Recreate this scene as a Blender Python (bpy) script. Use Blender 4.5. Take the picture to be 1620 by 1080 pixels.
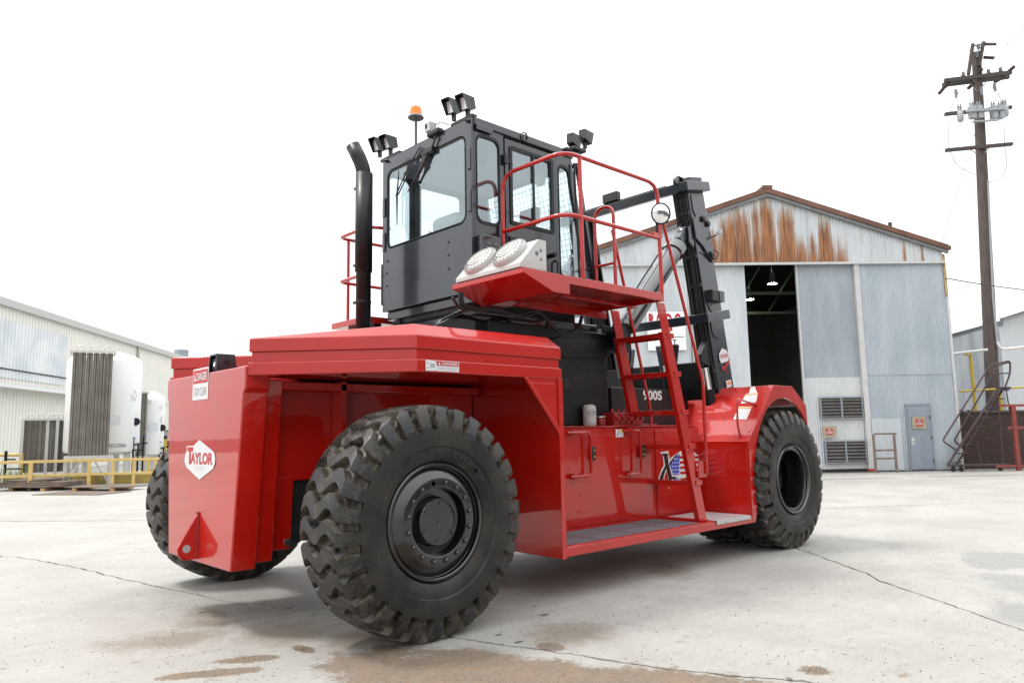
import bpy, bmesh, math, random
from mathutils import Vector, Matrix, noise
random.seed(7)
R = math.radians
sc = bpy.context.scene
for o in list(bpy.data.objects): bpy.data.objects.remove(o)
C = sc.collection

# ------------------------------------------------------------------ camera
# X = forward along the vehicle, Y = towards its far side, Z = up, metres
FPX, YAW, PITCH, ROLL, CAMH = 1170.15, R(47.056), R(7.035), R(-1.02), 1.567
_fw = Vector((math.cos(YAW)*math.cos(PITCH), math.sin(YAW)*math.cos(PITCH), math.sin(PITCH)))
_r0 = Vector((math.sin(YAW), -math.cos(YAW), 0)); _u0 = _r0.cross(_fw)
_r = math.cos(ROLL)*_r0 + math.sin(ROLL)*_u0
_u = -math.sin(ROLL)*_r0 + math.cos(ROLL)*_u0
CAM = Vector((0, 0, CAMH))
cd = bpy.data.cameras.new('camera'); cam = bpy.data.objects.new('camera', cd); C.objects.link(cam)
cd.sensor_fit = 'HORIZONTAL'; cd.sensor_width = 36; cd.lens = 36*FPX/1620
cd.clip_start = 0.05; cd.clip_end = 2000
cam.matrix_world = Matrix(((_r.x, _u.x, -_fw.x, 0), (_r.y, _u.y, -_fw.y, 0), (_r.z, _u.z, -_fw.z, CAMH), (0, 0, 0, 1)))
sc.camera = cam

# ------------------------------------------------------------------ sky, sun, exposure (bright overcast)
SUN_AZ, SUN_EL = R(132), R(60)
w = bpy.data.worlds.new('World'); sc.world = w; w.use_nodes = True
nt = w.node_tree; nt.nodes.clear()
wo = nt.nodes.new('ShaderNodeOutputWorld'); bg = nt.nodes.new('ShaderNodeBackground')
sky = nt.nodes.new('ShaderNodeTexSky'); sky.sky_type = 'NISHITA'; sky.sun_disc = False
sky.sun_elevation = SUN_EL; sky.sun_rotation = math.pi/2 - SUN_AZ; sky.air_density = 1.0; sky.dust_density = 4.0
# a closed cloud sheet over the sky: almost all of the blue is hidden
tc = nt.nodes.new('ShaderNodeTexCoord'); mp = nt.nodes.new('ShaderNodeMapping'); mp.inputs['Scale'].default_value = (1.2, 1.2, 3.0)
cn = nt.nodes.new('ShaderNodeTexNoise'); cn.inputs['Scale'].default_value = 1.6; cn.inputs['Detail'].default_value = 5
cr = nt.nodes.new('ShaderNodeValToRGB')
cr.color_ramp.elements[0].position = 0.3; cr.color_ramp.elements[0].color = (17.0, 17.4, 17.9, 1)
cr.color_ramp.elements[1].position = 0.75; cr.color_ramp.elements[1].color = (18.6, 18.7, 18.8, 1)
# standard overcast luminance: the zenith three times as bright as the horizon, (1 + 2 sin elevation) / 3
sxyz = nt.nodes.new('ShaderNodeSeparateXYZ'); mz = nt.nodes.new('ShaderNodeMapRange')
mz.inputs[1].default_value = 0.0; mz.inputs[2].default_value = 1.0; mz.inputs[3].default_value = 1/3; mz.inputs[4].default_value = 1.0
nt.links.new(tc.outputs['Generated'], sxyz.inputs[0]); nt.links.new(sxyz.outputs[2], mz.inputs[0])
vm = nt.nodes.new('ShaderNodeVectorMath'); vm.operation = 'SCALE'
mx = nt.nodes.new('ShaderNodeMix'); mx.data_type = 'RGBA'; mx.inputs[0].default_value = 0.95
nt.links.new(tc.outputs['Generated'], mp.inputs[0]); nt.links.new(mp.outputs[0], cn.inputs['Vector'])
nt.links.new(cn.outputs['Fac'], cr.inputs[0]); nt.links.new(cr.outputs[0], vm.inputs[0]); nt.links.new(mz.outputs[0], vm.inputs['Scale'])
nt.links.new(sky.outputs[0], mx.inputs[6]); nt.links.new(vm.outputs[0], mx.inputs[7])
nt.links.new(mx.outputs[2], bg.inputs[0]); bg.inputs[1].default_value = 0.1
nt.links.new(bg.outputs[0], wo.inputs[0])
sl = bpy.data.lights.new('sun', 'SUN'); sl.energy = 1.5; sl.angle = R(10); sl.color = (1.0, 0.96, 0.9)
so = bpy.data.objects.new('sun', sl); C.objects.link(so)
sd = Vector((math.cos(SUN_AZ)*math.cos(SUN_EL), math.sin(SUN_AZ)*math.cos(SUN_EL), math.sin(SUN_EL)))
so.rotation_euler = sd.to_track_quat('Z', 'Y').to_euler(); so.location = sd*60
sc.view_settings.view_transform = 'Standard'; sc.view_settings.look = 'None'
sc.view_settings.exposure = 0.76; sc.view_settings.gamma = 1.0; sc.view_settings.use_curve_mapping = False
sc.render.resolution_x, sc.render.resolution_y = 1024, 682

# ------------------------------------------------------------------ pixel -> direction helpers (photo pixels, 1620 wide)
def ray(x, y): return _r*((x-810)/FPX) + _u*((540-y)/FPX) + _fw
ZD = 0.0        # height of the datum plane that the current section's heights are given from
def cam0(): return Vector((0, 0, CAMH-ZD))
def on(x, y, ax, val):
    d = ray(x, y); c0 = cam0(); return c0 + d*((val-c0[ax])/d[ax])
def onpl(x, y, P, n):
    d = ray(x, y); c0 = cam0(); return c0 + d*((P-c0).dot(n)/d.dot(n))
def ground(x, y): return on(x, y, 2, 0.0)

# ------------------------------------------------------------------ materials
MATS = {}
def mat(name, col, rough=0.5, metal=0.0, coat=0.0, coat_r=0.05, noise_amt=0.0, noise_scale=8.0, bump=0.0, bump_scale=60.0,
        col2=None, emit=None, rough_var=0.0, stretch=None, spec=0.5, coat_ior=1.5):
    m = bpy.data.materials.new(name); m.use_nodes = True; n = m.node_tree; b = n.nodes['Principled BSDF']
    b.inputs['Base Color'].default_value = (*col, 1); b.inputs['Roughness'].default_value = rough
    b.inputs['Metallic'].default_value = metal; b.inputs['Coat Weight'].default_value = coat; b.inputs['Coat Roughness'].default_value = coat_r
    b.inputs['Specular IOR Level'].default_value = spec; b.inputs['Coat IOR'].default_value = coat_ior
    if noise_amt or rough_var or bump:
        t = n.nodes.new('ShaderNodeTexCoord'); src = t.outputs['Object']
        g = n.nodes.new('ShaderNodeNewGeometry'); src = g.outputs['Position']
        if stretch:
            q = n.nodes.new('ShaderNodeMapping'); q.inputs['Scale'].default_value = stretch; n.links.new(src, q.inputs[0]); src = q.outputs[0]
    if noise_amt or rough_var:
        z = n.nodes.new('ShaderNodeTexNoise'); z.inputs['Scale'].default_value = noise_scale; z.inputs['Detail'].default_value = 6; z.inputs['Roughness'].default_value = 0.6
        n.links.new(src, z.inputs['Vector'])
        if noise_amt:
            k = n.nodes.new('ShaderNodeValToRGB'); c2 = col2 or tuple(c*0.6 for c in col)
            k.color_ramp.elements[0].position = 0.5-0.5*min(1, 0.45/noise_amt*0.5); k.color_ramp.elements[1].position = 0.5+0.5*min(1, 0.45/noise_amt*0.5)
            k.color_ramp.elements[0].color = (*c2, 1); k.color_ramp.elements[1].color = (*col, 1)
            n.links.new(z.outputs['Fac'], k.inputs[0]); n.links.new(k.outputs[0], b.inputs['Base Color'])
        if rough_var:
            mr = n.nodes.new('ShaderNodeMapRange'); mr.inputs[1].default_value = 0.3; mr.inputs[2].default_value = 0.7
            mr.inputs[3].default_value = max(0.02, rough-rough_var); mr.inputs[4].default_value = rough+rough_var
            n.links.new(z.outputs['Fac'], mr.inputs[0]); n.links.new(mr.outputs[0], b.inputs['Roughness'])
    if bump:
        z2 = n.nodes.new('ShaderNodeTexNoise'); z2.inputs['Scale'].default_value = bump_scale; z2.inputs['Detail'].default_value = 3
        n.links.new(src, z2.inputs['Vector'])
        bp = n.nodes.new('ShaderNodeBump'); bp.inputs['Strength'].default_value = bump; bp.inputs['Distance'].default_value = 0.01
        n.links.new(z2.outputs['Fac'], bp.inputs['Height']); n.links.new(bp.outputs[0], b.inputs['Normal'])
        n.links.new(bp.outputs[0], b.inputs['Coat Normal'])
    if emit:
        b.inputs['Emission Color'].default_value = (*emit[0], 1); b.inputs['Emission Strength'].default_value = emit[1]
    MATS[name] = m; return m
def nodes_of(m): return m.node_tree, m.node_tree.nodes['Principled BSDF']

RED = mat('red_paint', (0.42, 0.0068, 0.0022), 0.36, 0, 1.0, 0.025, 0.5, 2.0, 0.11, 2.2, (0.34, 0.0052, 0.0018), rough_var=0.08, coat_ior=1.5, spec=.2)
REDD = mat('red_paint_dusty', (0.34, 0.006, 0.003), 0.42, 0, 0.3, 0.12, 0.5, 6.0, 0.04, 30.0, (0.18, 0.005, 0.005), rough_var=0.12)
BLK = mat("black_paint", (0.0085, 0.0125, 0.019), 0.30, 0, 0.7, 0.10, 0, 4, 0.03, 3.0, rough_var=0.05)
BLKS = mat('black_satin', (0.0045, 0.0048, 0.0055), 0.42, 0, 0, 0.1, 0, 4, 0.05, 120.0, rough_var=0.1, spec=.35)
DARK = mat('dark_rubber', (0.007, 0.007, 0.0075), 0.6)
GUN = mat('hub_black', (0.003, 0.003, 0.0034), 0.28, 0, 0.7, 0.08)
TYRE = mat('tyre_rubber', (0.0105, 0.0107, 0.0118), 0.50, 0, 0, 0.1, 0.9, 3.2, 0.15, 90.0, (0.030, 0.0265, 0.022), rough_var=0.14, spec=.28)
TREAD = mat('tyre_tread_dusty', (0.035, 0.034, 0.034), 0.5, 0, 0, 0.1, 1.2, 5.0, 0.2, 70.0, (0.15, 0.125, 0.09), rough_var=0.15)
WHITE = mat('white_plastic', (0.46, 0.46, 0.45), 0.38, 0, 0.1, 0.1, 0.3, 12, col2=(0.40, 0.395, 0.375))
WDEC = mat('white_sticker', (0.58, 0.58, 0.58), 0.4)
RDEC = mat('red_sticker', (0.42, 0.008, 0.015), 0.4)
KDEC = mat('black_sticker', (0.007, 0.007, 0.0075), 0.4)
BDEC = mat('blue_sticker', (0.02, 0.07, 0.42), 0.35)
YDEC = mat('yellow_sticker', (0.75, 0.50, 0.05), 0.4)
ODEC = mat('orange_sticker', (0.75, 0.25, 0.05), 0.4)
GDEC = mat('grey_print', (0.32, 0.32, 0.34), 0.5)
CHROME = mat('chrome', (0.85, 0.86, 0.88), 0.08, 1.0)
STEEL = mat('bright_steel', (0.55, 0.56, 0.58), 0.32, 1.0, rough_var=0.1, noise_scale=20)
BRASS = mat('brass', (0.75, 0.52, 0.2), 0.25, 1.0)
GRIP = mat('grit_tape', (0.16, 0.15, 0.165), 0.9, 0, 0, 0.1, 0.9, 120, 0.6, 300, (0.08, 0.075, 0.085))
AMBER = mat('amber_lens', (0.75, 0.16, 0.002), 0.2, 0, 0.2, emit=((1.0, 0.22, 0.0), 0.12))
BLKGRY = mat('grey_vinyl', (0.10, 0.11, 0.115), 0.6, bump=0.2, bump_scale=20)
SEATC = mat('seat_cover_plastic', (0.30, 0.33, 0.345), 0.35, bump=0.5, bump_scale=9)
LENS = mat('lamp_lens', (0.75, 0.76, 0.8), 0.1, 0.2, 0.3)

def glass_mat(name, tint, refl):
    m = bpy.data.materials.new(name); m.use_nodes = True; n = m.node_tree; n.nodes.clear()
    o = n.nodes.new('ShaderNodeOutputMaterial'); x = n.nodes.new('ShaderNodeMixShader')
    t = n.nodes.new('ShaderNodeBsdfTransparent'); t.inputs[0].default_value = (*tint, 1)
    g = n.nodes.new('ShaderNodeBsdfGlossy'); g.inputs['Roughness'].default_value = 0.015; g.inputs[0].default_value = (0.83, 0.94, 0.97, 1)
    l = n.nodes.new('ShaderNodeLayerWeight'); l.inputs[0].default_value = 0.25
    mr = n.nodes.new('ShaderNodeMapRange'); mr.inputs[3].default_value = refl; mr.inputs[4].default_value = 0.95
    n.links.new(l.outputs['Fresnel'], mr.inputs[0]); n.links.new(mr.outputs[0], x.inputs[0])
    n.links.new(t.outputs[0], x.inputs[1]); n.links.new(g.outputs[0], x.inputs[2]); n.links.new(x.outputs[0], o.inputs[0]); return m
GLASS = glass_mat('tinted_glass', (0.84, 0.93, 0.95), 0.24)

# ------------------------------------------------------------------ geometry helpers
WL = {}                                   # world location of every object (no rotations on parents)
def V(*a): return Vector(a)
class MB:
    def __init__(s): s.v = []; s.f = []; s.mi = []
    def add(s, vs, fs, mi=0):
        b = len(s.v); s.v += [Vector(p) for p in vs]
        for f in fs: s.f.append(tuple(i+b for i in f)); s.mi.append(mi)
        return s
    def box(s, a, b, mi=0):
        x0, y0, z0 = a; x1, y1, z1 = b
        return s.add([(x0,y0,z0),(x1,y0,z0),(x1,y1,z0),(x0,y1,z0),(x0,y0,z1),(x1,y0,z1),(x1,y1,z1),(x0,y1,z1)],
              [(3,2,1,0),(4,5,6,7),(0,1,5,4),(1,2,6,5),(2,3,7,6),(3,0,4,7)], mi)
    def obox(s, c, ax, ay, az, mi=0):       # oriented box: half-extent vectors
        c, ax, ay, az = Vector(c), Vector(ax), Vector(ay), Vector(az)
        if ax.cross(ay).dot(az) < 0: az = -az
        P = [c+i*ax+j*ay+k*az for k in (-1, 1) for j, i in ((-1,-1),(-1,1),(1,1),(1,-1))]
        return s.add(P, [(3,2,1,0),(4,5,6,7),(0,1,5,4),(1,2,6,5),(2,3,7,6),(3,0,4,7)], mi)
    def prism(s, pts, d, mi=0):             # polygon (3D points) swept by vector d
        pts = [Vector(p) for p in pts]; d = Vector(d); n = len(pts)
        nn = Vector((0, 0, 0))
        for i in range(n): nn += pts[i].cross(pts[(i+1) % n])
        if nn.dot(d) > 0: pts = pts[::-1]
        P = pts + [p+d for p in pts]
        return s.add(P, [tuple(range(n)), tuple(range(2*n-1, n-1, -1))] + [(i, n+i, n+(i+1) % n, (i+1) % n)[::-1] for i in range(n)][::1], mi) if False else \
               s.add(P, [tuple(range(n)), tuple(range(2*n-1, n-1, -1))] + [((i+1) % n, i, n+i, n+(i+1) % n) for i in range(n)], mi)
    def tube(s, path, r, n=10, closed=False, mi=0, caps=True):
        path = [Vector(p) for p in path]; m = len(path); rings = []
        rr = r if isinstance(r, (list, tuple)) else [r]*m
        T0 = (path[1]-path[0]).normalized(); up = Vector((0, 0, 1)) if abs(T0.z) < 0.9 else Vector((1, 0, 0))
        N = (up - T0*up.dot(T0)).normalized(); vs = []
        for i in range(m):
            a = path[i-1] if (i > 0 or closed) else path[0]; b = path[(i+1) % m] if (i < m-1 or closed) else path[-1]
            T = (b-a).normalized() if (b-a).length > 1e-9 else T0
            N = N - T*N.dot(T); N = N.normalized() if N.length > 1e-6 else T.orthogonal().normalized()
            B = T.cross(N)
            sc_ = 1.0
            for k in range(n):
                t = 2*math.pi*k/n; vs.append(path[i] + (N*math.cos(t)+B*math.sin(t))*rr[i])
        fs = []
        for i in range(m if closed else m-1):
            for k in range(n):
                a, b2 = i*n+k, i*n+(k+1) % n; c, d = ((i+1) % m)*n+(k+1) % n, ((i+1) % m)*n+k
                fs.append((a, b2, c, d))
        if not closed and caps: fs += [tuple(range(n-1, -1, -1)), tuple((m-1)*n+k for k in range(n))]
        return s.add(vs, fs, mi)
    def cyl(s, a, b, r, n=16, mi=0, r2=None): return s.tube([a, b], [r, r if r2 is None else r2], n, mi=mi)
    def lathe(s, prof, c, ax, n=48, mi=0, capends=False, a0=0.0):   # prof: list of (radius, distance along ax)
        c = Vector(c); ax = Vector(ax).normalized(); N = ax.orthogonal().normalized()
        if abs(ax.y) > 0.9: N = Vector((1, 0, 0))
        B = ax.cross(N); vs = []; fs = []; m = len(prof)
        for r, d in prof:
            for k in range(n):
                t = a0+2*math.pi*k/n; vs.append(c + ax*d + (N*math.cos(t)+B*math.sin(t))*r)
        for i in range(m-1):
            for k in range(n): fs.append((i*n+k, i*n+(k+1) % n, (i+1)*n+(k+1) % n, (i+1)*n+k)[::-1])
        if capends: fs += [tuple(range(n)), tuple((m-1)*n+k for k in range(n-1, -1, -1))]
        return s.add(vs, fs, mi)
def fillet(pts, rad, n=6):
    pts = [Vector(p) for p in pts]; out = [pts[0]]
    for i in range(1, len(pts)-1):
        p = pts[i]; a = (pts[i-1]-p); b = (pts[i+1]-p); r = min(rad, a.length*0.49, b.length*0.49)
        p0 = p + a.normalized()*r; p1 = p + b.normalized()*r
        for k in range(n+1):
            t = k/n; out.append(p0*(1-t)**2 + p*2*t*(1-t) + p1*t*t)
    out.append(pts[-1]); return out
def empty(name, loc, label, cat, group=None):
    e = bpy.data.objects.new(name, None); C.objects.link(e); e.location = loc; e.empty_display_size = 0.2
    e['label'] = label; e['category'] = cat
    if group: e['group'] = group
    WL[e.name] = Vector(loc); return e
def part(name, mb, m, parent=None, bevel=0.0, smooth=False, label=None, seg=2, kind=None):
    if ZD: mb.v = [Vector((v.x, v.y, v.z+ZD)) for v in mb.v]
    lo = Vector((min(v.x for v in mb.v), min(v.y for v in mb.v), min(v.z for v in mb.v)))
    hi = Vector((max(v.x for v in mb.v), max(v.y for v in mb.v), max(v.z for v in mb.v))); c = (lo+hi)/2
    if parent is None: c.z = lo.z
    me = bpy.data.meshes.new(name); me.from_pydata([v-c for v in mb.v], [], mb.f); 
    ms = m if isinstance(m, (list, tuple)) else [m]
    for q in ms: me.materials.append(q)
    if len(ms) > 1: me.polygons.foreach_set('material_index', mb.mi)
    if smooth:
        me.polygons.foreach_set('use_smooth', [True]*len(me.polygons))
        me.set_sharp_from_angle(angle=R(smooth if smooth is not True else 38))
    me.update()
    o = bpy.data.objects.new(name, me); C.objects.link(o)
    if bevel:
        b = o.modifiers.new('bevel', 'BEVEL'); b.width = bevel; b.segments = seg; b.limit_method = 'ANGLE'; b.angle_limit = R(35)
    if parent is not None:
        o.parent = parent; o.location = c - WL[parent.name]
    else: o.location = c
    WL[o.name] = c
    if label: o['label'] = label
    if kind: o['kind'] = kind
    return o
def thing(name, mb, m, label, cat, group=None, **k):
    o = part(name, mb, m, None, **k); o['label'] = label; o['category'] = cat
    if group: o['group'] = group
    return o
def share(name, src, loc, parent, rot=None, label=None):      # one more piece with the mesh of src
    o = bpy.data.objects.new(name, src.data); C.objects.link(o); loc = Vector(loc)
    o.parent = parent; o.location = loc - (WL[parent.name] if parent else Vector((0, 0, 0))); WL[o.name] = loc
    for md in src.modifiers:
        if md.type == 'BEVEL':
            b = o.modifiers.new('bevel', 'BEVEL'); b.width = md.width; b.segments = md.segments; b.limit_method = 'ANGLE'; b.angle_limit = md.angle_limit
    if rot: o.rotation_euler = rot
    if label: o['label'] = label
    return o
def rrect(o, ux, uy, w, h, rad, k=5):     # rounded rectangle, o = centre; 4*(k+1) points, corner by corner
    o, ux, uy = Vector(o), Vector(ux), Vector(uy); out = []
    for cx, cy, a0 in ((1, 1, 0), (-1, 1, 90), (-1, -1, 180), (1, -1, 270)):
        for i in range(k+1):
            t = R(a0+90*i/k); out.append(o + ux*(cx*(w/2-rad)+rad*math.cos(t)) + uy*(cy*(h/2-rad)+rad*math.sin(t)))
    return out
def holed(mb, outer, inner, d, mi=0):     # plate: outer 4 corners (order ++,-+,--,+-), inner = 4 groups of points; d = thickness vector
    outer = [Vector(p) for p in outer]; n = len(inner); k = n//4; d = Vector(d)
    nn = (outer[1]-outer[0]).cross(outer[2]-outer[1]); flip = nn.dot(d) > 0
    P = outer+inner; P = P+[p+d for p in P]; m = 4+n; F = []
    for c in range(4):
        for i in range(k-1): F.append((c, 4+c*k+i, 4+c*k+i+1))
        F.append((c, 4+c*k+k-1, 4+((c+1) % 4)*k, (c+1) % 4))
    fs = [tuple(f) for f in F] + [tuple(i+m for i in f[::-1]) for f in F]
    fs = [f[::-1] for f in fs]
    for c in range(4): fs.append((c, (c+1) % 4, m+(c+1) % 4, m+c))
    for i in range(n): fs.append((4+(i+1) % n, 4+i, m+4+i, m+4+(i+1) % n))
    if not flip: fs = [f[::-1] for f in fs]
    mb.add(P, fs, mi)
def ring(mb, a, b, d, mi=0):              # strip frame between two loops of equal length, thickness d
    n = len(a); d = Vector(d); P = list(a)+list(b)+[p+d for p in a]+[p+d for p in b]; fs = []
    for i in range(n):
        j = (i+1) % n
        fs += [(i, j, n+j, n+i), (2*n+j, 2*n+i, 3*n+i, 3*n+j), (j, i, 2*n+i, 2*n+j), (n+i, n+j, 3*n+j, 3*n+i)]
    mb.add(P, fs, mi)
def text(name, s, o, ux, uy, h, m, parent, width=None, bold=0.0, align='CENTER', extr=0.0015, shear=0.0, label=None):
    cu = bpy.data.curves.new(name, 'FONT'); cu.body = s; cu.size = 1.0; cu.align_x = align; cu.align_y = 'CENTER'; cu.offset = bold; cu.extrude = 0.0
    cu.shear = shear; cu.resolution_u = 3
    tmp = bpy.data.objects.new('tmp', cu); C.objects.link(tmp)
    dg = bpy.context.evaluated_depsgraph_get(); me = bpy.data.meshes.new_from_object(tmp.evaluated_get(dg))
    bpy.data.objects.remove(tmp); bpy.data.curves.remove(cu)
    ux, uy = Vector(ux).normalized(), Vector(uy).normalized(); nrm = ux.cross(uy)
    xs = [v.co.x for v in me.vertices]; ys = [v.co.y for v in me.vertices]
    sy = h/(max(ys)-min(ys)); sx = width/(max(xs)-min(xs)) if width else sy
    cx = (max(xs)+min(xs))/2 if align == 'CENTER' else 0; cy = (max(ys)+min(ys))/2
    mb = MB(); mb.add([Vector(o)+ux*((v.co.x-cx)*sx)+uy*((v.co.y-cy)*sy)+nrm*extr for v in me.vertices], [tuple(p.vertices) for p in me.polygons])
    bpy.data.meshes.remove(me)
    return part(name, mb, m, parent, label=label)
# ================================================================== THE YARD
def slab_material():
    m = bpy.data.materials.new('yard_concrete'); m.use_nodes = True; n, b = nodes_of(m)
    N = n.nodes.new; Lk = n.links.new
    g = N('ShaderNodeNewGeometry'); pos = g.outputs['Position']
    def noise_(scale, det=6, rough=0.6, st=None):
        z = N('ShaderNodeTexNoise'); z.inputs['Scale'].default_value = scale; z.inputs['Detail'].default_value = det; z.inputs['Roughness'].default_value = rough
        if st:
            q = N('ShaderNodeMapping'); q.inputs['Scale'].default_value = st; q.inputs['Rotation'].default_value = (0, 0, R(38)); Lk(pos, q.inputs[0]); Lk(q.outputs[0], z.inputs['Vector'])
        else: Lk(pos, z.inputs['Vector'])
        return z.outputs['Fac']
    def mr(src, a, b_, c, d):
        k = N('ShaderNodeMapRange'); Lk(src, k.inputs[0]); k.inputs[1].default_value = a; k.inputs[2].default_value = b_; k.inputs[3].default_value = c; k.inputs[4].default_value = d; return k.outputs[0]
    def ma(op, x, y):
        k = N('ShaderNodeMath'); k.operation = op
        for i, q in enumerate((x, y)):
            if isinstance(q, (int, float)): k.inputs[i].default_value = q
            else: Lk(q, k.inputs[i])
        return k.outputs[0]
    def mixc(f, a, c):
        k = N('ShaderNodeMix'); k.data_type = 'RGBA'
        if isinstance(f, (int, float)): k.inputs[0].default_value = f
        else: Lk(f, k.inputs[0])
        for i, q in ((6, a), (7, c)):
            if isinstance(q, tuple): k.inputs[i].default_value = (*q, 1)
            else: Lk(q, k.inputs[i])
        return k.outputs[2]
    base = mixc(mr(noise_(0.35, 7, .62), .35, .65, 0, 1), (0.300, 0.290, 0.266), (0.380, 0.370, 0.345))
    base = mixc(mr(noise_(2.4, 8, .7, (1.0, 5.0, 1)), .42, .72, 0, .45), base, (0.25, 0.248, 0.24))
    base = mixc(mr(noise_(60, 3, .7), .55, .75, 0, .35), base, (0.20, 0.195, 0.185))
    base = mixc(mr(noise_(1.1, 8, .68), .46, .70, 0, .55), base, (0.255, 0.238, 0.208))
    base = mixc(mr(noise_(260, 2, .6), .56, .72, 0, .30), base, (0.16, 0.15, 0.135))
    def blobs(lst):
        tot = None
        for px, py, rx, ry, ang in lst:
            q = N('ShaderNodeMapping'); q.vector_type = 'TEXTURE'; q.inputs['Location'].default_value = (px, py, 0); q.inputs['Rotation'].default_value = (0, 0, R(ang)); q.inputs['Scale'].default_value = (rx, ry, 1)
            Lk(pos, q.inputs[0]); ln = N('ShaderNodeVectorMath'); ln.operation = 'LENGTH'; Lk(q.outputs[0], ln.inputs[0])
            v = mr(ln.outputs['Value'], 0.0, 1.0, 1.0, 0.0)
            tot = v if tot is None else ma('MAXIMUM', tot, v)
        return tot
    # damp dark patches on the right, sand and dirt by the near joint
    wet = blobs([blob(1600, 885, 1.0, .8, 20), blob(1650, 930, 1.1, .7, 40), blob(1560, 890, .7, .4, 30), blob(1640, 975, .8, .5, 30), blob(1560, 752, 3.4, .7, -40), blob(1350, 757, 2.6, .5, -40)])
    wetm = mr(ma('ADD', wet, ma('MULTIPLY', noise_(1.7, 6), 0.9)), .72, .98, 0, .8)
    base = mixc(ma('MULTIPLY', wetm, .75), base, (0.175, 0.175, 0.174))
    sand = blobs(SAND)
    sandm = mr(ma('ADD', ma('ADD', ma('MULTIPLY', sand, 1.1), ma('MULTIPLY', noise_(3.2, 9, .7), 1.3)), ma('ADD', ma('MULTIPLY', noise_(21, 5, .7), .75), ma('MULTIPLY', noise_(110, 3, .7), .45))), 1.42, 1.62, 0, 1)
    grain = mixc(mr(noise_(95, 4, .8), .35, .65, 0, 1), (0.075, 0.048, 0.027), (0.185, 0.128, 0.078))
    grain = mixc(mr(noise_(5, 5), .45, .7, 0, .7), grain, (0.19, 0.105, 0.045))
    base = mixc(ma('MULTIPLY', sandm, .88), base, grain)
    thin = mr(ma('ADD', blobs(DUSTY), ma('ADD', ma('MULTIPLY', noise_(5.0, 9, .75), 1.5), ma('MULTIPLY', noise_(60, 4, .75), .9))), 1.35, 1.85, 0, .7)
    base = mixc(thin, base, (0.165, 0.128, 0.09))
    base = mixc(mr(noise_(24, 6, .75), .48, .66, 0, .42), base, (0.225, 0.212, 0.188))
    base = mixc(mr(noise_(7, 7, .72, (1, 1, 1)), .55, .75, 0, .45), base, (0.215, 0.195, 0.165))
    sp1 = mr(noise_(11, 2, .5), .715, .735, 0, .8); base = mixc(sp1, base, (0.07, 0.062, 0.052))
    sp2 = mr(noise_(30, 2, .5), .71, .735, 0, .7); base = mixc(sp2, base, (0.12, 0.10, 0.08))
    brush = mr(noise_(9, 4, .7, (.25, 9.0, 1)), .5, .8, 0, .28); base = mixc(brush, base, (0.27, 0.265, 0.25))
    for cx0, cy0, r0 in ((20.0, -14.0, 17.6), (20.0, -14.0, 20.1), (-9.0, -3.0, 13.2), (-9.0, -3.0, 15.6)):     # old tyre tracks
        vd = N('ShaderNodeVectorMath'); vd.operation = 'DISTANCE'; Lk(pos, vd.inputs[0]); vd.inputs[1].default_value = (cx0, cy0, 0)
        bandm = mr(ma('ABSOLUTE', ma('SUBTRACT', vd.outputs['Value'], r0), 0), .10, .30, 1, 0)
        base = mixc(ma('MULTIPLY', bandm, mr(noise_(3.5, 7, .7), .42, .68, 0, .34)), base, (0.19, 0.18, 0.165))
    stain = mr(noise_(0.8, 9, .72), .60, .74, 0, .30); base = mixc(stain, base, (0.19, 0.175, 0.155))
    oil = mr(ma('ADD', blobs(OILY), ma('MULTIPLY', noise_(7.0, 6, .6), 0.9)), .98, 1.12, 0, .9)
    base = mixc(oil, base, (0.045, 0.04, 0.035))
    Lk(base, b.inputs['Base Color'])
    Lk(ma('SUBTRACT', mr(noise_(4, 5), .3, .7, .62, .85), ma('MULTIPLY', wetm, .25)), b.inputs['Roughness'])
    h = ma('ADD', ma('MULTIPLY', noise_(140, 3, .7), 1.0), ma('ADD', ma('MULTIPLY', noise_(9, 6, .6), .6), ma('MULTIPLY', ma('MULTIPLY', sandm, noise_(80, 2, .8)), 3.0)))
    bp = N('ShaderNodeBump'); bp.inputs['Strength'].default_value = .35; bp.inputs['Distance'].default_value = .006; Lk(h, bp.inputs['Height']); Lk(bp.outputs[0], b.inputs['Normal'])
    return m
def gp(x, y): q = ground(x, y); return (q.x, q.y)
def blob(x, y, rx, ry, ang=0): q = ground(x, y); return (q.x, q.y, rx, ry, ang)
SAND = [blob(880, 1075, .50, 1.9, 17), blob(640, 1062, .42, .95, 17), blob(1120, 1092, .45, 1.0, 17), blob(740, 1040, .20, .5, 17), blob(1290, 1060, .12, .13, 0), blob(620, 1030, .14, .3, 0),
        blob(700, 1090, .6, 1.2, 10), blob(330, 1065, .12, .42, 60), blob(395, 1042, .10, .32, 60), blob(480, 1026, .08, .16, 0), blob(870, 1022, .12, .16, 0)]
DUSTY = [blob(260, 1012, .4, .7, 60), blob(330, 985, .25, .4, 30), blob(330, 970, .25, .4, 0), blob(450, 1000, .5, .6, 20), blob(560, 1010, .4, .4, 0), blob(1060, 900, .9, .4, 40), blob(900, 1000, .6, .5, 0)]
OILY = [blob(860, 972, .10, .07, 0), blob(845, 958, .06, .05, 0), blob(455, 962, .10, .05, 0), blob(480, 1026, .06, .04, 0), blob(320, 968, .10, .05, 20), blob(1060, 895, .12, .05, 30), blob(790, 1003, .1, .05, 0), blob(820, 1015, .12, .06, 0)]
CONC = slab_material()
DIRT = mat('joint_dirt', (0.035, 0.030, 0.025), 0.95, bump=0.4, bump_scale=200)
gm = MB(); gm.add([(-900,-900,-.03),(900,-900,-.03),(900,900,-.03),(-900,900,-.03)], [(0,1,2,3)])
ground_o = part('ground', gm, DIRT); ground_o['kind'] = 'structure'
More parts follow.
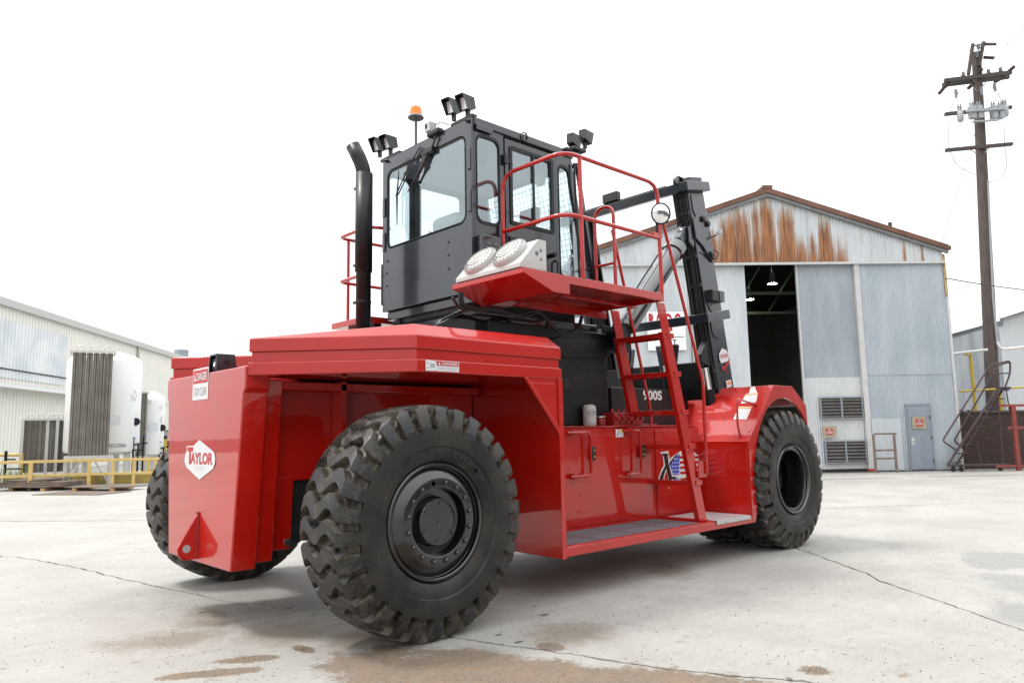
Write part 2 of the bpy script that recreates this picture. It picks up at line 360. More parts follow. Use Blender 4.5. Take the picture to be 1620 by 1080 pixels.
def rough_line(pts, step_near=.035, amp=.012, seed=0):
    out = []
    for (a, b) in zip(pts[:-1], pts[1:]):
        a, b = Vector((*a, 0)), Vector((*b, 0)); d = b-a; nrm = Vector((-d.y, d.x, 0)).normalized()
        far = min(a.length, b.length); st = step_near if far < 14 else 1.0
        k = max(1, int(d.length/st))
        for i in range(k):
            p = a + d*i/k
            am = amp if far < 14 else 0
            q = noise.noise(p*3.1+Vector((seed, 0, 0)))*am*1.8 + noise.noise(p*17+Vector((0, seed, 0)))*am
            out.append((p+nrm*q, nrm))
    out.append((Vector((*pts[-1], 0)), out[-1][1])); return out
def sides(line, w, seed):
    L_, R_ = [], []
    for p, nrm in line:
        g_ = w*(0.55 + 0.9*max(0, noise.noise(p*5.3+Vector((seed, 1, 0)))+.25) + .5*abs(noise.noise(p*23)))
        L_.append(p+nrm*g_); R_.append(p-nrm*g_)
    return L_, R_
L1 = [(-14.625, 81.484), (-3.343, 35.519), (1.254, 15.670), (1.959, 12.473), (2.102, 12.223), (2.381, 11.032), (2.717, 8.880), (2.984, 7.448), (3.198, 6.529), (3.416, 5.955), (3.562, 5.328), (3.718, 4.701), (3.850, 4.262), (4.022, 3.782), (4.199, 3.144), (4.368, 2.727), (4.580, 2.366), (5.380, -0.052), (6.686, -4.179), (18.804, -62.680)]
J = 17
L2 = [(5.380, -0.052), (6.842, 1.675), (7.237, 2.168), (7.679, 2.716), (8.049, 3.201), (8.373, 3.457), (9.034, 4.244), (9.491, 4.773), (12.536, 8.357), (62.680, 67.903)]
l1 = rough_line(L1, seed=3, amp=.02); l1a, l1b = sides(l1, .014, 5)      # +n side is larger x? (line runs towards -y)
l2 = rough_line(L2, seed=9, amp=.013); l2a, l2b = sides(l2, .015, 7)
ji = min(range(len(l1)), key=lambda i: (l1[i][0]-Vector((5.38, -.052, 0))).length)
def slab(name, loop):
    mb = MB(); n = len(loop); mb.add([Vector((p.x, p.y, 0)) for p in loop]+[Vector((p.x, p.y, -.025)) for p in loop],
        [tuple(range(n))]+[((i+1) % n, i, n+i, n+(i+1) % n) for i in range(n)])
    bm = bmesh.new(); me = bpy.data.meshes.new(name); me.from_pydata(mb.v, [], mb.f); bm.from_mesh(me); bmesh.ops.triangulate(bm, faces=[f for f in bm.faces if len(f.verts) > 4]); bmesh.ops.recalc_face_normals(bm, faces=bm.faces)
    bm.normal_update()
    up = sum(f.normal.z*f.calc_area() for f in bm.faces if abs(f.normal.z) > .9)
    for f in bm.faces:
        if abs(f.normal.z) > .9 and f.normal.z < 0: f.normal_flip()
    bm.to_mesh(me); bm.free(); me.materials.append(CONC)
    o = bpy.data.objects.new(name, me); C.objects.link(o); o.parent = ground_o; o.location = -WL[ground_o.name]; WL[o.name] = Vector((0, 0, 0)); return o
def side_pick(a, b, left):   # which offset list lies on the smaller-x side
    return a if ((sum(p.x for p in a) < sum(p.x for p in b)) == left) else b
lo, hi = side_pick(l1a, l1b, True), side_pick(l1a, l1b, False)
slab('concrete_slab', [V(-80, l1[-1][0].y, 0)] + lo[::-1] + [V(-80, l1[0][0].y, 0)])
up2 = side_pick(l2a, l2b, True); dn2 = l2b if up2 is l2a else l2a
slab('concrete_slab', hi[:ji] + up2[2:] + [V(62.68, 120, 0), V(-14.6, 120, 0)])
slab('concrete_slab', hi[ji+3:] + [V(140, l1[-1][0].y, 0), V(140, 67.9, 0)] + dn2[::-1][:-2])
# far sealed joints
SEAL = mat('joint_seal', (0.14, 0.13, 0.12), 0.9)
for a, b, wd in (((14.46, 6.60), (19.4, 3.34), .012), ((14.46, 6.60), (10.0, 9.4), .012), ((2.74, 18.03), (4.84, 15.57), .02), ((2.74, 18.03), (0.5, 20.5), .02), ((21.4, 9.7), (27.7, 4.2), .014)):
    a, b = V(*a, .004), V(*b, .004); d = b-a; nr = V(-d.y, d.x, 0).normalized(); mb = MB(); k = max(2, int(d.length/.15)); vs = []
    for i in range(k+1):
        p = a+d*i/k; j = noise.noise(p*4)*.02; q = wd*(.5+abs(noise.noise(p*7))); vs += [p+nr*(j+q), p+nr*(j-q)]
    mb.add(vs, [(2*i, 2*i+1, 2*i+3, 2*i+2)[::-1] for i in range(k)]); part('joint_seal', mb, SEAL, ground_o)
# loose grit on the sand by the near joint
PEB = mat('grit', (0.22, 0.18, 0.13), 0.9, noise_amt=1.0, noise_scale=30, col2=(0.09, 0.07, 0.05))
mb = MB(); rg = random.Random(4)
for i in range(2600):
    s = SAND[rg.randrange(len(SAND))] if rg.random() < .8 else DUSTY[rg.randrange(len(DUSTY))]
    x, y = s[0]+rg.gauss(0, .45)*s[2], s[1]+rg.gauss(0, .45)*s[3]; r_ = rg.choice((.0015, .002, .002, .003, .0045))
    vs = [V(x+rg.uniform(.7, 1.2)*r_*dx, y+rg.uniform(.7, 1.2)*r_*dy, max(.0, r_*.5+dz*r_*.7)) for dx, dy, dz in ((1,0,0),(0,1,0),(-1,0,0),(0,-1,0),(0,0,1),(0,0,-.7))]
    mb.add(vs, [(0,1,4),(1,2,4),(2,3,4),(3,0,4),(1,0,5),(2,1,5),(3,2,5),(0,3,5)])
for i in range(1800):
    px_, py_ = rg.uniform(-20, 1640), rg.uniform(860, 1120); q = ground(px_, py_); x, y = q.x, q.y; r_ = rg.choice((.002, .003, .003, .004, .006))
    vs = [V(x+rg.uniform(.6, 1.3)*r_*dx, y+rg.uniform(.6, 1.3)*r_*dy, max(.0, r_*.5+dz*r_*.7)) for dx, dy, dz in ((1,0,0),(0,1,0),(-1,0,0),(0,-1,0),(0,0,1),(0,0,-.7))]
    mb.add(vs, [(0,1,4),(1,2,4),(2,3,4),(3,0,4),(1,0,5),(2,1,5),(3,2,5),(0,3,5)])
o = part('loose_grit', mb, PEB, None); o['kind'] = 'stuff'; o['label'] = 'loose sandy grit scattered on the concrete by the near joint'

# ================================================================== THE FORKLIFT
YC = 6.76
def my(y): return 2*YC-y
ZD = 0.067                                    # the truck's own heights are given from a datum 67 mm above the yard
FT = empty('forklift_truck', (6.4, YC, 0), 'huge glossy red and black container forklift parked on the concrete yard', 'forklift')
XR = 2.483                                   # rear face
# ---- counterweight
mb = MB()
mb.prism([(XR, 5.837, 2.08), (XR, my(5.837), 2.08), (XR, my(5.837), 1.90), (XR, my(5.87), 1.86), (XR, my(6.035), .43), (XR, 6.035, .43), (XR, 5.87, 1.86), (XR, 5.837, 1.90)], (.21, 0, 0))
CW = part('counterweight', mb, RED, FT, bevel=.012)
mb = MB(); mb.prism([(XR+.21, 5.93, 1.98), (XR+.21, my(5.93), 1.98), (XR+.21, my(6.07), .47), (XR+.21, 6.07, .47)], (.16, 0, 0)); part('counterweight_slab', mb, RED, CW, bevel=.01)
mb = MB(); mb.prism([(XR+.37, 6.105, 1.16), (XR+.37, my(6.105), 1.16), (XR+.37, my(6.14), .54), (XR+.37, 6.14, .54)], (.2, 0, 0)); part('counterweight_slab', mb, RED, CW, bevel=.01)
mb = MB(); mb.box((XR+.2, 6.12, 1.12), (5.10, my(6.12), 1.985)); part('chassis_frame', mb, RED, FT, bevel=.01)
mb = MB(); mb.box((2.95, 6.16, .60), (5.09, my(6.16), 1.118)); part('rear_light_block', mb, DARK, FT)  # dark box added below the rear frame to block light in the wheel wells
mb = MB(); mb.box((5.125, 6.0, .45), (8.5, my(6.0), 1.50)); part('belly_light_block', mb, DARK, FT)  # solid belly box added to stop light leaking through under the truck
# ribs inside the wheel well
for x_ in (3.42,):
    mb = MB(); mb.box((x_, 5.95, 1.15), (x_+.06, 6.118, 1.985)); part('frame_rib', mb, RED, FT, bevel=.006)
mb = MB(); mb.box((2.70, 5.95, 1.90), (5.05, 6.05, 1.97)); part('frame_rail', mb, RED, FT, bevel=.006)
# tow bracket: triangular gusset and ears
yb = on(314, 848, 0, XR).y
tp = [on(px, py, 1, yb) for px, py in ((280.5, 868), (281.5, 879), (287, 885), (294, 886))]
mb = MB(); mb.prism([V(XR-.002, yb, .865)] + [V(p.x, yb-.0, p.z) for p in tp] + [V(XR-.002, yb, .46)], (0, .028, 0))
TB = part('tow_bracket', mb, RED, CW, bevel=.004)
hq = on(295, 868, 1, yb); mb = MB(); mb.lathe([(0, .001), (.034, .001), (.034, 0)], (hq.x, yb-.0005, hq.z), (0, -1, 0), 20); part('bracket_hole', mb, mat('hole_daylight', (.33, .33, .32), .8), CW)
mb = MB(); mb.tube([V(XR-.006, yb+.028, .86), V(XR-.006, yb+.028, .47)], .012, 6); mb.tube([V(XR-.006, yb, .86), V(XR-.006, yb, .47)], .012, 6); part('bracket_weld', mb, REDD, CW)
# emblem on the rear face
eu, ev = V(0, -1, 0), V(0, 0, 1)
def EM(px, py): return on(px, py, 0, XR-.004)
ec = EM(317, 727)
mb = MB(); mb.prism([EM(px, py) for px, py in ((315.8, 695.4), (306.7, 704.6), (295.8, 705.2), (295.6, 713.3), (293.8, 717.5), (292.3, 726.7), (292.8, 732), (295, 738.3), (315.8, 758.3), (337.5, 740.8), (340, 733), (340.7, 725), (339.5, 718), (336.7, 713.3))], (-.002, 0, 0)); EB = part('emblem', mb, WDEC, FT, label='white diamond shaped emblem with red lettering on the rear counterweight')
def etext(st, x0, y0, x1, y1, m, bold):
    a_, b_ = EM(x0, y0), EM(x1, y1); c_ = EM((x0+x1)/2, (y0+y1)/2); text('lettering', st, V(XR-.0065, (a_.y+b_.y)/2, c_.z), eu, ev, abs(EM((x0+x1)/2, y0).z-EM((x0+x1)/2, y1).z), m, EB, width=abs(a_.y-b_.y), bold=bold)
etext('AYLOR', 302.3, 715.4, 336.6, 734.2, RDEC, .035); etext('T', 297, 706.8, 305.2, 733.4, RDEC, .055)
etext('TAYLOR MACHINE WORKS, INC.', 307, 737.2, 324.5, 739.0, GDEC, .0); etext('LOUISVILLE, MS', 309, 741.5, 323, 743, GDEC, .0)
# danger placard on the rear face
def danger(o, ux, uy, nrm, w_, h_, parent_label, pict=False):
    mb = MB(); c = o; mb.obox(c+nrm*.0015, ux*w_/2, uy*h_/2, nrm*.0015); D = part('danger_placard', mb, WDEC, FT, label=parent_label)
    x0 = w_*.30 if pict else 0; ww = w_*(.66 if pict else .94)
    cx = c + ux*(w_*.5-ww/2-w_*.02) if pict else c
    mb = MB(); mb.obox(cx+uy*h_*.235+nrm*.004, ux*ww/2, uy*h_*.21, nrm*.0006); part('red_band', mb, RDEC, D)
    text('lettering', 'DANGER', cx+ux*ww*.10+uy*h_*.235+nrm*.0047, ux, uy, h_*.26, WDEC, D, width=ww*.70, bold=.02)
    mb = MB(); a = cx-ux*ww*.38+uy*h_*.235+nrm*.0047; mb.prism([a+uy*h_*.13, a-uy*h_*.13-ux*ww*.06, a-uy*h_*.13+ux*ww*.06], nrm*.0006); part('warning_triangle', mb, WDEC, D)
    if pict: text('lettering', 'Vehicle makes wide turns', cx-uy*h_*.10+nrm*.004, ux, uy, h_*.09, GDEC, D, width=ww*.95)
    text('lettering', 'STAY CLEAR', cx-uy*h_*(.30 if pict else .24)+nrm*.004, ux, uy, h_*(.18 if pict else .26), GDEC, D, width=ww*.86, bold=.0)
    if pict:
        p = c-ux*w_*.30+nrm*.004
        mb = MB(); mb.obox(p, ux*.022, uy*.016, nrm*.0006); mb.obox(p-ux*.05+uy*.02, ux*.025, uy*.0025, nrm*.0006); mb.obox(p-ux*.05-uy*.02, ux*.025, uy*.0025, nrm*.0006); part('truck_pictogram', mb, GDEC, D)
        for s in (1, -1):
            mb = MB(); q = p+uy*.048*s+ux*.03; mb.obox(q, ux*.006, uy*.012, nrm*.0006); part('red_mark', mb, RDEC, D)
    return D
dn = V(-1, 0, 0); d0 = on(317.5, 607, 0, XR-.001)
danger(d0, eu, ev, dn, .37, .285, 'white danger placard on the top of the rear counterweight')
# small rear camera bracket on top of the counterweight
cx_ = on(352, 574, 0, XR+.10)
mb = MB(); b0 = V(XR+.03, cx_.y, 2.078)
mb.prism([b0+V(0, .16, 0), b0+V(0, .12, .165), b0+V(0, -.02, .165), b0+V(0, -.02, .15), b0+V(0, .11, .15), b0+V(0, .145, 0)], (.17, 0, 0))
mb.prism([b0+V(0, -.02, .165), b0+V(.17, -.02, .165), b0+V(.19, -.03, 0), b0+V(0, -.03, 0)], (0, -.012, 0))
CB = part('camera_bracket', mb, BLK, FT, bevel=.003)
mb = MB(); mb.box(b0+V(.02, 0, .02), b0+V(.13, .1, .125)); part('rear_camera', mb, KDEC, CB, bevel=.004)
mb = MB(); mb.lathe([(0, 0), (.02, 0), (.02, .004), (.014, .004), (.012, .001), (0, .001)], b0+V(.02, .05, .075), (-1, 0, 0), 16); part('camera_lens', mb, LENS, CB)
mb = MB(); mb.lathe([(0, 0), (.025, 0), (.025, .001), (0, .001)], b0+V(.10, -.0445, .095), (0, -1, 0), 18); part('bracket_hole', mb, KDEC, CB)

# ---- deck: band, lids
plan = [(2.50, 5.837), (3.47, 4.85), (5.16, 4.85), (5.16, my(4.85)), (3.47, my(4.85)), (2.50, my(5.837)), (3.42, YC)]
def ringplan(pl, ins):                       # offset the outline inwards (about its own corners)
    n = len(pl); out = []
    area = sum(pl[i][0]*pl[(i+1) % n][1]-pl[(i+1) % n][0]*pl[i][1] for i in range(n))
    sgn = 1 if area > 0 else -1
    for i in range(n):
        p0, p1, p2 = Vector(pl[i-1]), Vector(pl[i]), Vector(pl[(i+1) % n])
        d1 = (p1-p0).normalized(); d2 = (p2-p1).normalized(); n1 = Vector((-d1.y, d1.x))*sgn; n2 = Vector((-d2.y, d2.x))*sgn
        k = n1+n2; out.append(p1 + k*(ins/(1+n1.dot(n2))))
    return out
def deck(name, ins, z0, z1, m, bev=.008):
    mb = MB(); mb.prism([(p[0], p[1], z0) for p in ringplan(plan, ins)], (0, 0, z1-z0)); return part(name, mb, m, FT, bevel=bev)
deck('deck_band', 0.0, 2.0, 2.105, RED); deck('deck_neck', .022, 2.1051, 2.19, RED, .003)
a = [Vector((p[0], p[1], 2.191)) for p in ringplan(plan, .004)]; b = [Vector((p.x, p.y, 2.30)) for p in a]
cpl = ringplan(plan, .095); zc = [2.306, 2.405, 2.405, 2.405, 2.405, 2.306, 2.36]
c = [Vector((p[0], p[1], z)) for p, z in zip(cpl, zc)]
for i in (0, 5): c[i] = b[i]*.85+c[i]*.15; c[i].z = 2.306
c[6] = b[6]*.8+c[6]*.2; c[6].z = 2.32
mb = MB(); n = 7; vs = a+b+c; fs = [tuple(range(n))]
for i in range(n):
    j = (i+1) % n; fs += [(j, i, n+i, n+j), (n+j, n+i, 2*n+i, 2*n+j)]
fs += [(14, 15, 16, 20)[::-1], (20, 16, 17)[::-1], (17, 18, 19, 20)[::-1]]
mb.add(vs, fs); bm_fix = mb
LID = part('deck_lid', mb, RED, FT, bevel=.008)
bmx = bmesh.new(); bmx.from_mesh(LID.data); bmesh.ops.recalc_face_normals(bmx, faces=bmx.faces); bmx.to_mesh(LID.data); bmx.free()
danger(on(700, 579, 1, 4.846), V(1, 0, 0), V(0, 0, 1), V(0, -1, 0), .345, .088, 'long danger placard with a vehicle pictogram on the deck edge above the near wheel', True)
# bulkhead ahead of the steer wheel, with its edge flange and gusset
mb = MB(); mb.prism([(5.10, 4.86, 1.998), (5.10, 6.12, 1.998), (5.10, 6.12, .345), (5.10, 5.7, .34), (5.10, 4.86, .335)], (.02, 0, 0)); part('wheel_bulkhead', mb, RED, FT, bevel=.003)
mb = MB(); mb.box((5.098, 4.842, .33), (5.158, 4.859, 1.999)); part('corner_flange', mb, RED, FT, bevel=.004)
mb = MB(); mb.prism([(4.66, 4.858, 1.999), (5.097, 4.858, 1.999), (5.097, 4.858, 1.49)], (0, .02, 0)); GU = part('corner_gusset', mb, RED, FT, bevel=.003)
mb = MB(); mb.prism([(4.65, 4.835, 1.999), (4.69, 4.835, 1.999), (5.097, 4.835, 1.53), (5.097, 4.835, 1.47)], (0, .0228, 0)); part('gusset_edge', mb, RED, FT, bevel=.005)
mb = MB(); mb.prism([(4.73, 4.85, 1.955), (5.05, 4.85, 1.955), (5.05, 4.85, 1.60)], (0, .0078, 0)); part('gusset_panel', mb, RED, FT, bevel=.003)  # plain raised red plate, same paint as the gusset
mb = MB(); mb.box((3.6, 6.0, .75), (4.7, 6.12, 1.0)); part('steer_cylinder_mount', mb, DARK, FT)
# steer axle
mb = MB(); mb.box((3.33, 5.25, .67), (3.73, my(5.25), 1.05)); part('steer_axle', mb, BLKS, FT, bevel=.03)
mb = MB(); mb.cyl((3.02, 6.12, .60), (3.02, my(6.12), .60), .035, 12); part('steer_cylinder', mb, STEEL, FT, smooth=True)
# mud flap like inner wall of the wheel arch
# ---- running board
mb = MB(); mb.box((5.12, 4.85, .345), (8.53, 4.885, .432)); part('running_board_edge', mb, RED, FT, bevel=.006)
mb = MB(); mb.box((5.121, 4.886, .40), (8.529, 5.60, .436)); RB = part('running_board', mb, RED, FT, bevel=.003)
for i in range(4):
    x0 = 5.165+i*.585
    for j in range(2):
        y0 = 4.925+j*.335; mb = MB(); mb.box((x0, y0, .4365), (x0+.56, y0+.31, .4385)); part('grip_pad', mb, GRIP, RB)
mb = MB(); mb.box((7.70, 4.838, .437), (8.46, 5.55, .447)); DP = part('tread_plate', mb, STEEL, RB, bevel=.002)
mb = MB(); mb.box((7.70, 4.836, .40), (8.46, 4.8415, .4455)); part('tread_plate_lip', mb, STEEL, RB)
ALU = mat('aluminium_plate', (0.72, 0.73, 0.74), .35, .9, rough_var=.1, noise_scale=30)
DP.data.materials[0] = ALU
mb = MB()
for i in range(19):
    for j in range(17):
        c0 = V(7.74+i*.038, 4.87+j*.04, .4475); sgn = 1 if (i+j) % 2 else -1
        mb.obox(c0, V(.013, .008*sgn, 0), V(-.003*sgn, .004, 0), V(0, 0, .0015))
part('tread_studs', mb, ALU, RB, kind='stuff')
# ---- tank wall behind the running board
mb = MB(); mb.box((5.121, 5.602, .40), (8.60, 6.35, 1.545)); TK = part('tank_wall', mb, RED, FT, bevel=.01)
mb = MB(); mb.box((5.125, 5.585, 1.5455), (8.50, 6.3, 1.560)); part('tank_top', mb, RED, FT, bevel=.004)
mb = MB(); mb.box((5.30, 5.594, .47), (5.302, 5.6015, 1.53)); part('panel_seam', mb, DARK, TK)
def tank_pt(x, y, d=.0): q = on(x, y, 1, 5.602-d); return q
mb = MB(); q0 = tank_pt(909, 690); q1 = tank_pt(1000, 858); mb.box((5.35, 5.592, .47), (7.02, 5.6015, 1.46)); part('tank_panel', mb, RED, TK, bevel=.003)
mb = MB(); mb.box((7.60, 5.590, .47), (8.42, 5.6015, 1.50)); part('tank_panel', mb, RED, TK, bevel=.003)
def ubar(p0, p1, out, rad, tr, name='grab_handle', m=RED, par=FT):
    mb = MB(); out = V(*out); mb.tube(fillet([p0, p0+out, p1+out, p1], rad), tr, 8); return part(name, mb, m, par, smooth=True)
for (xa, xb, ya, yb_) in ((897, 933, 684, 752), (986, 1012, 681, 748)):
    a_, b_, c_ = tank_pt(xa, ya, .07), tank_pt(xb, ya+4, .07), tank_pt(xb-1, yb_, .07); d_ = tank_pt(xa, yb_, .07)
    za, zb = a_.z, c_.z; xl, xr_ = a_.x, b_.x
    mb = MB(); mb.tube(fillet([V(xl, 5.53, za), V(xr_, 5.53, za), V(xr_, 5.53, zb), V(xl+.04, 5.53, zb)], .06), .016, 8)
    H_ = part('grab_handle', mb, RED, FT, smooth=True)
    for z_ in (za, zb):
        mb = MB(); mb.box((xl+.10, 5.53, z_-.03), (xl+.14, 5.594, z_+.03)); part('handle_foot', mb, RED, FT, bevel=.004)
    mb = MB(); xc = xr_+.05; zc_ = (za+zb)/2; mb.box((xc, 5.56, zc_-.075), (xc+.08, 5.593, zc_+.075)); LT = part('door_latch', mb, KDEC, FT, bevel=.004)
    for s in (.035, -.035):
        mb = MB(); mb.lathe([(0, .012), (.012, .012), (.012, 0)], (xc+.04, 5.56, zc_+s), (0, -1, 0), 8); part('latch_bolt', mb, BRASS, LT)
mb = MB(); q = tank_pt(980, 685, .012); mb.box((q.x-.07, 5.588, q.z-.045), (q.x+.07, 5.5915, q.z+.045)); WS = part('instruction_sticker', mb, WDEC, FT)
mb = MB(); mb.box((q.x+.005, 5.586, q.z+.012), (q.x+.065, 5.5878, q.z+.04)); part('yellow_band', mb, YDEC, WS)
mb = MB(); mb.tube([V(q.x-.055, 5.5865, q.z-.03), V(q.x-.03, 5.5865, q.z), V(q.x-.01, 5.5865, q.z+.03)], .004, 5); part('pictogram', mb, KDEC, WS)
mb = MB(); rgb = random.Random(2)
for (px, py) in [(907, 684), (912, 730), (900, 742), (921, 697), (939, 697), (917, 782), (917, 810), (1056, 716), (1057, 773)]:
    q = tank_pt(px, py, .011); mb.lathe([(0, .008), (.008, .006), (.011, 0)], (q.x, 5.592, q.z), (0, -1, 0), 8)
part('panel_bolts', mb, RED, TK)
for (px, py) in [(1057, 717), (1058, 772)]:
    q = tank_pt(px, py, .012); mb = MB(); mb.lathe([(0, .014), (.012, .012), (.016, 0)], (q.x, 5.590, q.z), (0, -1, 0), 10); part('brass_bolt', mb, BRASS, TK)
# X + flag emblem on the tank wall
ex, ez = V(1, 0, 0), V(0, 0, 1); e0 = tank_pt(1064, 738, .014)
XC = e0 + V(0, -.0, 0); XC.y = 5.588
def EX(a, b, d=0): return XC + ex*a + ez*b + V(0, -.002-d, 0)
ol = [(-.36, -.19), (-.20, -.18), (-.19, -.12), (-.13, -.04), (-.10, -.19), (.10, -.16), (.62, -.13), (.68, .02), (.60, .12), (.42, .20), (.18, .19), (-.02, .12), (-.06, .09), (-.08, .20), (-.26, .19), (-.20, .15), (-.19, .03), (-.24, -.02)]
mb = MB(); mb.prism([EX(a, b) for a, b in ol], (0, -.001, 0)); FE = part('flag_emblem', mb, WDEC, FT, label='dark letter X emblem with a stars and stripes flag on the red tank wall')
mb = MB(); xk = [(-.33, -.17), (-.22, -.165), (-.205, -.11), (-.14, -.01), (-.09, -.17), (.10, -.145), (.08, -.135), (-.03, -.12), (-.075, .02), (.16, .175), (.06, .14), (-.06, .06), (-.085, .02), (-.10, .17), (-.22, .175), (-.18, .13), (-.16, .02), (-.24, -.06)]
mb.prism([EX(a, b, .002) for a, b in xk], (0, -.001, 0)); part('letter_x', mb, KDEC, FE)
mb = MB(); mb.prism([EX(a, b, .002) for a, b in [(-.06, .03), (.0, -.105), (.13, -.10), (.16, .155), (.10, .13)]], (0, -.001, 0)); part('blue_field', mb, BDEC, FE)
mb = MB()
for i in range(5):
    for j in range(5):
        a_, b_ = -.02+i*.034+j*.006, -.085+j*.045
        if b_ < .9*(a_+.07)+.02-.02 or j < 3:
            if a_ < .135: mb.obox(EX(a_, b_, .0035), V(.007, 0, .003), V(-.002, 0, .008), V(0, .0005, 0))
part('stars', mb, WDEC, FE)
for j in range(4):
    b_ = -.10+j*.066; mb = MB(); mb.prism([EX(.15, b_, .002), EX(.60, b_-.012, .002), EX(.58, b_+.02, .002), EX(.16, b_+.032, .002)], (0, -.001, 0)); part('red_stripe', mb, RDEC, FE)
# ---- front fender: rear wall, slope, top, side plate with arch
YS = 4.85; fx = [8.53, 9.262, 9.774, 10.15]; fz = [1.345, 2.07, 2.068, 1.812]
mb = MB(); arch = []
for i in range(0, 25):
    t = R(200-i*(200-38)/24); arch.append((9.50+.99*math.cos(t)*(.85 if math.cos(t) > 0 else .845), YS, .90+1.005*math.sin(t)))
side = [(8.53, YS, .36), (8.53, YS, 1.345), (9.262, YS, 2.07), (9.774, YS, 2.068), (10.15, YS, 1.812)]
arch = [p for p in arch if p[2] > .36]
out_ = side + arch[::-1]
low = [(8.60, YS, .33)]
mb.prism([(8.535, YS, .345), (8.53, YS, 1.345), (9.262, YS, 2.07), (9.774, YS, 2.068), (10.15, YS, 1.812)] + arch[::-1] + [(8.665, YS, .66), (8.655, YS, .48), (8.60, YS, .345)], (0, .03, 0))
part('fender_side', mb, RED, FT, bevel=.004)
mb = MB(); prof = [(8.53, .36), (8.53, 1.345), (9.262, 2.07), (9.774, 2.068), (10.15, 1.812)]
inn = [(10.135, 1.80), (9.77, 2.045), (9.27, 2.047), (8.55, 1.335), (8.55, .36)]
mb.prism([(x, YS+.031, z) for x, z in prof+inn], (0, 1.24, 0)); FS = part('fender_shell', mb, RED, FT, bevel=.004)
mb = MB()
for i in range(13):
    for xx, zz in ((fx[1]+.06+i*.038, 2.0),): mb.lathe([(0, .008), (.008, .006), (.011, 0)], (fx[1]+.03+i*.05, YS+.08, 2.0695), (0, 0, 1), 8)
part('fender_bolts', mb, RED, FS)
sn = V(-(2.07-1.345), 0, (9.262-8.53)).normalized(); su = V(9.262-8.53, 0, 2.07-1.345).normalized(); sP = V(8.53, 5, 1.345)
def FSL(px, py, d=.002): return onpl(px, py, sP+sn*d, sn)
for i, quad in enumerate((((1183, 627), (1198, 622), (1194, 611), (1188, 612)), ((1172, 638), (1196, 636), (1199, 621), (1180, 623)), ((1160, 663), (1181, 663), (1190, 643), (1169, 643)))):
    mb = MB(); mb.prism([FSL(*q) for q in quad], sn*.001); DS = part('paper_decal', mb, WDEC, FT)
    if i:
        q0, q1, q2, q3 = [FSL(*q, .0045) for q in quad]
        mb = MB(); mb.prism([q3+(q0-q3)*.04, q2+(q1-q2)*.04, q2+(q1-q2)*.16, q3+(q0-q3)*.16], sn*.0006); part('orange_band', mb, ODEC, DS)
        mb = MB()
        for k in range(7):
            f = .26+k*.10; A, B = q3+(q0-q3)*f, q2+(q1-q2)*f; mb.prism([A+(B-A)*.08, A+(B-A)*.9, A+(B-A)*.9+(q0-q3)*.02, A+(B-A)*.08+(q0-q3)*.02], sn*.0005)
        part('print_lines', mb, mat('faint_print_%d' % i, (.62, .62, .63), .5), DS)
ha, hb = FSL(1171, 690), FSL(1196, 640); hc = V(hb.x, hb.y, hb.z)
mb = MB(); mb.tube(fillet([ha, ha+sn*.07+V(0, 0, .10), V(ha.x+.02, ha.y, hb.z+.03)+sn*.06, hb], .05), .014, 8); part('grab_handle', mb, RED, FT, smooth=True)
for q in (ha, hb):
    mb = MB(); mb.lathe([(0, .006), (.028, .006), (.028, 0)], q, sn, 12); part('handle_flange', mb, RED, FT)
mb = MB()
for px, py in ((1144, 658.5), (1152, 658), (1145.5, 663.5), (1210, 623), (1185, 683)): mb.lathe([(0, .005), (.008, .004), (.011, 0)], FSL(px, py, 0), sn, 8)
part('slope_bolts', mb, DARK, FS)
# far side fender, same shell mirrored
mb = MB(); mb.prism([(x, my(YS), z) for x, z in prof+inn], (0, -1.24, 0)); part('fender_shell', mb, RED, FT, bevel=.004)

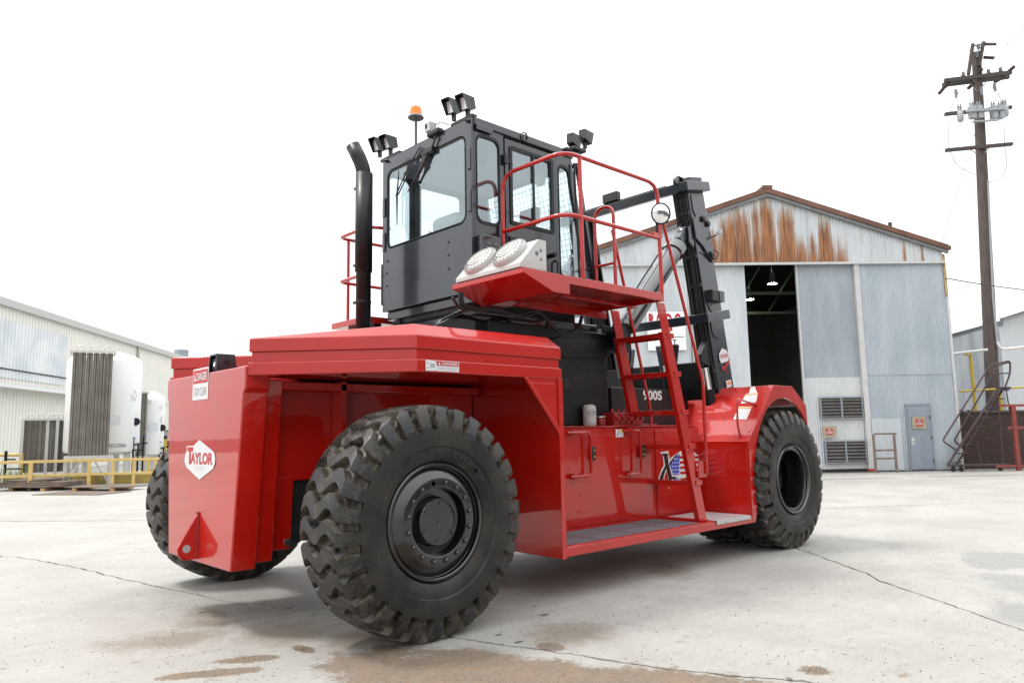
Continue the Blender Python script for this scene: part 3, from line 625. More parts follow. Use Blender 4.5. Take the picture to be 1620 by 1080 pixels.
# ---- wheels
def tyre_mesh(W=.62, n=30, up=1, S=1.045):
    half = [(.425, .085, 0), (.445, .045, 0), (.48, .022, 0), (.52, .012, 0), (.548, .008, 0), (.557, -.002, 0), (.60, -.007, 0), (.650, -.006, 0), (.680, -.004, .0), (.705, .0, .6), (.74, .008, 1), (.79, .024, 1), (.830, .042, 1), (.848, .055, 1), (.858, .075, 1), (.862, .10, 1), (.865, .135, 1), (.867, .17, 1), (.8685, .205, 1), (.87, .24, 1), (.8705, .275, 1), (.871, .309, 1)]
    half = [(r*S, w_, g) for r, w_, g in half]
    rows = half + [(r, W-w_, g) for r, w_, g in half[::-1]]
    cols = [0, .19, .38, .565, .625, .94]; top = [1, 1, 1, 1, 0, 0]; pitch = 2*math.pi/n
    vs = []; fs = []; mi = []
    rg_ = random.Random(11); jit = [rg_.uniform(-.045, .045) for _ in range(n)]; wear = [rg_.uniform(-.004, .003) for _ in range(n)]
    for (r, w_, g) in rows:
        s = max(-1, min(1, (w_-W/2)/(W/2))); a_ = abs(s)
        if r < .85*S: o_ = -.08*(.85*S-max(r, .68*S))/.2
        else: o_ = .24*(1-math.cos(2*math.pi*(1-a_)))
        for i in range(n):
            for c_, t_ in zip(cols, top):
                th = (i+c_+jit[i]*(1 if c_ in (.565, .625) else 0))*pitch - up*o_*pitch
                dep = 0 if t_ else g*.066; k = max(0, min(1, (.862*S-r)/(.07*S)))
                rr_ = r - dep*(1-.25*k) + (wear[i] if (t_ and r > .85*S) else 0); ww = w_ + (dep*.75*k if w_ < W/2 else -dep*.75*k)
                vs.append((rr_*math.cos(th), ww, rr_*math.sin(th)))
    nc = n*6
    for j in range(len(rows)-1):
        for i in range(nc):
            i2 = (i+1) % nc; fs.append((j*nc+i, j*nc+i2, (j+1)*nc+i2, (j+1)*nc+i)[::-1]); mi.append(0 if rows[j][2] <= .5 else (1 if i % 6 > 2 else 2))
    return vs, fs, mi
def tread_mat(nm, p0, p1, dust):
    m = bpy.data.materials.new(nm); m.use_nodes = True; n, b = nodes_of(m); N = n.nodes.new
    g = N('ShaderNodeNewGeometry'); z = N('ShaderNodeTexNoise'); z.inputs['Scale'].default_value = 9; z.inputs['Detail'].default_value = 8; z.inputs['Roughness'].default_value = .7
    n.links.new(g.outputs['Position'], z.inputs['Vector'])
    k = N('ShaderNodeValToRGB'); k.color_ramp.elements[0].position = p0; k.color_ramp.elements[0].color = (.009, .009, .010, 1); k.color_ramp.elements[1].position = p1; k.color_ramp.elements[1].color = (*dust, 1)
    n.links.new(z.outputs['Fac'], k.inputs[0]); n.links.new(k.outputs[0], b.inputs['Base Color'])
    mr = N('ShaderNodeMapRange'); mr.inputs[1].default_value = .4; mr.inputs[2].default_value = .65; mr.inputs[3].default_value = .33; mr.inputs[4].default_value = .8
    n.links.new(z.outputs['Fac'], mr.inputs[0]); n.links.new(mr.outputs[0], b.inputs['Roughness'])
    z2 = N('ShaderNodeTexNoise'); z2.inputs['Scale'].default_value = 40; z2.inputs['Detail'].default_value = 6; n.links.new(g.outputs['Position'], z2.inputs['Vector'])
    bp = N('ShaderNodeBump'); bp.inputs['Strength'].default_value = .35; bp.inputs['Distance'].default_value = .01; n.links.new(z2.outputs['Fac'], bp.inputs['Height']); n.links.new(bp.outputs[0], b.inputs['Normal'])
    return m
TRD = tread_mat('tyre_groove', .36, .60, (.090, .076, .056))
TTOP = tread_mat('tyre_lug_top', .46, .72, (.075, .063, .048))
def lathe_y(prof, c, sgn, m, name, par, smooth=30, n=56):
    mb = MB(); mb.lathe([(r, d*sgn) for r, d in (prof if sgn > 0 else prof)], c, (0, 1, 0), n)
    if sgn < 0: mb.f = [f[::-1] for f in mb.f]
    o = part(name, mb, m, par, smooth=smooth); return o
def wheel(x, yface, sgn, kind, lbl, up=1):      # yface: outer face; sgn: direction of the inside
    W = .62; S = 1.045; HZ = .909-ZD-.014; vs, fs, mi = tyre_mesh(up=up)
    wc = V(x, yface+sgn*W/2, .909)
    e = bpy.data.objects.new('wheel', None); C.objects.link(e); e.parent = FT; e.location = wc-WL[FT.name]; WL[e.name] = wc; e['label'] = lbl
    mb = MB(); mb.v = [V(x+a, yface+sgn*b_, max(HZ+c_, .001-ZD)) for a, b_, c_ in vs]; mb.f = fs if sgn > 0 else [f[::-1] for f in fs]; mb.mi = mi
    T = part('tyre', mb, [TYRE, TRD, TTOP], e, smooth=28)
    if kind == 'inner': return e
    c = (x, yface, HZ)
    if kind == 'steer':
        lathe_y([(r_*S, d_) for r_, d_ in [(.44, .10), (.435, .045), (.425, .035), (.412, .033), (.405, .04), (.402, .075), (.396, .078), (.393, .07), (.325, .018), (.318, .015), (.256, .015), (.250, .018), (.238, .10), (.185, .11)]], c, sgn, GUN, 'rim', e, 25)
        lathe_y([(r_*S, d_) for r_, d_ in [(.185, .11), (.174, .10), (.172, .03), (.168, .024), (.156, .024), (.152, .036), (0, .036)]], c, sgn, GUN, 'hub_cap', e, 25)
        proto = None
        for i in range(16):
            if i == 4: continue
            t = R(i*22.5+11); q = V(x+.300*math.cos(t), yface+sgn*.015, HZ+.300*math.sin(t))
            if proto is None:
                mb = MB(); mb.lathe([(.024, 0), (.024, .004), (.017, .005), (.017, .016), (.010, .022), (0, .022)], q, (0, -sgn, 0), 10); proto = part('wheel_nut', mb, GUN, e, smooth=30); po = WL[proto.name]-q
            else: share('wheel_nut', proto, q+po, e)
        mb = MB(); t = R(4*22.5+11)
        for dx in (-.018, 0, .018): mb.lathe([(0, .0012), (.021, .0012), (.021, 0)], V(x+.300*math.cos(t)+dx, yface+sgn*.0149, HZ+.300*math.sin(t)), (0, -sgn, 0), 14)
        part('valve_slot', mb, DARK, e)
        mb = MB()
        for i in range(6):
            t = R(i*60+25); q = V(x+.141*math.cos(t), yface+sgn*.036, HZ+.141*math.sin(t)); mb.lathe([(.010, 0), (.009, .006), (0, .007)], q, (0, -sgn, 0), 8)
        mb.lathe([(.010, 0), (.009, .006), (0, .007)], V(x, yface+sgn*.036, HZ), (0, -sgn, 0), 8)
        part('cap_bolts', mb, GUN, e)
    else:
        lathe_y([(r_*S, d_) for r_, d_ in [(.44, .10), (.435, .04), (.425, .022), (.410, .020), (.402, .032), (.398, .055), (.380, .058), (.374, .05), (.366, .055), (.352, .10), (.345, .36), (.335, .42), (.24, .43), (.235, .33), (.0, .33)]], c, sgn, GUN, 'rim', e, 25)
        proto = None
        for i in range(20):
            t = R(i*18); q = V(x+.303*math.cos(t), yface+sgn*.428, HZ+.303*math.sin(t))
            if proto is None:
                mb = MB(); mb.lathe([(.018, 0), (.018, .035), (.01, .04), (0, .04)], q, (0, -sgn, 0), 8); proto = part('wheel_nut', mb, STEEL, e); po = WL[proto.name]-q
            else: share('wheel_nut', proto, q+po, e)
    return e
W1 = wheel(3.553, 4.66, 1, 'steer', 'near rear steer wheel with black domed hub')
wheel(3.553, my(4.66), -1, 'steer', 'far rear steer wheel behind the counterweight')
wheel(9.51, 4.745, 1, 'drive', 'near front drive wheel with deep dark rim')
wheel(9.51, 5.42, 1, 'inner', 'inner twin tyre of the near front drive wheel')
wheel(9.51, my(4.745), -1, 'drive', 'far front drive wheel')
mb = MB(); mb.cyl((9.51, 5.1, .842), (9.51, my(5.1), .842), .22, 20); part('drive_axle', mb, BLKS, FT, smooth=True)
# raised brand name on the near tyre sidewall
def arc_text(s, x, y, zc_, rad, h, a0, a1, par):
    for i, ch in enumerate(s):
        if ch == ' ': continue
        t = R(a0+(a1-a0)*i/(len(s)-1)); q = V(x+rad*math.cos(t), y, zc_+rad*math.sin(t))
        uy = V(math.cos(t), 0, math.sin(t)); ux = V(math.sin(t), 0, -math.cos(t))
        text('raised_letter', ch, q, ux, uy, h, TLET, par, bold=.004, extr=.003)
TLET = mat('raised_rubber', (.0135, .0135, .0145), .45)
arc_text('YOKOHAMA', 3.553, 4.673, .838, .528, .065, 99, 36, W1)
# ---- black tower and engine hood under the cab
mb = MB(); mb.box((5.125, 5.86, 1.565), (7.06, my(5.86), 2.70)); TW = part('cab_tower', mb, BLKS, FT, bevel=.015)
mb = MB(); mb.prism([(4.30, 5.98, 2.41), (4.42, 5.98, 2.56), (4.96, 5.98, 2.815), (7.03, 5.98, 2.815), (7.03, 5.98, 2.41)], (0, my(5.98)-5.98, 0)); part('engine_hood', mb, mat('black_gloss', (.012, .013, .015), .12, coat=1.0, coat_ior=1.9, bump=.03, bump_scale=4), FT, bevel=.012)
mb = MB(); mb.prism([(4.50, 5.93, 2.61), (4.545, 5.93, 2.66), (4.99, 5.93, 2.87), (5.02, 5.93, 2.83)], (0, .045, 0)); part('hood_strap', mb, BLK, FT, bevel=.004)
mb = MB(); mb.prism([(5.7, 5.835, 2.42), (6.2, 5.835, 2.60), (7.05, 5.835, 2.60), (7.05, 5.835, 2.40), (6.3, 5.835, 2.36)], (0, .024, 0)); part('tower_gusset', mb, BLKS, FT, bevel=.005)
mb = MB(); mb.box((5.3, 5.85, 2.36), (7.0, 5.8595, 2.375)); part('weld_bead', mb, BLKS, FT)
mb = MB()
for px, py in ((922, 570), (915, 588), (931, 589), (893, 607)): q = on(px, py, 1, 5.86); mb.lathe([(0, .008), (.014, .006), (.018, 0)], q, (0, -1, 0), 8)
part('tower_bolts', mb, BLKS, TW)
q = on(895, 607, 1, 5.86); mb = MB(); mb.box((q.x-.05, 5.85, q.z-.06), (q.x+.05, 5.8595, q.z+.06)); LTc = part('tower_latch', mb, KDEC, FT, bevel=.01)
# cab base beams
mb = MB(); mb.box((4.99, 5.92, 2.885), (6.70, my(5.92), 2.985)); part('cab_base', mb, BLK, FT, bevel=.01)
mb = MB(); mb.box((5.03, 6.02, 2.816), (6.66, my(6.02), 2.885)); part('cab_base', mb, BLKS, FT)
for yy in (6.05, my(6.05)-.12):
    for xx in (5.05, 6.45):
        mb = MB(); mb.lathe([(.05, 0), (.06, .02), (.06, .05), (.05, .07)], (xx-.02, yy+.06, 2.815), (0, 0, 1), 14); part('rubber_mount', mb, DARK, FT)
# hydraulic block, filter and valve on the tank top
q = on(933, 672, 1, 5.78); mb = MB(); mb.lathe([(0, 0), (.075, 0), (.08, .01), (.08, .20), (.075, .225), (.05, .245), (0, .252)], (q.x, 5.78, 1.566), (0, 0, 1), 24)
WHF = part('oil_filter', mb, WHITE, FT, smooth=35, label='white spin-on oil filter on the red tank top')
fq = V(q.x-.035, 5.78-.0805, 1.70)
def wraptext(s, c, rad, z, h, wd, m, par):
    o = text('lettering', s, V(0, 0, 0), V(1, 0, 0), V(0, 0, 1), h, m, par, width=wd, bold=.01)
    me = o.data; base = WL[o.name]
    for v in me.vertices:
        p = v.co+base; a = p.x/rad - R(118)+R(0); v.co = V(c.x+rad*math.cos(a), c.y+rad*math.sin(a), z+p.z)
    cc = V(c.x, c.y, z)
    for v in me.vertices: v.co -= cc
    o.location = cc-WL[par.name]; WL[o.name] = cc
wraptext('TAYLOR', V(q.x, 5.78, 0), .0815, 1.715, .026, .085, KDEC, WHF)
wraptext('OIL FILTER', V(q.x, 5.78, 0), .0815, 1.66, .012, .06, GDEC, WHF)
mb = MB()
for k in range(25):
    a = 2*math.pi*k/24; b_ = 2*math.pi*(k+1)/24
    for s in (a,):
        def PT(t): 
            xx, zz = .062*math.cos(t)*(1.0), .032*math.sin(t); an = xx/.0815-R(118); return V(q.x+.0815*math.cos(an), 5.78+.0815*math.sin(an), 1.715+zz)
        mb.tube([PT(a), PT(b_)], .0022, 4)
part('logo_outline', mb, KDEC, WHF)
mb = MB(); mb.lathe([(0, 0), (.055, 0), (.06, .01), (.06, .09), (.05, .10), (0, .10)], (q.x+.20, 5.78, 1.561), (0, 0, 1), 20); FC = part('filler_cap', mb, REDD, FT, smooth=35)
mb = MB(); mb.lathe([(0, .0), (.062, 0), (.062, .015), (.05, .02), (0, .02)], (q.x+.20, 5.78, 1.662), (0, 0, 1), 20); part('cap_lid', mb, STEEL, FC, smooth=35)
mb = MB(); mb.box((q.x+.30, 5.66, 1.561), (q.x+1.0, 5.95, 1.58)); 
VB = part('valve_block', mb, REDD, FT, bevel=.004)
rv = random.Random(5)
for k in range(5):
    xx = q.x+.33+k*.115; mb = MB(); mb.box((xx, 5.68, 1.581), (xx+.095, 5.92, 1.72)); VP = part('valve_section', mb, REDD, VB, bevel=.006)
    mb = MB(); mb.lathe([(.035, 0), (.035, .015), (.022, .018), (.022, .04), (0, .042)], (xx+.048, 5.679, 1.65), (0, -1, 0), 10); part('valve_port', mb, REDD, VB, smooth=30)
    mb = MB(); mb.lathe([(.025, 0), (.025, .02), (.015, .025), (.015, .05), (0, .05)], (xx+.048, 5.75, 1.721), (0, 0, 1), 10); part('valve_plug', mb, REDD, VB, smooth=30)
# boom head with model number
mb = MB(); mb.box((7.30, 6.02, 1.561), (9.0, my(6.02), 2.055)); BX = part('axle_housing', mb, BLKS, FT, bevel=.012)
t9 = on(1032.5, 625, 1, 6.015); text('model_number', '900S', V(t9.x, 6.017, t9.z), V(1, 0, 0), V(0, 0, 1), .135, WDEC, BX, width=.42, bold=.035)
# ---- cab
CB0, CB1, YR, YL = 4.94, 6.42, 5.90, my(5.90)
UX, UZ = V(0, -1, 0), V(0, 0, 1)
mb = MB(); cy_, wz0, wz1 = 6.765, 3.765, 4.745
o_ = V(CB0, YC, 0)
outer = [V(CB0, YR, 4.915), V(CB0, YL, 4.915), V(CB0, YL, 2.995), V(CB0, YR, 2.995)]
win = rrect(V(CB0, cy_, (wz0+wz1)/2), UX, UZ, 1.53, wz1-wz0, .10)
holed(mb, outer, win, (.035, 0, 0)); RP = part('rear_panel', mb, BLK, FT, bevel=.004)
def pane(center, ux, uy, w_, h_, rad, nrm, name='window', gask=.022):
    ux, uy, nrm = Vector(ux), Vector(uy), Vector(nrm)
    a_ = rrect(center, ux, uy, w_, h_, rad); mb = MB()
    mb.add([p+nrm*.001 for p in a_], [tuple(range(len(a_)))]); P = part(name, mb, GLASS, FT)
    b_ = [p+nrm*.012 for p in rrect(center, ux, uy, w_+gask, h_+gask, rad+gask/2)]; c_ = [p+nrm*.012 for p in rrect(center, ux, uy, w_-gask*1.6, h_-gask*1.6, max(.01, rad-gask*.8))]
    mb = MB(); ring(mb, b_, c_, -nrm*.02); part('gasket', mb, DARK, P); return P
pane(V(CB0+.012, cy_, (wz0+wz1)/2), UX, UZ, 1.53, wz1-wz0, .10, V(-1, 0, 0), 'rear_window')
mb = MB()
for py in (3.36, 3.52, 3.68)[::1]:
    pass
for (px, py) in ((613, 413), (612, 432), (612, 452), (709.7, 382.7), (709.7, 403.5), (709.9, 425)): mb.lathe([(0, .012), (.012, .009), (.017, 0)], on(px, py, 0, CB0), (-1, 0, 0), 10)
part('panel_bolts', mb, KDEC, RP)
for z_ in (4.45, 3.98):          # hinges on the corner
    mb = MB(); mb.box((CB0-.018, 5.905, z_-.12), (CB0+.02, 5.955, z_+.12)); part('window_hinge', mb, BLK, RP, bevel=.005)
for z_ in (4.30, 3.86):
    mb = MB(); mb.box((CB0-.018, YL-.055, z_-.12), (CB0+.02, YL-.005, z_+.12)); part('window_hinge', mb, BLK, RP, bevel=.005)
# roof
mb = MB(); mb.prism([(4.976, YR-.02, 4.835), (4.976, YR-.02, 4.925), (6.50, YR-.02, 4.925), (6.56, YR-.02, 4.88), (6.56, YR-.02, 4.835)], (0, YL-YR+.04, 0)); RF = part('roof', mb, BLK, FT, bevel=.01)
q = on(766, 204, 1, YR-.022); mb = MB(); mb.box((q.x-.12, YR-.034, q.z-.035), (q.x+.12, YR-.021, q.z+.03)); part('roof_clamp', mb, BLK, RF, bevel=.003)
q = on(829, 217, 1, YR-.022); mb = MB(); mb.tube([q+V(-.03, -.01, -.045), q+V(.03, -.01, .045)], .012, 8); 
mb.tube([q+V(.05*math.cos(t), -.008, .05*math.sin(t)) for t in [2*math.pi*k/14 for k in range(14)]], .009, 6, closed=True); part('roof_ring', mb, BLK, RF, smooth=True)
# corner post and side panels (near side)
def sidepanel(y, x0, x1, z0, z1, wx0, wx1, wz0_, wz1_, rad, tri=0.0, tri_o=0.0, glass=True, nrm=-1, name='side_panel'):
    """plate in a plane of constant y with one window; tri = how much the lower front corner of the window runs forward"""
    mb = MB(); ux = V(1, 0, 0)
    outer = [V(x1, y, z1), V(x0, y, z1), V(x0, y, z0), V(x1+tri_o, y, z0)]
    a_ = rrect(V((wx0+wx1)/2, y, (wz0_+wz1_)/2), ux, UZ, wx1-wx0, wz1_-wz0_, rad)
    def sh(p):
        f = (wz1_-p.z)/(wz1_-wz0_); g = (p.x-wx0)/(wx1-wx0); return V(p.x+tri*f*g, p.y, p.z)
    a_ = [sh(p) for p in a_]; holed(mb, outer, a_, (0, -.03*nrm, 0)); P = part(name, mb, BLK, FT, bevel=.003)
    if glass:
        mb = MB(); mb.add([p+V(0, -nrm*.01, 0) for p in a_], [tuple(range(len(a_)))]); G = part('side_window', mb, GLASS, FT)
        c = sum(a_, V(0, 0, 0))/len(a_); b_ = [c+(p-c)*1.03+V(0, nrm*.008, 0) for p in a_]
        d_ = [p+(c-p).normalized()*.02+V(0, nrm*.008, 0) for p in a_]; mb = MB(); ring(mb, b_, d_, (0, -nrm*.02, 0)); part('gasket', mb, DARK, G)
    return P
sidepanel(YR, 4.976, 5.41, 2.995, 4.834, 5.01, 5.345, 3.76, 4.745, .09)
sidepanel(YR, 6.245, 6.54, 2.995, 4.834, 6.30, 6.475, 3.30, 4.70, .08, tri=.27, tri_o=.33)
# door: frame, two panes, lower panel
D0, D1 = 5.42, 6.235; mb = MB()
dw0, dw1, dz0, dz1 = 5.515, 6.165, 3.845, 4.70
holed(mb, [V(D1, YR-.012, 4.80), V(D0, YR-.012, 4.80), V(D0, YR-.012, 3.08), V(D1, YR-.012, 3.08)], rrect(V((dw0+dw1)/2, YR-.012, (dz0+dz1)/2), V(1, 0, 0), UZ, dw1-dw0, dz1-dz0, .02), (0, .035, 0))
DO = part('cab_door', mb, BLK, FT, bevel=.004)
mb = MB(); ring(mb, rrect(V((dw0+dw1)/2, YR-.013, (dz0+dz1)/2), V(1, 0, 0), UZ, dw1-dw0+.06, dz1-dz0+.06, .03), rrect(V((dw0+dw1)/2, YR-.013, (dz0+dz1)/2), V(1, 0, 0), UZ, dw1-dw0-.02, dz1-dz0-.02, .015), (0, -.012, 0)); part('window_frame', mb, BLKS, DO)
mb = MB(); mb.box((5.845, YR-.026, dz0), (5.875, YR-.008, dz1)); part('mullion', mb, BLKS, DO, bevel=.003)
for x0, x1, yo in ((dw0, 5.85, -.004), (5.87, dw1, .006)):
    mb = MB(); mb.add([(x0, YR+yo, dz0), (x1, YR+yo, dz0), (x1, YR+yo, dz1), (x0, YR+yo, dz1)], [(0, 1, 2, 3)]); part('pane', mb, GLASS, DO)
mb = MB()
for k in range(6):
    for xx in (dw0-.03, dw1+.03): mb.lathe([(0, .006), (.007, 0)], (xx, YR-.0125, dz0+.02+k*(dz1-dz0-.04)/5), (0, -1, 0), 6)
for k in range(5):
    for zz in (dz0-.03, dz1+.03): mb.lathe([(0, .006), (.007, 0)], (dw0+.05+k*.137, YR-.0125, zz), (0, -1, 0), 6)
part('frame_rivets', mb, BLKS, DO)
for zz in (4.55, 3.62):
    mb = MB(); mb.cyl((5.412, YR-.03, zz-.06), (5.412, YR-.03, zz+.06), .02, 10); mb.box((5.40, YR-.03, zz-.04), (5.47, YR-.0125, zz+.04)); part('door_hinge', mb, KDEC, DO)
mb = MB(); mb.box((5.44, YR-.06, 3.58), (5.62, YR-.0125, 3.66)); mb.tube([(5.50, YR-.05, 3.58), (5.54, YR-.06, 3.50), (5.50, YR-.05, 3.44)], .014, 6); part('door_latch', mb, KDEC, DO, bevel=.004)
mb = MB(); mb.cyl((6.10, YR-.013, 3.54), (6.10, YR-.12, 3.54), .028, 14); part('door_stop', mb, BLKS, DO, smooth=True)
mb = MB(); mb.tube(fillet([(6.19, YR-.013, 3.50), (6.19, YR-.06, 3.48), (6.19, YR-.06, 3.15), (6.19, YR-.013, 3.12)], .04), .013, 8); part('door_handle', mb, KDEC, DO, smooth=True)
# inner dark lower wall behind the door, floor and vent box at the corner
mb = MB(); mb.box((4.98, YR+.03, 2.99), (6.85, YL-.03, 3.03)); part('cab_floor', mb, BLKS, FT)
mb = MB(); mb.box((4.99, YR-.105, 3.20), (5.26, YR-.002, 3.60)); VX = part('vent_box', mb, BLK, FT, bevel=.01)
for k in range(6):
    for j in range(2):
        mb = MB(); x0 = 5.045+j*.10; z0 = 3.28+k*.045; mb.obox(V(x0+.03, YR-.108, z0), V(.028, 0, 0), V(0, -.003, .006), V(0, .004, .008)); part('louver', mb, STEEL if False else BLKGRY, VX)
# far side wall
sidepanel(YL, 4.976, 5.41, 2.995, 4.834, 5.01, 5.345, 3.76, 4.745, .09, nrm=1)
sidepanel(YL, 5.42, 6.235, 2.995, 4.834, 5.50, 6.17, 3.55, 4.70, .06, nrm=1, name='far_door_panel')
sidepanel(YL, 6.245, 6.54, 2.995, 4.834, 6.30, 6.475, 3.30, 4.70, .08, tri=.27, tri_o=.33, nrm=1)
# front wall, slanted, with window and wire guard
f0, f1 = V(6.87, 0, 2.995), V(6.54, 0, 4.834); fu = (f1-f0).normalized(); fl = (f1-f0).length; fnn = V(fu.z, 0, -fu.x)
mb = MB(); fc = V((f0.x+f1.x)/2, YC, (f0.z+f1.z)/2)
outer = [fc+V(0, -(YL-YR)/2+.032, 0)+fu*fl/2, fc+V(0, (YL-YR)/2-.032, 0)+fu*fl/2, fc+V(0, (YL-YR)/2-.032, 0)-fu*fl/2, fc+V(0, -(YL-YR)/2+.032, 0)-fu*fl/2]
fwin = rrect(fc+fu*.08, UX, fu, 1.56, 1.56, .08); holed(mb, outer, fwin, -fnn*.03); part('front_panel', mb, BLK, FT, bevel=.003)
pane(fc+fu*.08-fnn*.01, UX, fu, 1.56, 1.56, .08, fnn, 'front_window')
gc = fc+fnn*.09; mb = MB()
for s in (-1, 1): mb.obox(gc+V(0, s*.86, 0), V(0, .02, 0), fu*(fl/2-.05), fnn*.02)
for s in (-1, 1): mb.obox(gc+fu*s*(fl/2-.07), V(0, .84, 0), fu*.02, fnn*.02)
GF = part('guard_frame', mb, BLK, FT)
mb = MB()
for k in range(-12, 13): mb.tube([gc+V(0, k*.07, 0)-fu*(fl/2-.08), gc+V(0, k*.07, 0)+fu*(fl/2-.08)], .0035, 4, caps=False)
for k in range(-12, 13): mb.tube([gc+fu*k*.07+V(0, -.85, 0), gc+fu*k*.07+V(0, .85, 0)], .0035, 4, caps=False)
part('guard_mesh', mb, BLKS, FT)
mb = MB(); mb.tube([on(908, 258, 1, 5.86), on(917, 440, 1, 5.86)], .014, 8); part('grab_rod', mb, BLKS, FT, smooth=True)
# interior
mb = MB(); mb.prism([(5.35, 6.5, 3.2), (5.35, 6.5, 3.42), (5.55, 6.5, 3.45), (5.98, 6.5, 3.43), (6.0, 6.5, 3.2)], (0, .52, 0)); ST = part('seat', mb, SEATC, FT, bevel=.05, seg=3)
mb = MB(); mb.prism([(5.30, 6.52, 3.42), (5.42, 6.52, 3.42), (5.36, 6.52, 4.02), (5.28, 6.52, 4.10), (5.20, 6.52, 4.02)], (0, .48, 0)); part('seat_back', mb, SEATC, ST, bevel=.06, seg=4)
mb = MB(); mb.prism([(5.30, 7.0, 3.75), (5.26, 7.14, 3.85), (5.42, 7.18, 3.85), (5.42, 7.0, 3.7)], (0, 0, .13)); part('seat_arm', mb, SEATC, ST, bevel=.03)
mb = MB(); mb.box((5.4, 6.55, 3.03), (5.9, 6.97, 3.2)); part('seat_base', mb, BLKS, ST)
mb = MB(); mb.cyl((6.15, 6.76, 3.03), (6.05, 6.76, 3.75), .035, 10); mb.tube([V(6.02, 6.76, 3.77)+V(.06*math.sin(t)*-.4, .19*math.cos(t), .19*math.sin(t)*.45)+V(.17*math.sin(t), 0, 0) for t in [2*math.pi*k/24 for k in range(24)]], .014, 8, closed=True); part('steering_wheel', mb, BLKS, FT, smooth=True)
mb = MB(); mb.box((6.2, 6.35, 3.03), (6.55, 7.15, 3.75)); mb.box((5.6, 6.08, 3.03), (6.2, 6.35, 3.65)); part('console', mb, BLKGRY, FT, bevel=.03)
mb = MB(); mb.box((6.0, 6.0, 3.95), (6.08, 6.28, 4.15)); part('monitor', mb, BLKS, FT, bevel=.01)
mb = MB(); mb.lathe([(0, 0), (.05, .0), (.115, .03), (.12, .06), (.11, .07), (.10, .06), (.03, .05), (0, .07)], (5.16, 6.08, 4.60), (.3, -1, -.2), 24); mb.cyl((5.2, 6.12, 4.6), (5.2, 6.12, 4.83), .012, 8); part('cabin_fan', mb, BLKS, FT, smooth=40)
mb = MB(); mb.lathe([(0, 0), (.05, .0), (.115, .03), (.12, .06), (.11, .07), (.10, .06), (.03, .05), (0, .07)], (6.15, 6.12, 4.55), (-.3, -1, .1), 24); part('cabin_fan', mb, WHITE, FT, smooth=40)
mb = MB(); mb.box((5.0, 6.05, 4.70), (6.45, my(6.05), 4.83)); part('headliner', mb, mat('headliner_grey', (.22, .235, .24), .9), FT, bevel=.02)
# wipers on the rear window
def WP(px, py, x=CB0-.03): return on(px, py, 0, x)
mb = MB(); mb.box(WP(680, 238)+V(-.02, -.06, -.03), WP(680, 238)+V(.028, .10, .04)); WM = part('wiper_motor', mb, KDEC, FT, bevel=.008)
for pts, rad_ in (([(668, 234), (652, 262), (630, 308)], .008), ([(665, 232), (648, 260), (626, 310)], .008), ([(678, 240), (668, 262), (655, 288)], .014), ([(672, 262), (655, 285), (645, 304)], .007)):
    mb = MB(); mb.tube([WP(*p) for p in pts], rad_, 6); part('wiper_arm', mb, KDEC, WM)
mb = MB(); mb.tube([WP(631, 270), WP(628, 310), WP(628, 356)], [.006, .014, .006], 6); part('wiper_blade', mb, KDEC, WM)
mb = MB(); mb.prism([WP(668, 245), WP(680, 238), WP(672, 260), WP(660, 282), WP(665, 258)], (.012, 0, 0)); part('wiper_cover', mb, KDEC, WM)
mb = MB(); mb.tube([WP(690, 215), WP(684, 232)], .012, 6); part('washer_pipe', mb, KDEC, WM)
# roof fittings
def work_light(c, f, lens=True):
    f = Vector(f).normalized(); s = V(-f.y, f.x, 0).normalized(); u = f.cross(s) if f.cross(s).z > 0 else s.cross(f)
    mb = MB(); a, b_, d_ = .062, .088, .10
    F = [c+f*.05+s*i*a+u*j*b_ for i, j in ((-1,-1),(1,-1),(1,1),(-1,1))]; F2 = [c+f*.085+s*i*a+u*j*b_ for i, j in ((-1,-1),(1,-1),(1,1),(-1,1))]; F2[2] += f*.05; F2[3] += f*.05
    B = [c-f*.075+s*i*a*.72+u*j*b_*.72 for i, j in ((-1,-1),(1,-1),(1,1),(-1,1))]
    I = [c+f*.045+s*i*(a-.008)+u*j*(b_-.008) for i, j in ((-1,-1),(1,-1),(1,1),(-1,1))]
    F3 = [p+(c+f*.085-p)*.06 for p in F2]
    mb.add(B+F2+F3+I, [(0,1,2,3)] + [((i+1) % 4, i, 4+i, 4+(i+1) % 4)[::-1] for i in range(4)] + [(4+(i+1) % 4, 4+i, 8+i, 8+(i+1) % 4)[::-1] for i in range(4)] + [(8+(i+1) % 4, 8+i, 12+i, 12+(i+1) % 4)[::-1] for i in range(4)] + [(12,13,14,15)[::-1]])
    o = part('work_light', mb, KDEC, FT)
    bb = bmesh.new(); bb.from_mesh(o.data); bmesh.ops.recalc_face_normals(bb, faces=bb.faces); bb.to_mesh(o.data); bb.free()
    mb = MB(); mb.obox(c+f*.052, s*a*.78, u*b_*.74, f*.004); part('lamp_lens', mb, LENS, o)
    mb = MB(); mb.box(c+V(-.02, -.02, -.16), c+V(.02, .02, -b_*.8)); part('lamp_bracket', mb, KDEC, o)
    return o
for (px, py, X_) in ((718, 170, 4.98), (740, 164, 4.98), (601, 230, 4.98), (618, 226, 4.98)):
    work_light(on(px, py, 0, X_), (-1, -.12, -.22))
for (px, py) in ((906, 222), (925, 216)): work_light(on(px, py, 1, 5.92), (1, .25, -.1))
for y0, y1 in ((5.90, 6.28), (7.30, 7.72)):
    mb = MB(); mb.box((4.955, y0, 4.926), (5.03, y1, 4.965)); part('light_bar', mb, KDEC, RF, bevel=.006)
mb = MB(); mb.box((6.50, 5.80, 4.93), (6.72, 6.0, 4.97)); mb.box((6.40, 5.84, 4.90), (6.62, 5.96, 4.94)); part('light_bar', mb, KDEC, RF, bevel=.006)
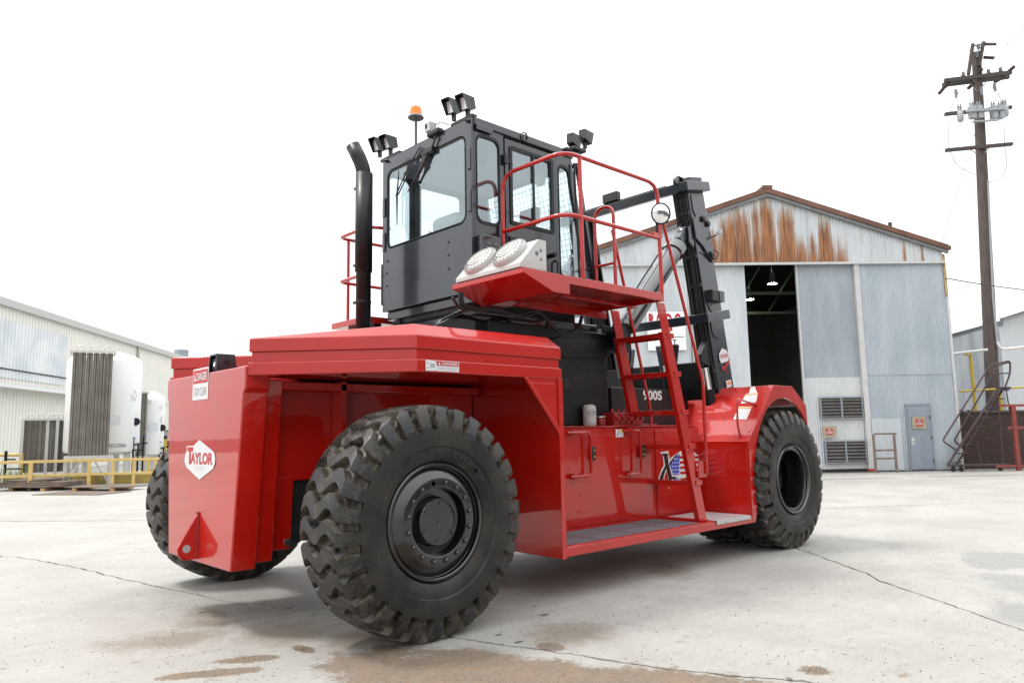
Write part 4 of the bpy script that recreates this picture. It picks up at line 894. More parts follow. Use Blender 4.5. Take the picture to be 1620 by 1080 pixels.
for px, py in ((741, 192), (612, 255)):
    mb = MB(); mb.lathe([(.02, 0), (.025, .02), (.012, .03), (.012, .05), (0, .05)], on(px, py, 0, CB0), (-1, 0, 0), 10); part('roof_bolt', mb, KDEC, RF)
bq = on(658, 215, 0, 5.12); bx, by = 5.12, bq.y
mb = MB(); mb.cyl((bx, by, 4.92), (bx, by, 5.375), .018, 10); BE = part('beacon_post', mb, BLKGRY, FT, smooth=True)
mb = MB(); mb.lathe([(0, 0), (.095, 0), (.10, .006), (.10, .012), (0, .012)], (bx, by, 5.375), (0, 0, 1), 28); part('beacon_plate', mb, BLKGRY, BE, smooth=35)
mb = MB(); mb.lathe([(.085, 0), (.085, .02), (.083, .022), (0, .022)], (bx, by, 5.388), (0, 0, 1), 28); part('beacon_base', mb, WHITE, BE, smooth=35)
mb = MB(); mb.lathe([(.080, 0), (.076, .07), (.066, .105), (.05, .115), (0, .118)], (bx, by, 5.41), (0, 0, 1), 28); part('beacon_lens', mb, AMBER, BE, smooth=35)
cq = on(681, 202, 0, 4.93)
mb = MB(); mb.box(cq+V(-.05, -.05, -.06), cq+V(.05, .05, .055)); CM = part('roof_camera', mb, WHITE, FT, bevel=.008)
mb = MB(); mb.box(cq+V(-.056, -.0, -.02), cq+V(-.05, .04, .03)); part('camera_lens', mb, KDEC, CM)
mb = MB(); mb.box(cq+V(-.05, -.20, -.13), cq+V(.05, .02, -.061)); part('camera_mount', mb, KDEC, CM, bevel=.02)
mb = MB(); mb.tube(fillet([cq+V(.05, -.03, .03), cq+V(.06, -.12, .05), cq+V(.07, -.25, -.03)], .05), .006, 6); part('camera_cable', mb, KDEC, CM)
# mudguard box on the far side of the cab
mb = MB(); mb.box((4.99, YL+.005, 3.10), (5.25, YL+.13, 3.62)); part('side_box', mb, BLKS, FT, bevel=.01)
# ---- exhaust
ex0 = V(4.60, 7.515, 2.45)
pth = fillet([ex0, V(4.60, 7.515, 4.70), V(4.50, 7.615, 5.00)], .26, 10)
mb = MB(); mb.tube(pth, .088, 24, caps=False)
EXH = part('exhaust_stack', mb, BLKS, FT, smooth=60)
bmx = bmesh.new(); bmx.from_mesh(EXH.data)
md = EXH.modifiers.new('thickness', 'SOLIDIFY'); md.thickness = .006; bmx.free()
mb = MB()
for k in range(-14, 15):
    a = R(225)+k*R(5); mb.add([(4.60+.10*math.cos(a), 7.515+.10*math.sin(a), z) for z in (3.30, 4.62)], [])
hs = [[V(4.60+.103*math.cos(R(250)+k*R(9)), 7.515+.103*math.sin(R(250)+k*R(9)), z) for k in range(-11, 12)] for z in (3.42, 4.64)]
mb = MB(); n_ = len(hs[0]); mb.add(hs[0]+hs[1], [(k, k+1, n_+k+1, n_+k) for k in range(n_-1)]); HSH = part('heat_shield', mb, BLKS, EXH, smooth=60)
md = HSH.modifiers.new('thickness', 'SOLIDIFY'); md.thickness = .004
for z in (4.45, 3.80, 3.50, 3.05, 2.70):
    mb = MB(); mb.lathe([(.089, 0), (.094, .003), (.094, .03), (.089, .033)], (4.60, 7.515, z), (0, 0, 1), 24); mb.box((4.53, 7.59, z+.003), (4.56, 7.64, z+.03)); part('pipe_clamp', mb, BLKS, EXH)
mb = MB(); mb.lathe([(.088, .0), (.105, .02), (.11, .10), (.10, .16), (.089, .20)], (4.60, 7.515, 2.44), (0, 0, 1), 24); part('pipe_foot', mb, BLK, EXH, smooth=40)

# ---- near platform with air conditioner
PZ = 3.045
mb = MB(); mb.box((5.33, 4.90, 2.958), (6.945, 4.935, PZ)); mb.box((5.33, 4.936, 2.958), (5.365, 5.88, PZ)); mb.box((6.91, 4.936, 2.958), (6.945, 5.88, PZ)); mb.box((5.366, 5.845, 2.958), (6.909, 5.88, PZ))
PF = part('upper_platform', mb, RED, FT, bevel=.005)
mb = MB(); mb.box((5.367, 4.937, 3.015), (6.908, 5.844, 3.04)); part('platform_deck', mb, REDD, PF)
mb = MB()
for i in range(36):
    for j in range(21):
        x_, y_ = 5.39+i*.042, 4.96+j*.042; mb.add([(x_+.012*math.cos(t), y_+.012*math.sin(t), 3.0145) for t in [k*math.pi/3 for k in range(6)]], [(5,4,3,2,1,0)])
part('deck_perforations', mb, mat('perforation', (.10, .006, .006), .6), PF, kind='stuff')
mb = MB(); mb.prism([(5.33, 5.30, 2.957), (6.945, 5.30, 2.957), (6.945, 5.30, 2.93), (5.33, 5.30, 2.93)], (0, .05, 0)); mb.box((5.34, 5.80, 2.87), (7.0, 5.858, 2.956)); part('platform_bearer', mb, RED, PF, bevel=.004)
mb = MB(); prof_ = [(4.70, 3.03), (4.70, 2.985), (5.10, 2.845), (5.328, 2.845), (5.328, 2.875), (5.11, 2.875), (4.72, 3.012), (4.72, 3.03)]
mb.prism([(x, 4.885, z) for x, z in prof_], (0, 1.05, 0))
mb.prism([(4.70, 4.872, 3.03), (4.70, 4.872, 2.985), (5.10, 4.872, 2.845), (5.328, 4.872, 2.845), (5.328, 4.872, 3.03)], (0, .012, 0)); 
mb.prism([(4.70, 5.936, 3.03), (4.70, 5.936, 2.985), (5.10, 5.936, 2.845), (5.328, 5.936, 2.845), (5.328, 5.936, 3.03)], (0, .012, 0))
mb.box((4.721, 4.886, 3.012), (5.327, 5.934, 3.03)); TR = part('cooler_tray', mb, RED, FT, bevel=.003)
mb = MB(); acp = [(4.735, 3.055), (4.735, 3.10), (4.985, 3.365), (5.095, 3.365), (5.095, 3.055)]
mb.prism([(x, 4.955, z) for x, z in acp], (0, .98, 0)); AC = part('air_conditioner', mb, WHITE, FT, bevel=.008, label='white roof-style air conditioner with two round fans on the red tray')
mb = MB(); mb.box((4.75, 4.98, 3.031), (5.08, 5.91, 3.054)); part('mounting_rail', mb, BLKS, AC)
su_ = V(.25, 0, .265).normalized(); sn_ = V(-su_.z, 0, su_.x); FDK = mat('fan_slot', (.035, .033, .03), .7)
for yy in (5.235, 5.675):
    fc_ = V((4.735+4.985)/2, yy, (3.10+3.365)/2) + su_*.02
    mb = MB(); mb.lathe([(.195, 0), (.195, .035), (.188, .05), (.18, .055), (.165, .062), (.12, .078), (.07, .088), (0, .092)], fc_, sn_, 40); FN = part('fan_cover', mb, WHITE, AC, smooth=30)
    mb = MB()
    for k in range(48):
        for r0, r1 in ((.176, .186),) + (((.162, .172),) if k % 2 else ()):
            t0, t1 = 2*math.pi*k/48, 2*math.pi*(k+.45)/48; ay = V(0, 1, 0)
            f_ = lambda r_, t_: fc_ + sn_*(.0535+(.186-r_)*.55) + (su_*math.sin(t_)+ay*math.cos(t_))*r_
            mb.add([f_(r0, t0), f_(r1, t0), f_(r1, t1), f_(r0, t1)], [(0,1,2,3)])
    for k in (-1, -1.6):
        for a0, a1 in ((.62, .95), (.98, 1.25)):
            for q_ in range(8):
                t0 = math.pi+math.pi*(a0+(a1-a0)*q_/8)-.1; t1 = math.pi+math.pi*(a0+(a1-a0)*(q_+.9)/8)-.1; r0 = .13 if k == -1 else .155; hh = .0775 if k == -1 else .0685
                f_ = lambda r_, t_: fc_ + sn_*(hh+.002) + (su_*math.sin(t_)+V(0,1,0)*math.cos(t_))*r_
                mb.add([f_(r0, t0), f_(r0+.012, t0), f_(r0+.012, t1), f_(r0, t1)], [(0,1,2,3)])
    part('fan_slots', mb, FDK, FN)
    mb = MB()
    for rr_g, hg in ((.045, .0905), (.075, .0875), (.105, .0825), (.135, .0755)): mb.tube([fc_+sn_*hg+(su_*math.sin(t)+V(0, 1, 0)*math.cos(t))*rr_g for t in [2*math.pi*k/28 for k in range(28)]], .0028, 4, closed=True)
    part('fan_grille', mb, mat('grille_grey_%d' % int(yy*100), (.22, .215, .20), .5), FN)
mb = MB(); lc = V(4.80, 5.43, 3.165)+sn_*.004; mb.obox(lc, V(0, .05, 0), su_*.022, sn_*.001); part('rating_label', mb, GDEC, AC)
mb = MB()
for dx, dz, r_ in ((0, 0, .022), (.055, .035, .016), (.055, -.055, .013)): mb.lathe([(0, .002), (r_, .002), (r_, 0)], (4.96+dx, 4.954, 3.22+dz), (0, -1, 0), 14)
part('cable_holes', mb, mat('hole_grey', (.12, .12, .13), .6), AC)
mb = MB()
for x_, z_ in ((5.07, 3.30), (5.07, 3.17), (5.03, 3.09), (4.90, 3.09), (4.80, 3.09), (4.95, 3.30)): mb.lathe([(0, .004), (.006, 0)], (x_, 4.954, z_), (0, -1, 0), 8)
part('cover_screws', mb, STEEL, AC)
# hoses under the platform
for pts in ([(727, 462), (727, 480), (745, 488), (785, 487), (820, 500), (842, 491), (853, 492), (872, 515), (893, 530), (915, 520), (920, 500)], [(730, 462), (732, 483), (748, 491), (790, 491), (828, 503), (848, 494), (858, 497), (880, 522), (897, 533), (917, 517), (921, 500)], [(716, 470), (724, 484), (740, 492)]):
    mb = MB(); mb.tube(fillet([on(x, y, 1, 5.62+.02*i) for i, (x, y) in enumerate(pts)] if False else [on(x, y, 1, 5.70) for x, y in pts], .10, 5), .017, 8); part('hydraulic_hose', mb, DARK, FT, smooth=True)
mb = MB(); mb.tube(fillet([on(892, 400, 0, 5.25)*0+V(5.12, 5.2, 3.30), V(5.22, 5.2, 3.26), V(5.26, 5.25, 3.05)], .06), .018, 8); part('refrigerant_hose', mb, DARK, FT, smooth=True)
# rails of the near platform
RR_ = .0225
def rail(name, pts, rad=.10, r=RR_, par=FT, m=RED): mb = MB(); mb.tube(fillet(pts, rad, 7), r, 12); return part(name, mb, m, par, smooth=True)
XA, YA, YB = 5.345, 4.917, 5.855
rail('handrail', [(XA, YB, PZ), (XA, YB, 4.335), (XA, YA, 4.335), (6.925, YA, 4.335), (6.925, YA, PZ)], .20)
rail('mid_rail', [(XA, YB, 3.69), (XA, YA, 3.69), (6.90, YA, 3.69)], .22)
rail('rail_post', [(5.58, YA, PZ), (5.58, YA, 4.335)], .01)
rail('grab_hoop', [(6.90, 5.56, PZ), (6.90, 5.56, 4.24), (6.90, 5.86, 4.24), (6.90, 5.86, PZ)], .16, .0215)
rail('hoop_bar', [(6.90, 5.56, 3.52), (6.90, 5.86, 3.52)], .01, .017)
# ladder
YN, YF = 4.985, 5.66
lt, lb = V(6.99, 0, 2.957), V(7.65, 0, .44)
def lad(z): f = (z-lb.z)/(lt.z-lb.z); return lb.x+(lt.x-lb.x)*f
for yy, sg in ((YN, 1), (YF, 1)):
    mb = MB(); w2 = .078
    mb.prism([(lad(.44)-w2, yy, .44), (lad(.44)+w2, yy, .44), (lad(2.957)+w2, yy, 2.957), (lad(2.957)-w2, yy, 2.957)], (0, .012, 0)); SG = part('ladder_stringer', mb, RED, FT, bevel=.003)
    mb = MB(); mb.prism([(lad(.46)-w2, yy+.0125, .46), (lad(.46)-w2+.01, yy+.0125, .46), (lad(2.62)-w2+.01, yy+.0125, 2.62), (lad(2.62)-w2, yy+.0125, 2.62)], (0, .05, 0)); part('stringer_flange', mb, RED, SG, bevel=.002)
    mb = MB()
    for z_ in [.53, 2.87]+[on(x, y, 1, YN).z-.01 for x, y in ((1034, 530), (1048, 592), (1062, 655), (1076, 710), (1091, 768))]:
        for s in (-.035, .04): mb.lathe([(0, .008), (.010, .006), (.014, 0)], (lad(z_)+s, yy, z_), (0, -1, 0), 8)
    part('ladder_bolts', mb, RED, SG)
for (x, y) in ((1034, 524), (1048, 586), (1062, 648), (1076, 703), (1091, 761)):
    z_ = on(x, y, 1, YN).z; mb = MB(); x0 = lad(z_)
    mb.box((x0-.07, YN+.0125, z_-.055), (x0-.058, YF-.0005, z_)); mb.box((x0-.0575, YN+.0125, z_-.012), (x0+.125, YF-.0005, z_)); mb.box((x0+.113, YN+.0125, z_-.055), (x0+.125, YF-.0005, z_-.0125)); mb.box((x0+.0, YN-.012, z_-.055), (x0+.125, YN-.0005, z_+.002))
    part('ladder_step', mb, RED, FT, bevel=.002)
mb = MB(); mb.box((7.60, 4.90, .4365), (7.69, 5.66, .452)); part('ladder_foot', mb, RED, FT, bevel=.003)
rail('ladder_handrail', [V(6.96, YA-.01, 3.98), V(7.70, 4.93, 2.06), V(7.71, 4.945, .98)], .10, .0195)
mb = MB(); mb.box((7.56, 4.955, .94), (7.73, 4.967, 1.13)); part('rail_bracket', mb, RED, FT, bevel=.003)
rail('ladder_handrail', [V(6.98, 5.65, 3.96), V(7.66, 5.68, 1.72), V(7.665, 5.69, 1.565)], .06, .0195)
mb = MB(); mb.box((7.60, 5.64, 1.561), (7.73, 5.74, 1.577)); part('rail_foot', mb, RED, FT, bevel=.003)
# convex mirror
mq = on(1045, 338, 1, 4.88)
mdn = (CAM-mq); mdn.z = 0; mdn = (mdn.normalized()+V(.55, 0, -.12)).normalized()
mb = MB(); mb.lathe([(.118, -.012), (.126, 0), (.126, .012), (.116, .016)], mq, mdn, 36); MI = part('mirror_rim', mb, DARK, FT, smooth=40)
mb = MB(); mb.lathe([(.117, .006), (.10, .018), (.075, .030), (.04, .039), (0, .042)], mq, mdn, 36); part('mirror_glass', mb, CHROME, MI, smooth=80)
mb = MB(); mb.lathe([(0, -.03), (.06, -.025), (.118, -.012)], mq, mdn, 36); part('mirror_back', mb, BLKS, MI, smooth=40)
mb = MB(); mb.tube(fillet([mq-mdn*.02, V(6.90, 4.93, mq.z-.05), V(6.90, 4.93, 3.74)], .05), .014, 8); part('mirror_arm', mb, BLKS, FT, smooth=True)
mb = MB(); mb.box((6.80, 4.90, 3.69), (6.96, 4.95, 3.745)); part('mirror_clamp', mb, RED, FT, bevel=.006)
# ---- far platform and rails
fy0, fy1, fzt = 7.72, 8.55, 2.945
mb = MB(); mb.box((4.76, fy0, fzt-.075), (6.6, fy1, fzt)); PF2 = part('far_platform', mb, RED, FT, bevel=.005)
mb = MB(); mb.box((4.95, fy0+.1, 2.31), (5.05, fy1-.1, 2.868)); mb.box((6.2, fy0+.1, 2.31), (6.3, fy1-.1, 2.868)); part('platform_support', mb, BLKS, FT)
def fp(px, py): return on(px, py, 1, 8.50)
zt, zm = fp(533, 376).z, fp(532, 446).z
rail('handrail', [V(6.55, 8.50, zt), V(4.83, 8.50, zt), V(4.83, 7.80, zt+.0), V(5.1, 7.70, zt)], .12)
rail('mid_rail', [V(6.55, 8.50, zm), V(4.83, 8.50, zm), V(4.83, 7.80, zm)], .12)
for xx, yy in ((4.97, 8.50), (6.5, 8.50), (4.83, 7.86)): rail('rail_post', [V(xx, yy, fzt), V(xx, yy, zt)], .01, .02)
# ---- mast
md_ = V(-.1907, 0, .9817); mp_ = V(.9817, 0, .1907); M0 = V(9.375, 0, 2.10)
def mpt(z, y, dp=0): return M0 + md_*((z-M0.z)/md_.z) + V(0, y, 0) + mp_*dp
def mbeam(mb, z0, z1, y0, y1, d0, d1):
    a_, b_ = mpt(z0, (y0+y1)/2), mpt(z1, (y0+y1)/2); mb.obox((a_+b_)/2+mp_*((d0+d1)/2), md_*((b_-a_).length/2), V(0, (y1-y0)/2, 0), mp_*((d1-d0)/2))
for sgn in (1, -1):
    Y_ = (lambda y: y) if sgn > 0 else my
    def mb2(z0, z1, ya, yb, d0, d1, name, m=BLK, bev=.008):
        mb = MB(); mbeam(mb, z0, z1, min(Y_(ya), Y_(yb)), max(Y_(ya), Y_(yb)), d0, d1); return part(name, mb, m, FT, bevel=bev)
    mb2(.40, 4.95, 5.63, 5.69, -.205, .205, 'mast_upright'); mb2(.40, 4.95, 5.691, 5.765, -.205, -.155, 'mast_flange', BLKS); mb2(.40, 4.95, 5.691, 5.765, .155, .205, 'mast_flange', BLKS)
    mb2(.45, 4.97, 5.768, 5.82, -.17, .17, 'inner_upright', BLKS); mb2(.45, 4.97, 5.821, 5.87, -.17, -.13, 'inner_flange', BLKS); mb2(.45, 4.97, 5.821, 5.87, .13, .17, 'inner_flange', BLKS)
    # cross member ends wrapping the upright
    for zc_ in (4.90, 3.09):
        mb2(zc_-.065, zc_+.065, 5.53, 5.629, -.35, .24, 'tie_plate')
    # head: lug and cap
    mb2(4.955, 5.04, 5.60, 5.80, -.16, .17, 'mast_head', BLKGRY)
    mb = MB(); lq = mpt(4.985, Y_(5.70), -.30); mb.lathe([(0, 0), (.03, 0), (.085, .0), (.085, .05), (0.03, .05), (0, .05)], lq+V(0, -.025, 0), (0, 1, 0), 20); mb.obox(lq+mp_*.06, mp_*.06, V(0, .025, 0), md_*.07); LG = part('head_lug', mb, BLK, FT, smooth=30)
    mb = MB(); mb.lathe([(0, .001), (.03, .001), (.03, 0)], lq+V(0, -.026, 0), (0, -1, 0), 16); part('lug_hole', mb, DARK, LG)
    for zc_, hh in ((4.62, .17), (2.92, .15), (3.28, .14)):
        mb = MB(); a_ = mpt(zc_, Y_(5.629), 0); s_ = -1 if sgn > 0 else 1
        mb.prism([a_+mp_*x_+md_*z_ for x_, z_ in ((-.15, hh), (-.15, -hh*.3), (-.11, -hh*.75), (-.04, -hh), (.08, -hh), (.16, -hh*.7), (.16, hh))], (0, .012*s_, 0)); part('wear_pad_cover', mb, BLK, FT, bevel=.004)
    mb = MB(); a_ = mpt(4.25, Y_(5.629), -.02)
    mb.prism([a_+mp_*x_+md_*z_ for x_, z_ in ((-.20, .22), (.20, .30), (.20, -.36), (.14, -.42), (-.05, -.18), (-.20, -.06))], (0, -.03 if sgn > 0 else .03, 0)); part('tilt_plate', mb, BLK, FT, bevel=.006)
    # tilt cylinder
    ca, cb = V(7.24, Y_(5.795), 2.66), mpt(4.27, Y_(5.73), -.30)
    dd = (cb-ca); Lc = dd.length; dd.normalize()
    mb = MB(); mb.lathe([(0, .14), (.10, .15), (.125, .20), (.125, 1.68), (.148, 1.69), (.148, 1.82), (.13, 1.84), (.06, 1.85)], ca, dd, 32); TC = part('tilt_cylinder', mb, MATS['black_gloss'], FT, smooth=35)
    mb = MB(); mb.cyl(ca+dd*1.83, cb-dd*.08, .055, 20); part('piston_rod', mb, CHROME, TC, smooth=True)
    mb = MB(); mb.lathe([(0, -.07), (.13, -.07), (.14, -.05), (.14, .05), (.13, .07), (0, .07)], ca, (0, 1, 0), 28); part('cylinder_eye', mb, BLK, TC, smooth=35)
    mb = MB(); mb.cyl(ca+V(0, -.10, 0), ca+V(0, .10, 0), .05, 16); part('cylinder_pin', mb, DARK, TC, smooth=True)
    mb = MB(); mb.lathe([(0, -.06), (.10, -.06), (.11, -.04), (.11, .04), (.10, .06), (0, .06)], cb, (0, 1, 0), 24); mb.obox(cb-dd*.10, dd*.09, V(0, .055, 0), dd.cross(V(0, 1, 0))*.085); part('rod_end', mb, BLK, TC, smooth=35, bevel=.006)
    for s2 in (-.085, .085):
        mb = MB(); hh = mpt(4.27, Y_(5.73)+s2, -.206); mb.prism([cb+V(0, s2-.012, .10)-dd*.04, cb+V(0, s2-.012, -.10)-dd*.04, hh+V(0, -.012, -.22), hh+V(0, -.012, .18)], (0, .024, 0)); part('tilt_lug', mb, BLK, FT, bevel=.005)
    mb = MB(); mb.tube([ca+dd*.3+V(-.05, 0, .13), ca+dd*.45+V(-.09, 0, .18), ca+dd*1.5+V(-.09, 0, .18), ca+dd*1.62+V(-.05, 0, .13)], .012, 6); part('cylinder_pipe', mb, BLKS, TC)
    mb = MB(); mb.box((7.0, min(Y_(5.70), Y_(5.72)), 2.46), (7.34, max(Y_(5.70), Y_(5.72)), 2.80)); mb.box((7.0, min(Y_(5.87), Y_(5.89)), 2.46), (7.34, max(Y_(5.87), Y_(5.89)), 2.80)); part('cylinder_bracket', mb, BLKS, FT, bevel=.006)
    # lift cylinder
    mb = MB(); a_, b_ = mpt(.6, Y_(6.02), .02), mpt(2.3, Y_(6.02), .02); mb.cyl(a_, b_, .09, 20); LC = part('lift_cylinder', mb, BLKS, FT, smooth=True)
    mb = MB(); mb.cyl(b_, mpt(2.75, Y_(6.02), .02), .06, 18); part('lift_rod', mb, CHROME, LC, smooth=True)
    mb = MB(); 
    for k in range(4): mb.tube([mpt(.8, Y_(5.89+.03*k), -.12), mpt(4.9, Y_(5.89+.03*k), -.12)] if k < 2 else [mpt(.8, Y_(5.895), -.06), mpt(4.95, Y_(5.895), -.06)], .014, 6)
    part('mast_hoses', mb, DARK, FT, smooth=True)
for zc_ in (4.90, 3.09):
    mb = MB(); mbeam(mb, zc_-.064, zc_+.064, 5.531, my(5.531), -.355, -.235); part('mast_cross_member', mb, BLK, FT, bevel=.008)
mb = MB(); mbeam(mb, 1.2, 2.5, 5.86, my(5.86), -.30, -.22); CR = part('lower_cross_plate', mb, BLKS, FT, bevel=.01)
for yy in (6.35, 7.15):
    mb = MB(); a_ = mpt(2.55, yy, -.33); mb.prism([a_+V(0, -.18, .25), a_+V(0, .18, .25), a_+V(0, .10, -.2), a_+V(0, -.10, -.2)], (.12, 0, 0)); part('hose_guide', mb, BLK, FT, bevel=.02)
    mb = MB(); mb.cyl(mpt(1.5, yy, -.32), mpt(2.35, yy, -.32), .10, 18); part('accumulator', mb, BLKS, FT, smooth=True)
    mb = MB(); mb.cyl(mpt(2.351, yy-.02, -.32), mpt(2.5, yy-.02, -.32), .075, 18); part('accumulator_cap', mb, STEEL, FT, smooth=True)
# hoses, pins and brackets on the rear of the near upright
for k, (dy, dd_) in enumerate(((5.66, -.225), (5.70, -.23), (5.74, -.225), (5.84, -.19))):
    mb = MB(); mb.tube([mpt(z, dy+.012*math.sin(z*2.3+k), dd_-.012*abs(math.sin(z*1.7+k))) for z in [2.1+i*.22 for i in range(13)]], .012, 6); part('mast_hose', mb, DARK, FT, smooth=True)
for z in (2.35, 3.55, 3.95, 4.55): mb = MB(); mbeam(mb, z-.02, z+.02, 5.635, 5.80, -.25, -.206); part('hose_clamp', mb, KDEC, FT)
for z, dp in ((4.45, .02), (4.38, .12), (3.95, .10)): mb = MB(); mb.lathe([(.045, 0), (.045, .03), (.03, .04), (0, .04)], mpt(z, 5.60, dp), (0, -1, 0), 16); part('pin_boss', mb, KDEC, FT, smooth=30)
a_ = mpt(2.62, 5.66, -.21); mb = MB(); mb.prism([a_+V(0, 0, .22), a_+V(-.24, 0, -.05), a_+V(-.24, 0, -.16), a_+V(0, 0, -.22)], (0, .10, 0)); part('cylinder_lug', mb, BLKS, FT, bevel=.006)
mb = MB(); mb.cyl(mpt(2.12, 5.71, -.33), mpt(2.42, 5.71, -.33), .05, 16); CRD = part('side_shift_rod', mb, CHROME, FT, smooth=True)
mb = MB(); mb.cyl(mpt(1.6, 5.71, -.33), mpt(2.118, 5.71, -.33), .08, 16); part('side_shift_cylinder', mb, BLKS, FT, smooth=True)
mb = MB(); mb.tube(fillet([mpt(4.02, 5.62, .20), mpt(3.96, 5.56, .26), mpt(3.86, 5.58, .16), mpt(3.95, 5.60, .02), mpt(4.0, 5.60, -.1)], .06), .009, 6); part('lamp_cable', mb, DARK, FT)
mb = MB(); mb.tube(fillet([mpt(3.40, 5.60, .02), mpt(3.30, 5.55, -.10), mpt(3.22, 5.58, -.22)], .06), .011, 6); part('lamp_cable', mb, DARK, FT)
# lamps and small fittings on the mast
q = on(1133, 469, 1, 5.55); mb = MB(); mb.box(q+V(-.12, -.02, -.07), q+V(.16, .10, .09)); ML = part('mast_lamp', mb, KDEC, FT, bevel=.01)
mb = MB(); mb.box(q+V(.06, -.03, -.065), q+V(.17, -.021, .085)); part('lamp_lens', mb, BLKGRY, ML)
mb = MB(); mb.cyl(on(1119, 378, 1, 5.60), on(1133, 372, 1, 5.55), .014, 8); MA = part('marker_arm', mb, KDEC, FT)
q = on(1138, 368, 1, 5.55); mb = MB(); mb.lathe([(0, 0), (.04, 0), (.045, .03), (.04, .07), (0, .08)], q+V(-.02, 0, -.03), (.2, -.2, 1), 14); part('marker_lamp', mb, WHITE, MA, smooth=40)
q = mpt(4.985, 6.9, -.30); mb = MB(); mb.box(q+V(-.05, -.15, .0), q+V(.05, .13, .14)); part('mast_camera', mb, KDEC, FT, bevel=.01)
mb = MB(); mb.tube([mpt(4.98, y, -.30) for y in (5.9, 6.2, 6.6, 7.0, 7.4)], .008, 6); part('mast_cable', mb, DARK, FT)
# brand decal on the mast
dq = on(1145, 569, 1, 5.628); mu, mv = V(.98, 0, .19).normalized(), md_
dq.y = 5.617
shp = [(-.125, .02), (-.12, .10), (-.02, .17), (.10, .12), (.125, .05), (.10, -.03), (-.10, -.04)]
mb = MB(); mb.prism([dq+mp_*a+md_*b for a, b in shp], (0, -.001, 0)); DC = part('mast_decal', mb, WDEC, FT, label='white and red maker decal low on the near mast upright')
text('lettering', 'TAYLOR', dq+md_*.055+V(0, -.0025, 0), mp_, md_, .055, RDEC, DC, width=.20, bold=.02)
text('lettering', 'Big Red', dq-md_*.085+mp_*.01+V(0, -.0025, 0), (mp_+md_*.35), (md_-mp_*.35), .075, RDEC, DC, width=.26, bold=.03, shear=.25)
mb = MB(); mb.tube([dq-md_*.20-mp_*.02+V(0, -.003, 0), dq-md_*.10+V(0, -.003, 0), dq-md_*.02+mp_*.15+V(0, -.003, 0)], .006, 5); part('decal_flourish', mb, RDEC, DC)
q = on(1152, 608, 1, 5.628); mb = MB(); mb.obox(V(q.x, 5.617, q.z+.01), mp_*.07, md_*.05, V(0, .0006, 0)); OS = part('orange_sticker', mb, WDEC, FT)
mb = MB(); mb.obox(V(q.x, 5.615, q.z+.02), mp_*.05, md_*.02, V(0, .0006, 0)); part('orange_band', mb, ODEC, OS)
ZD = 0.0                                      # heights are above the yard again
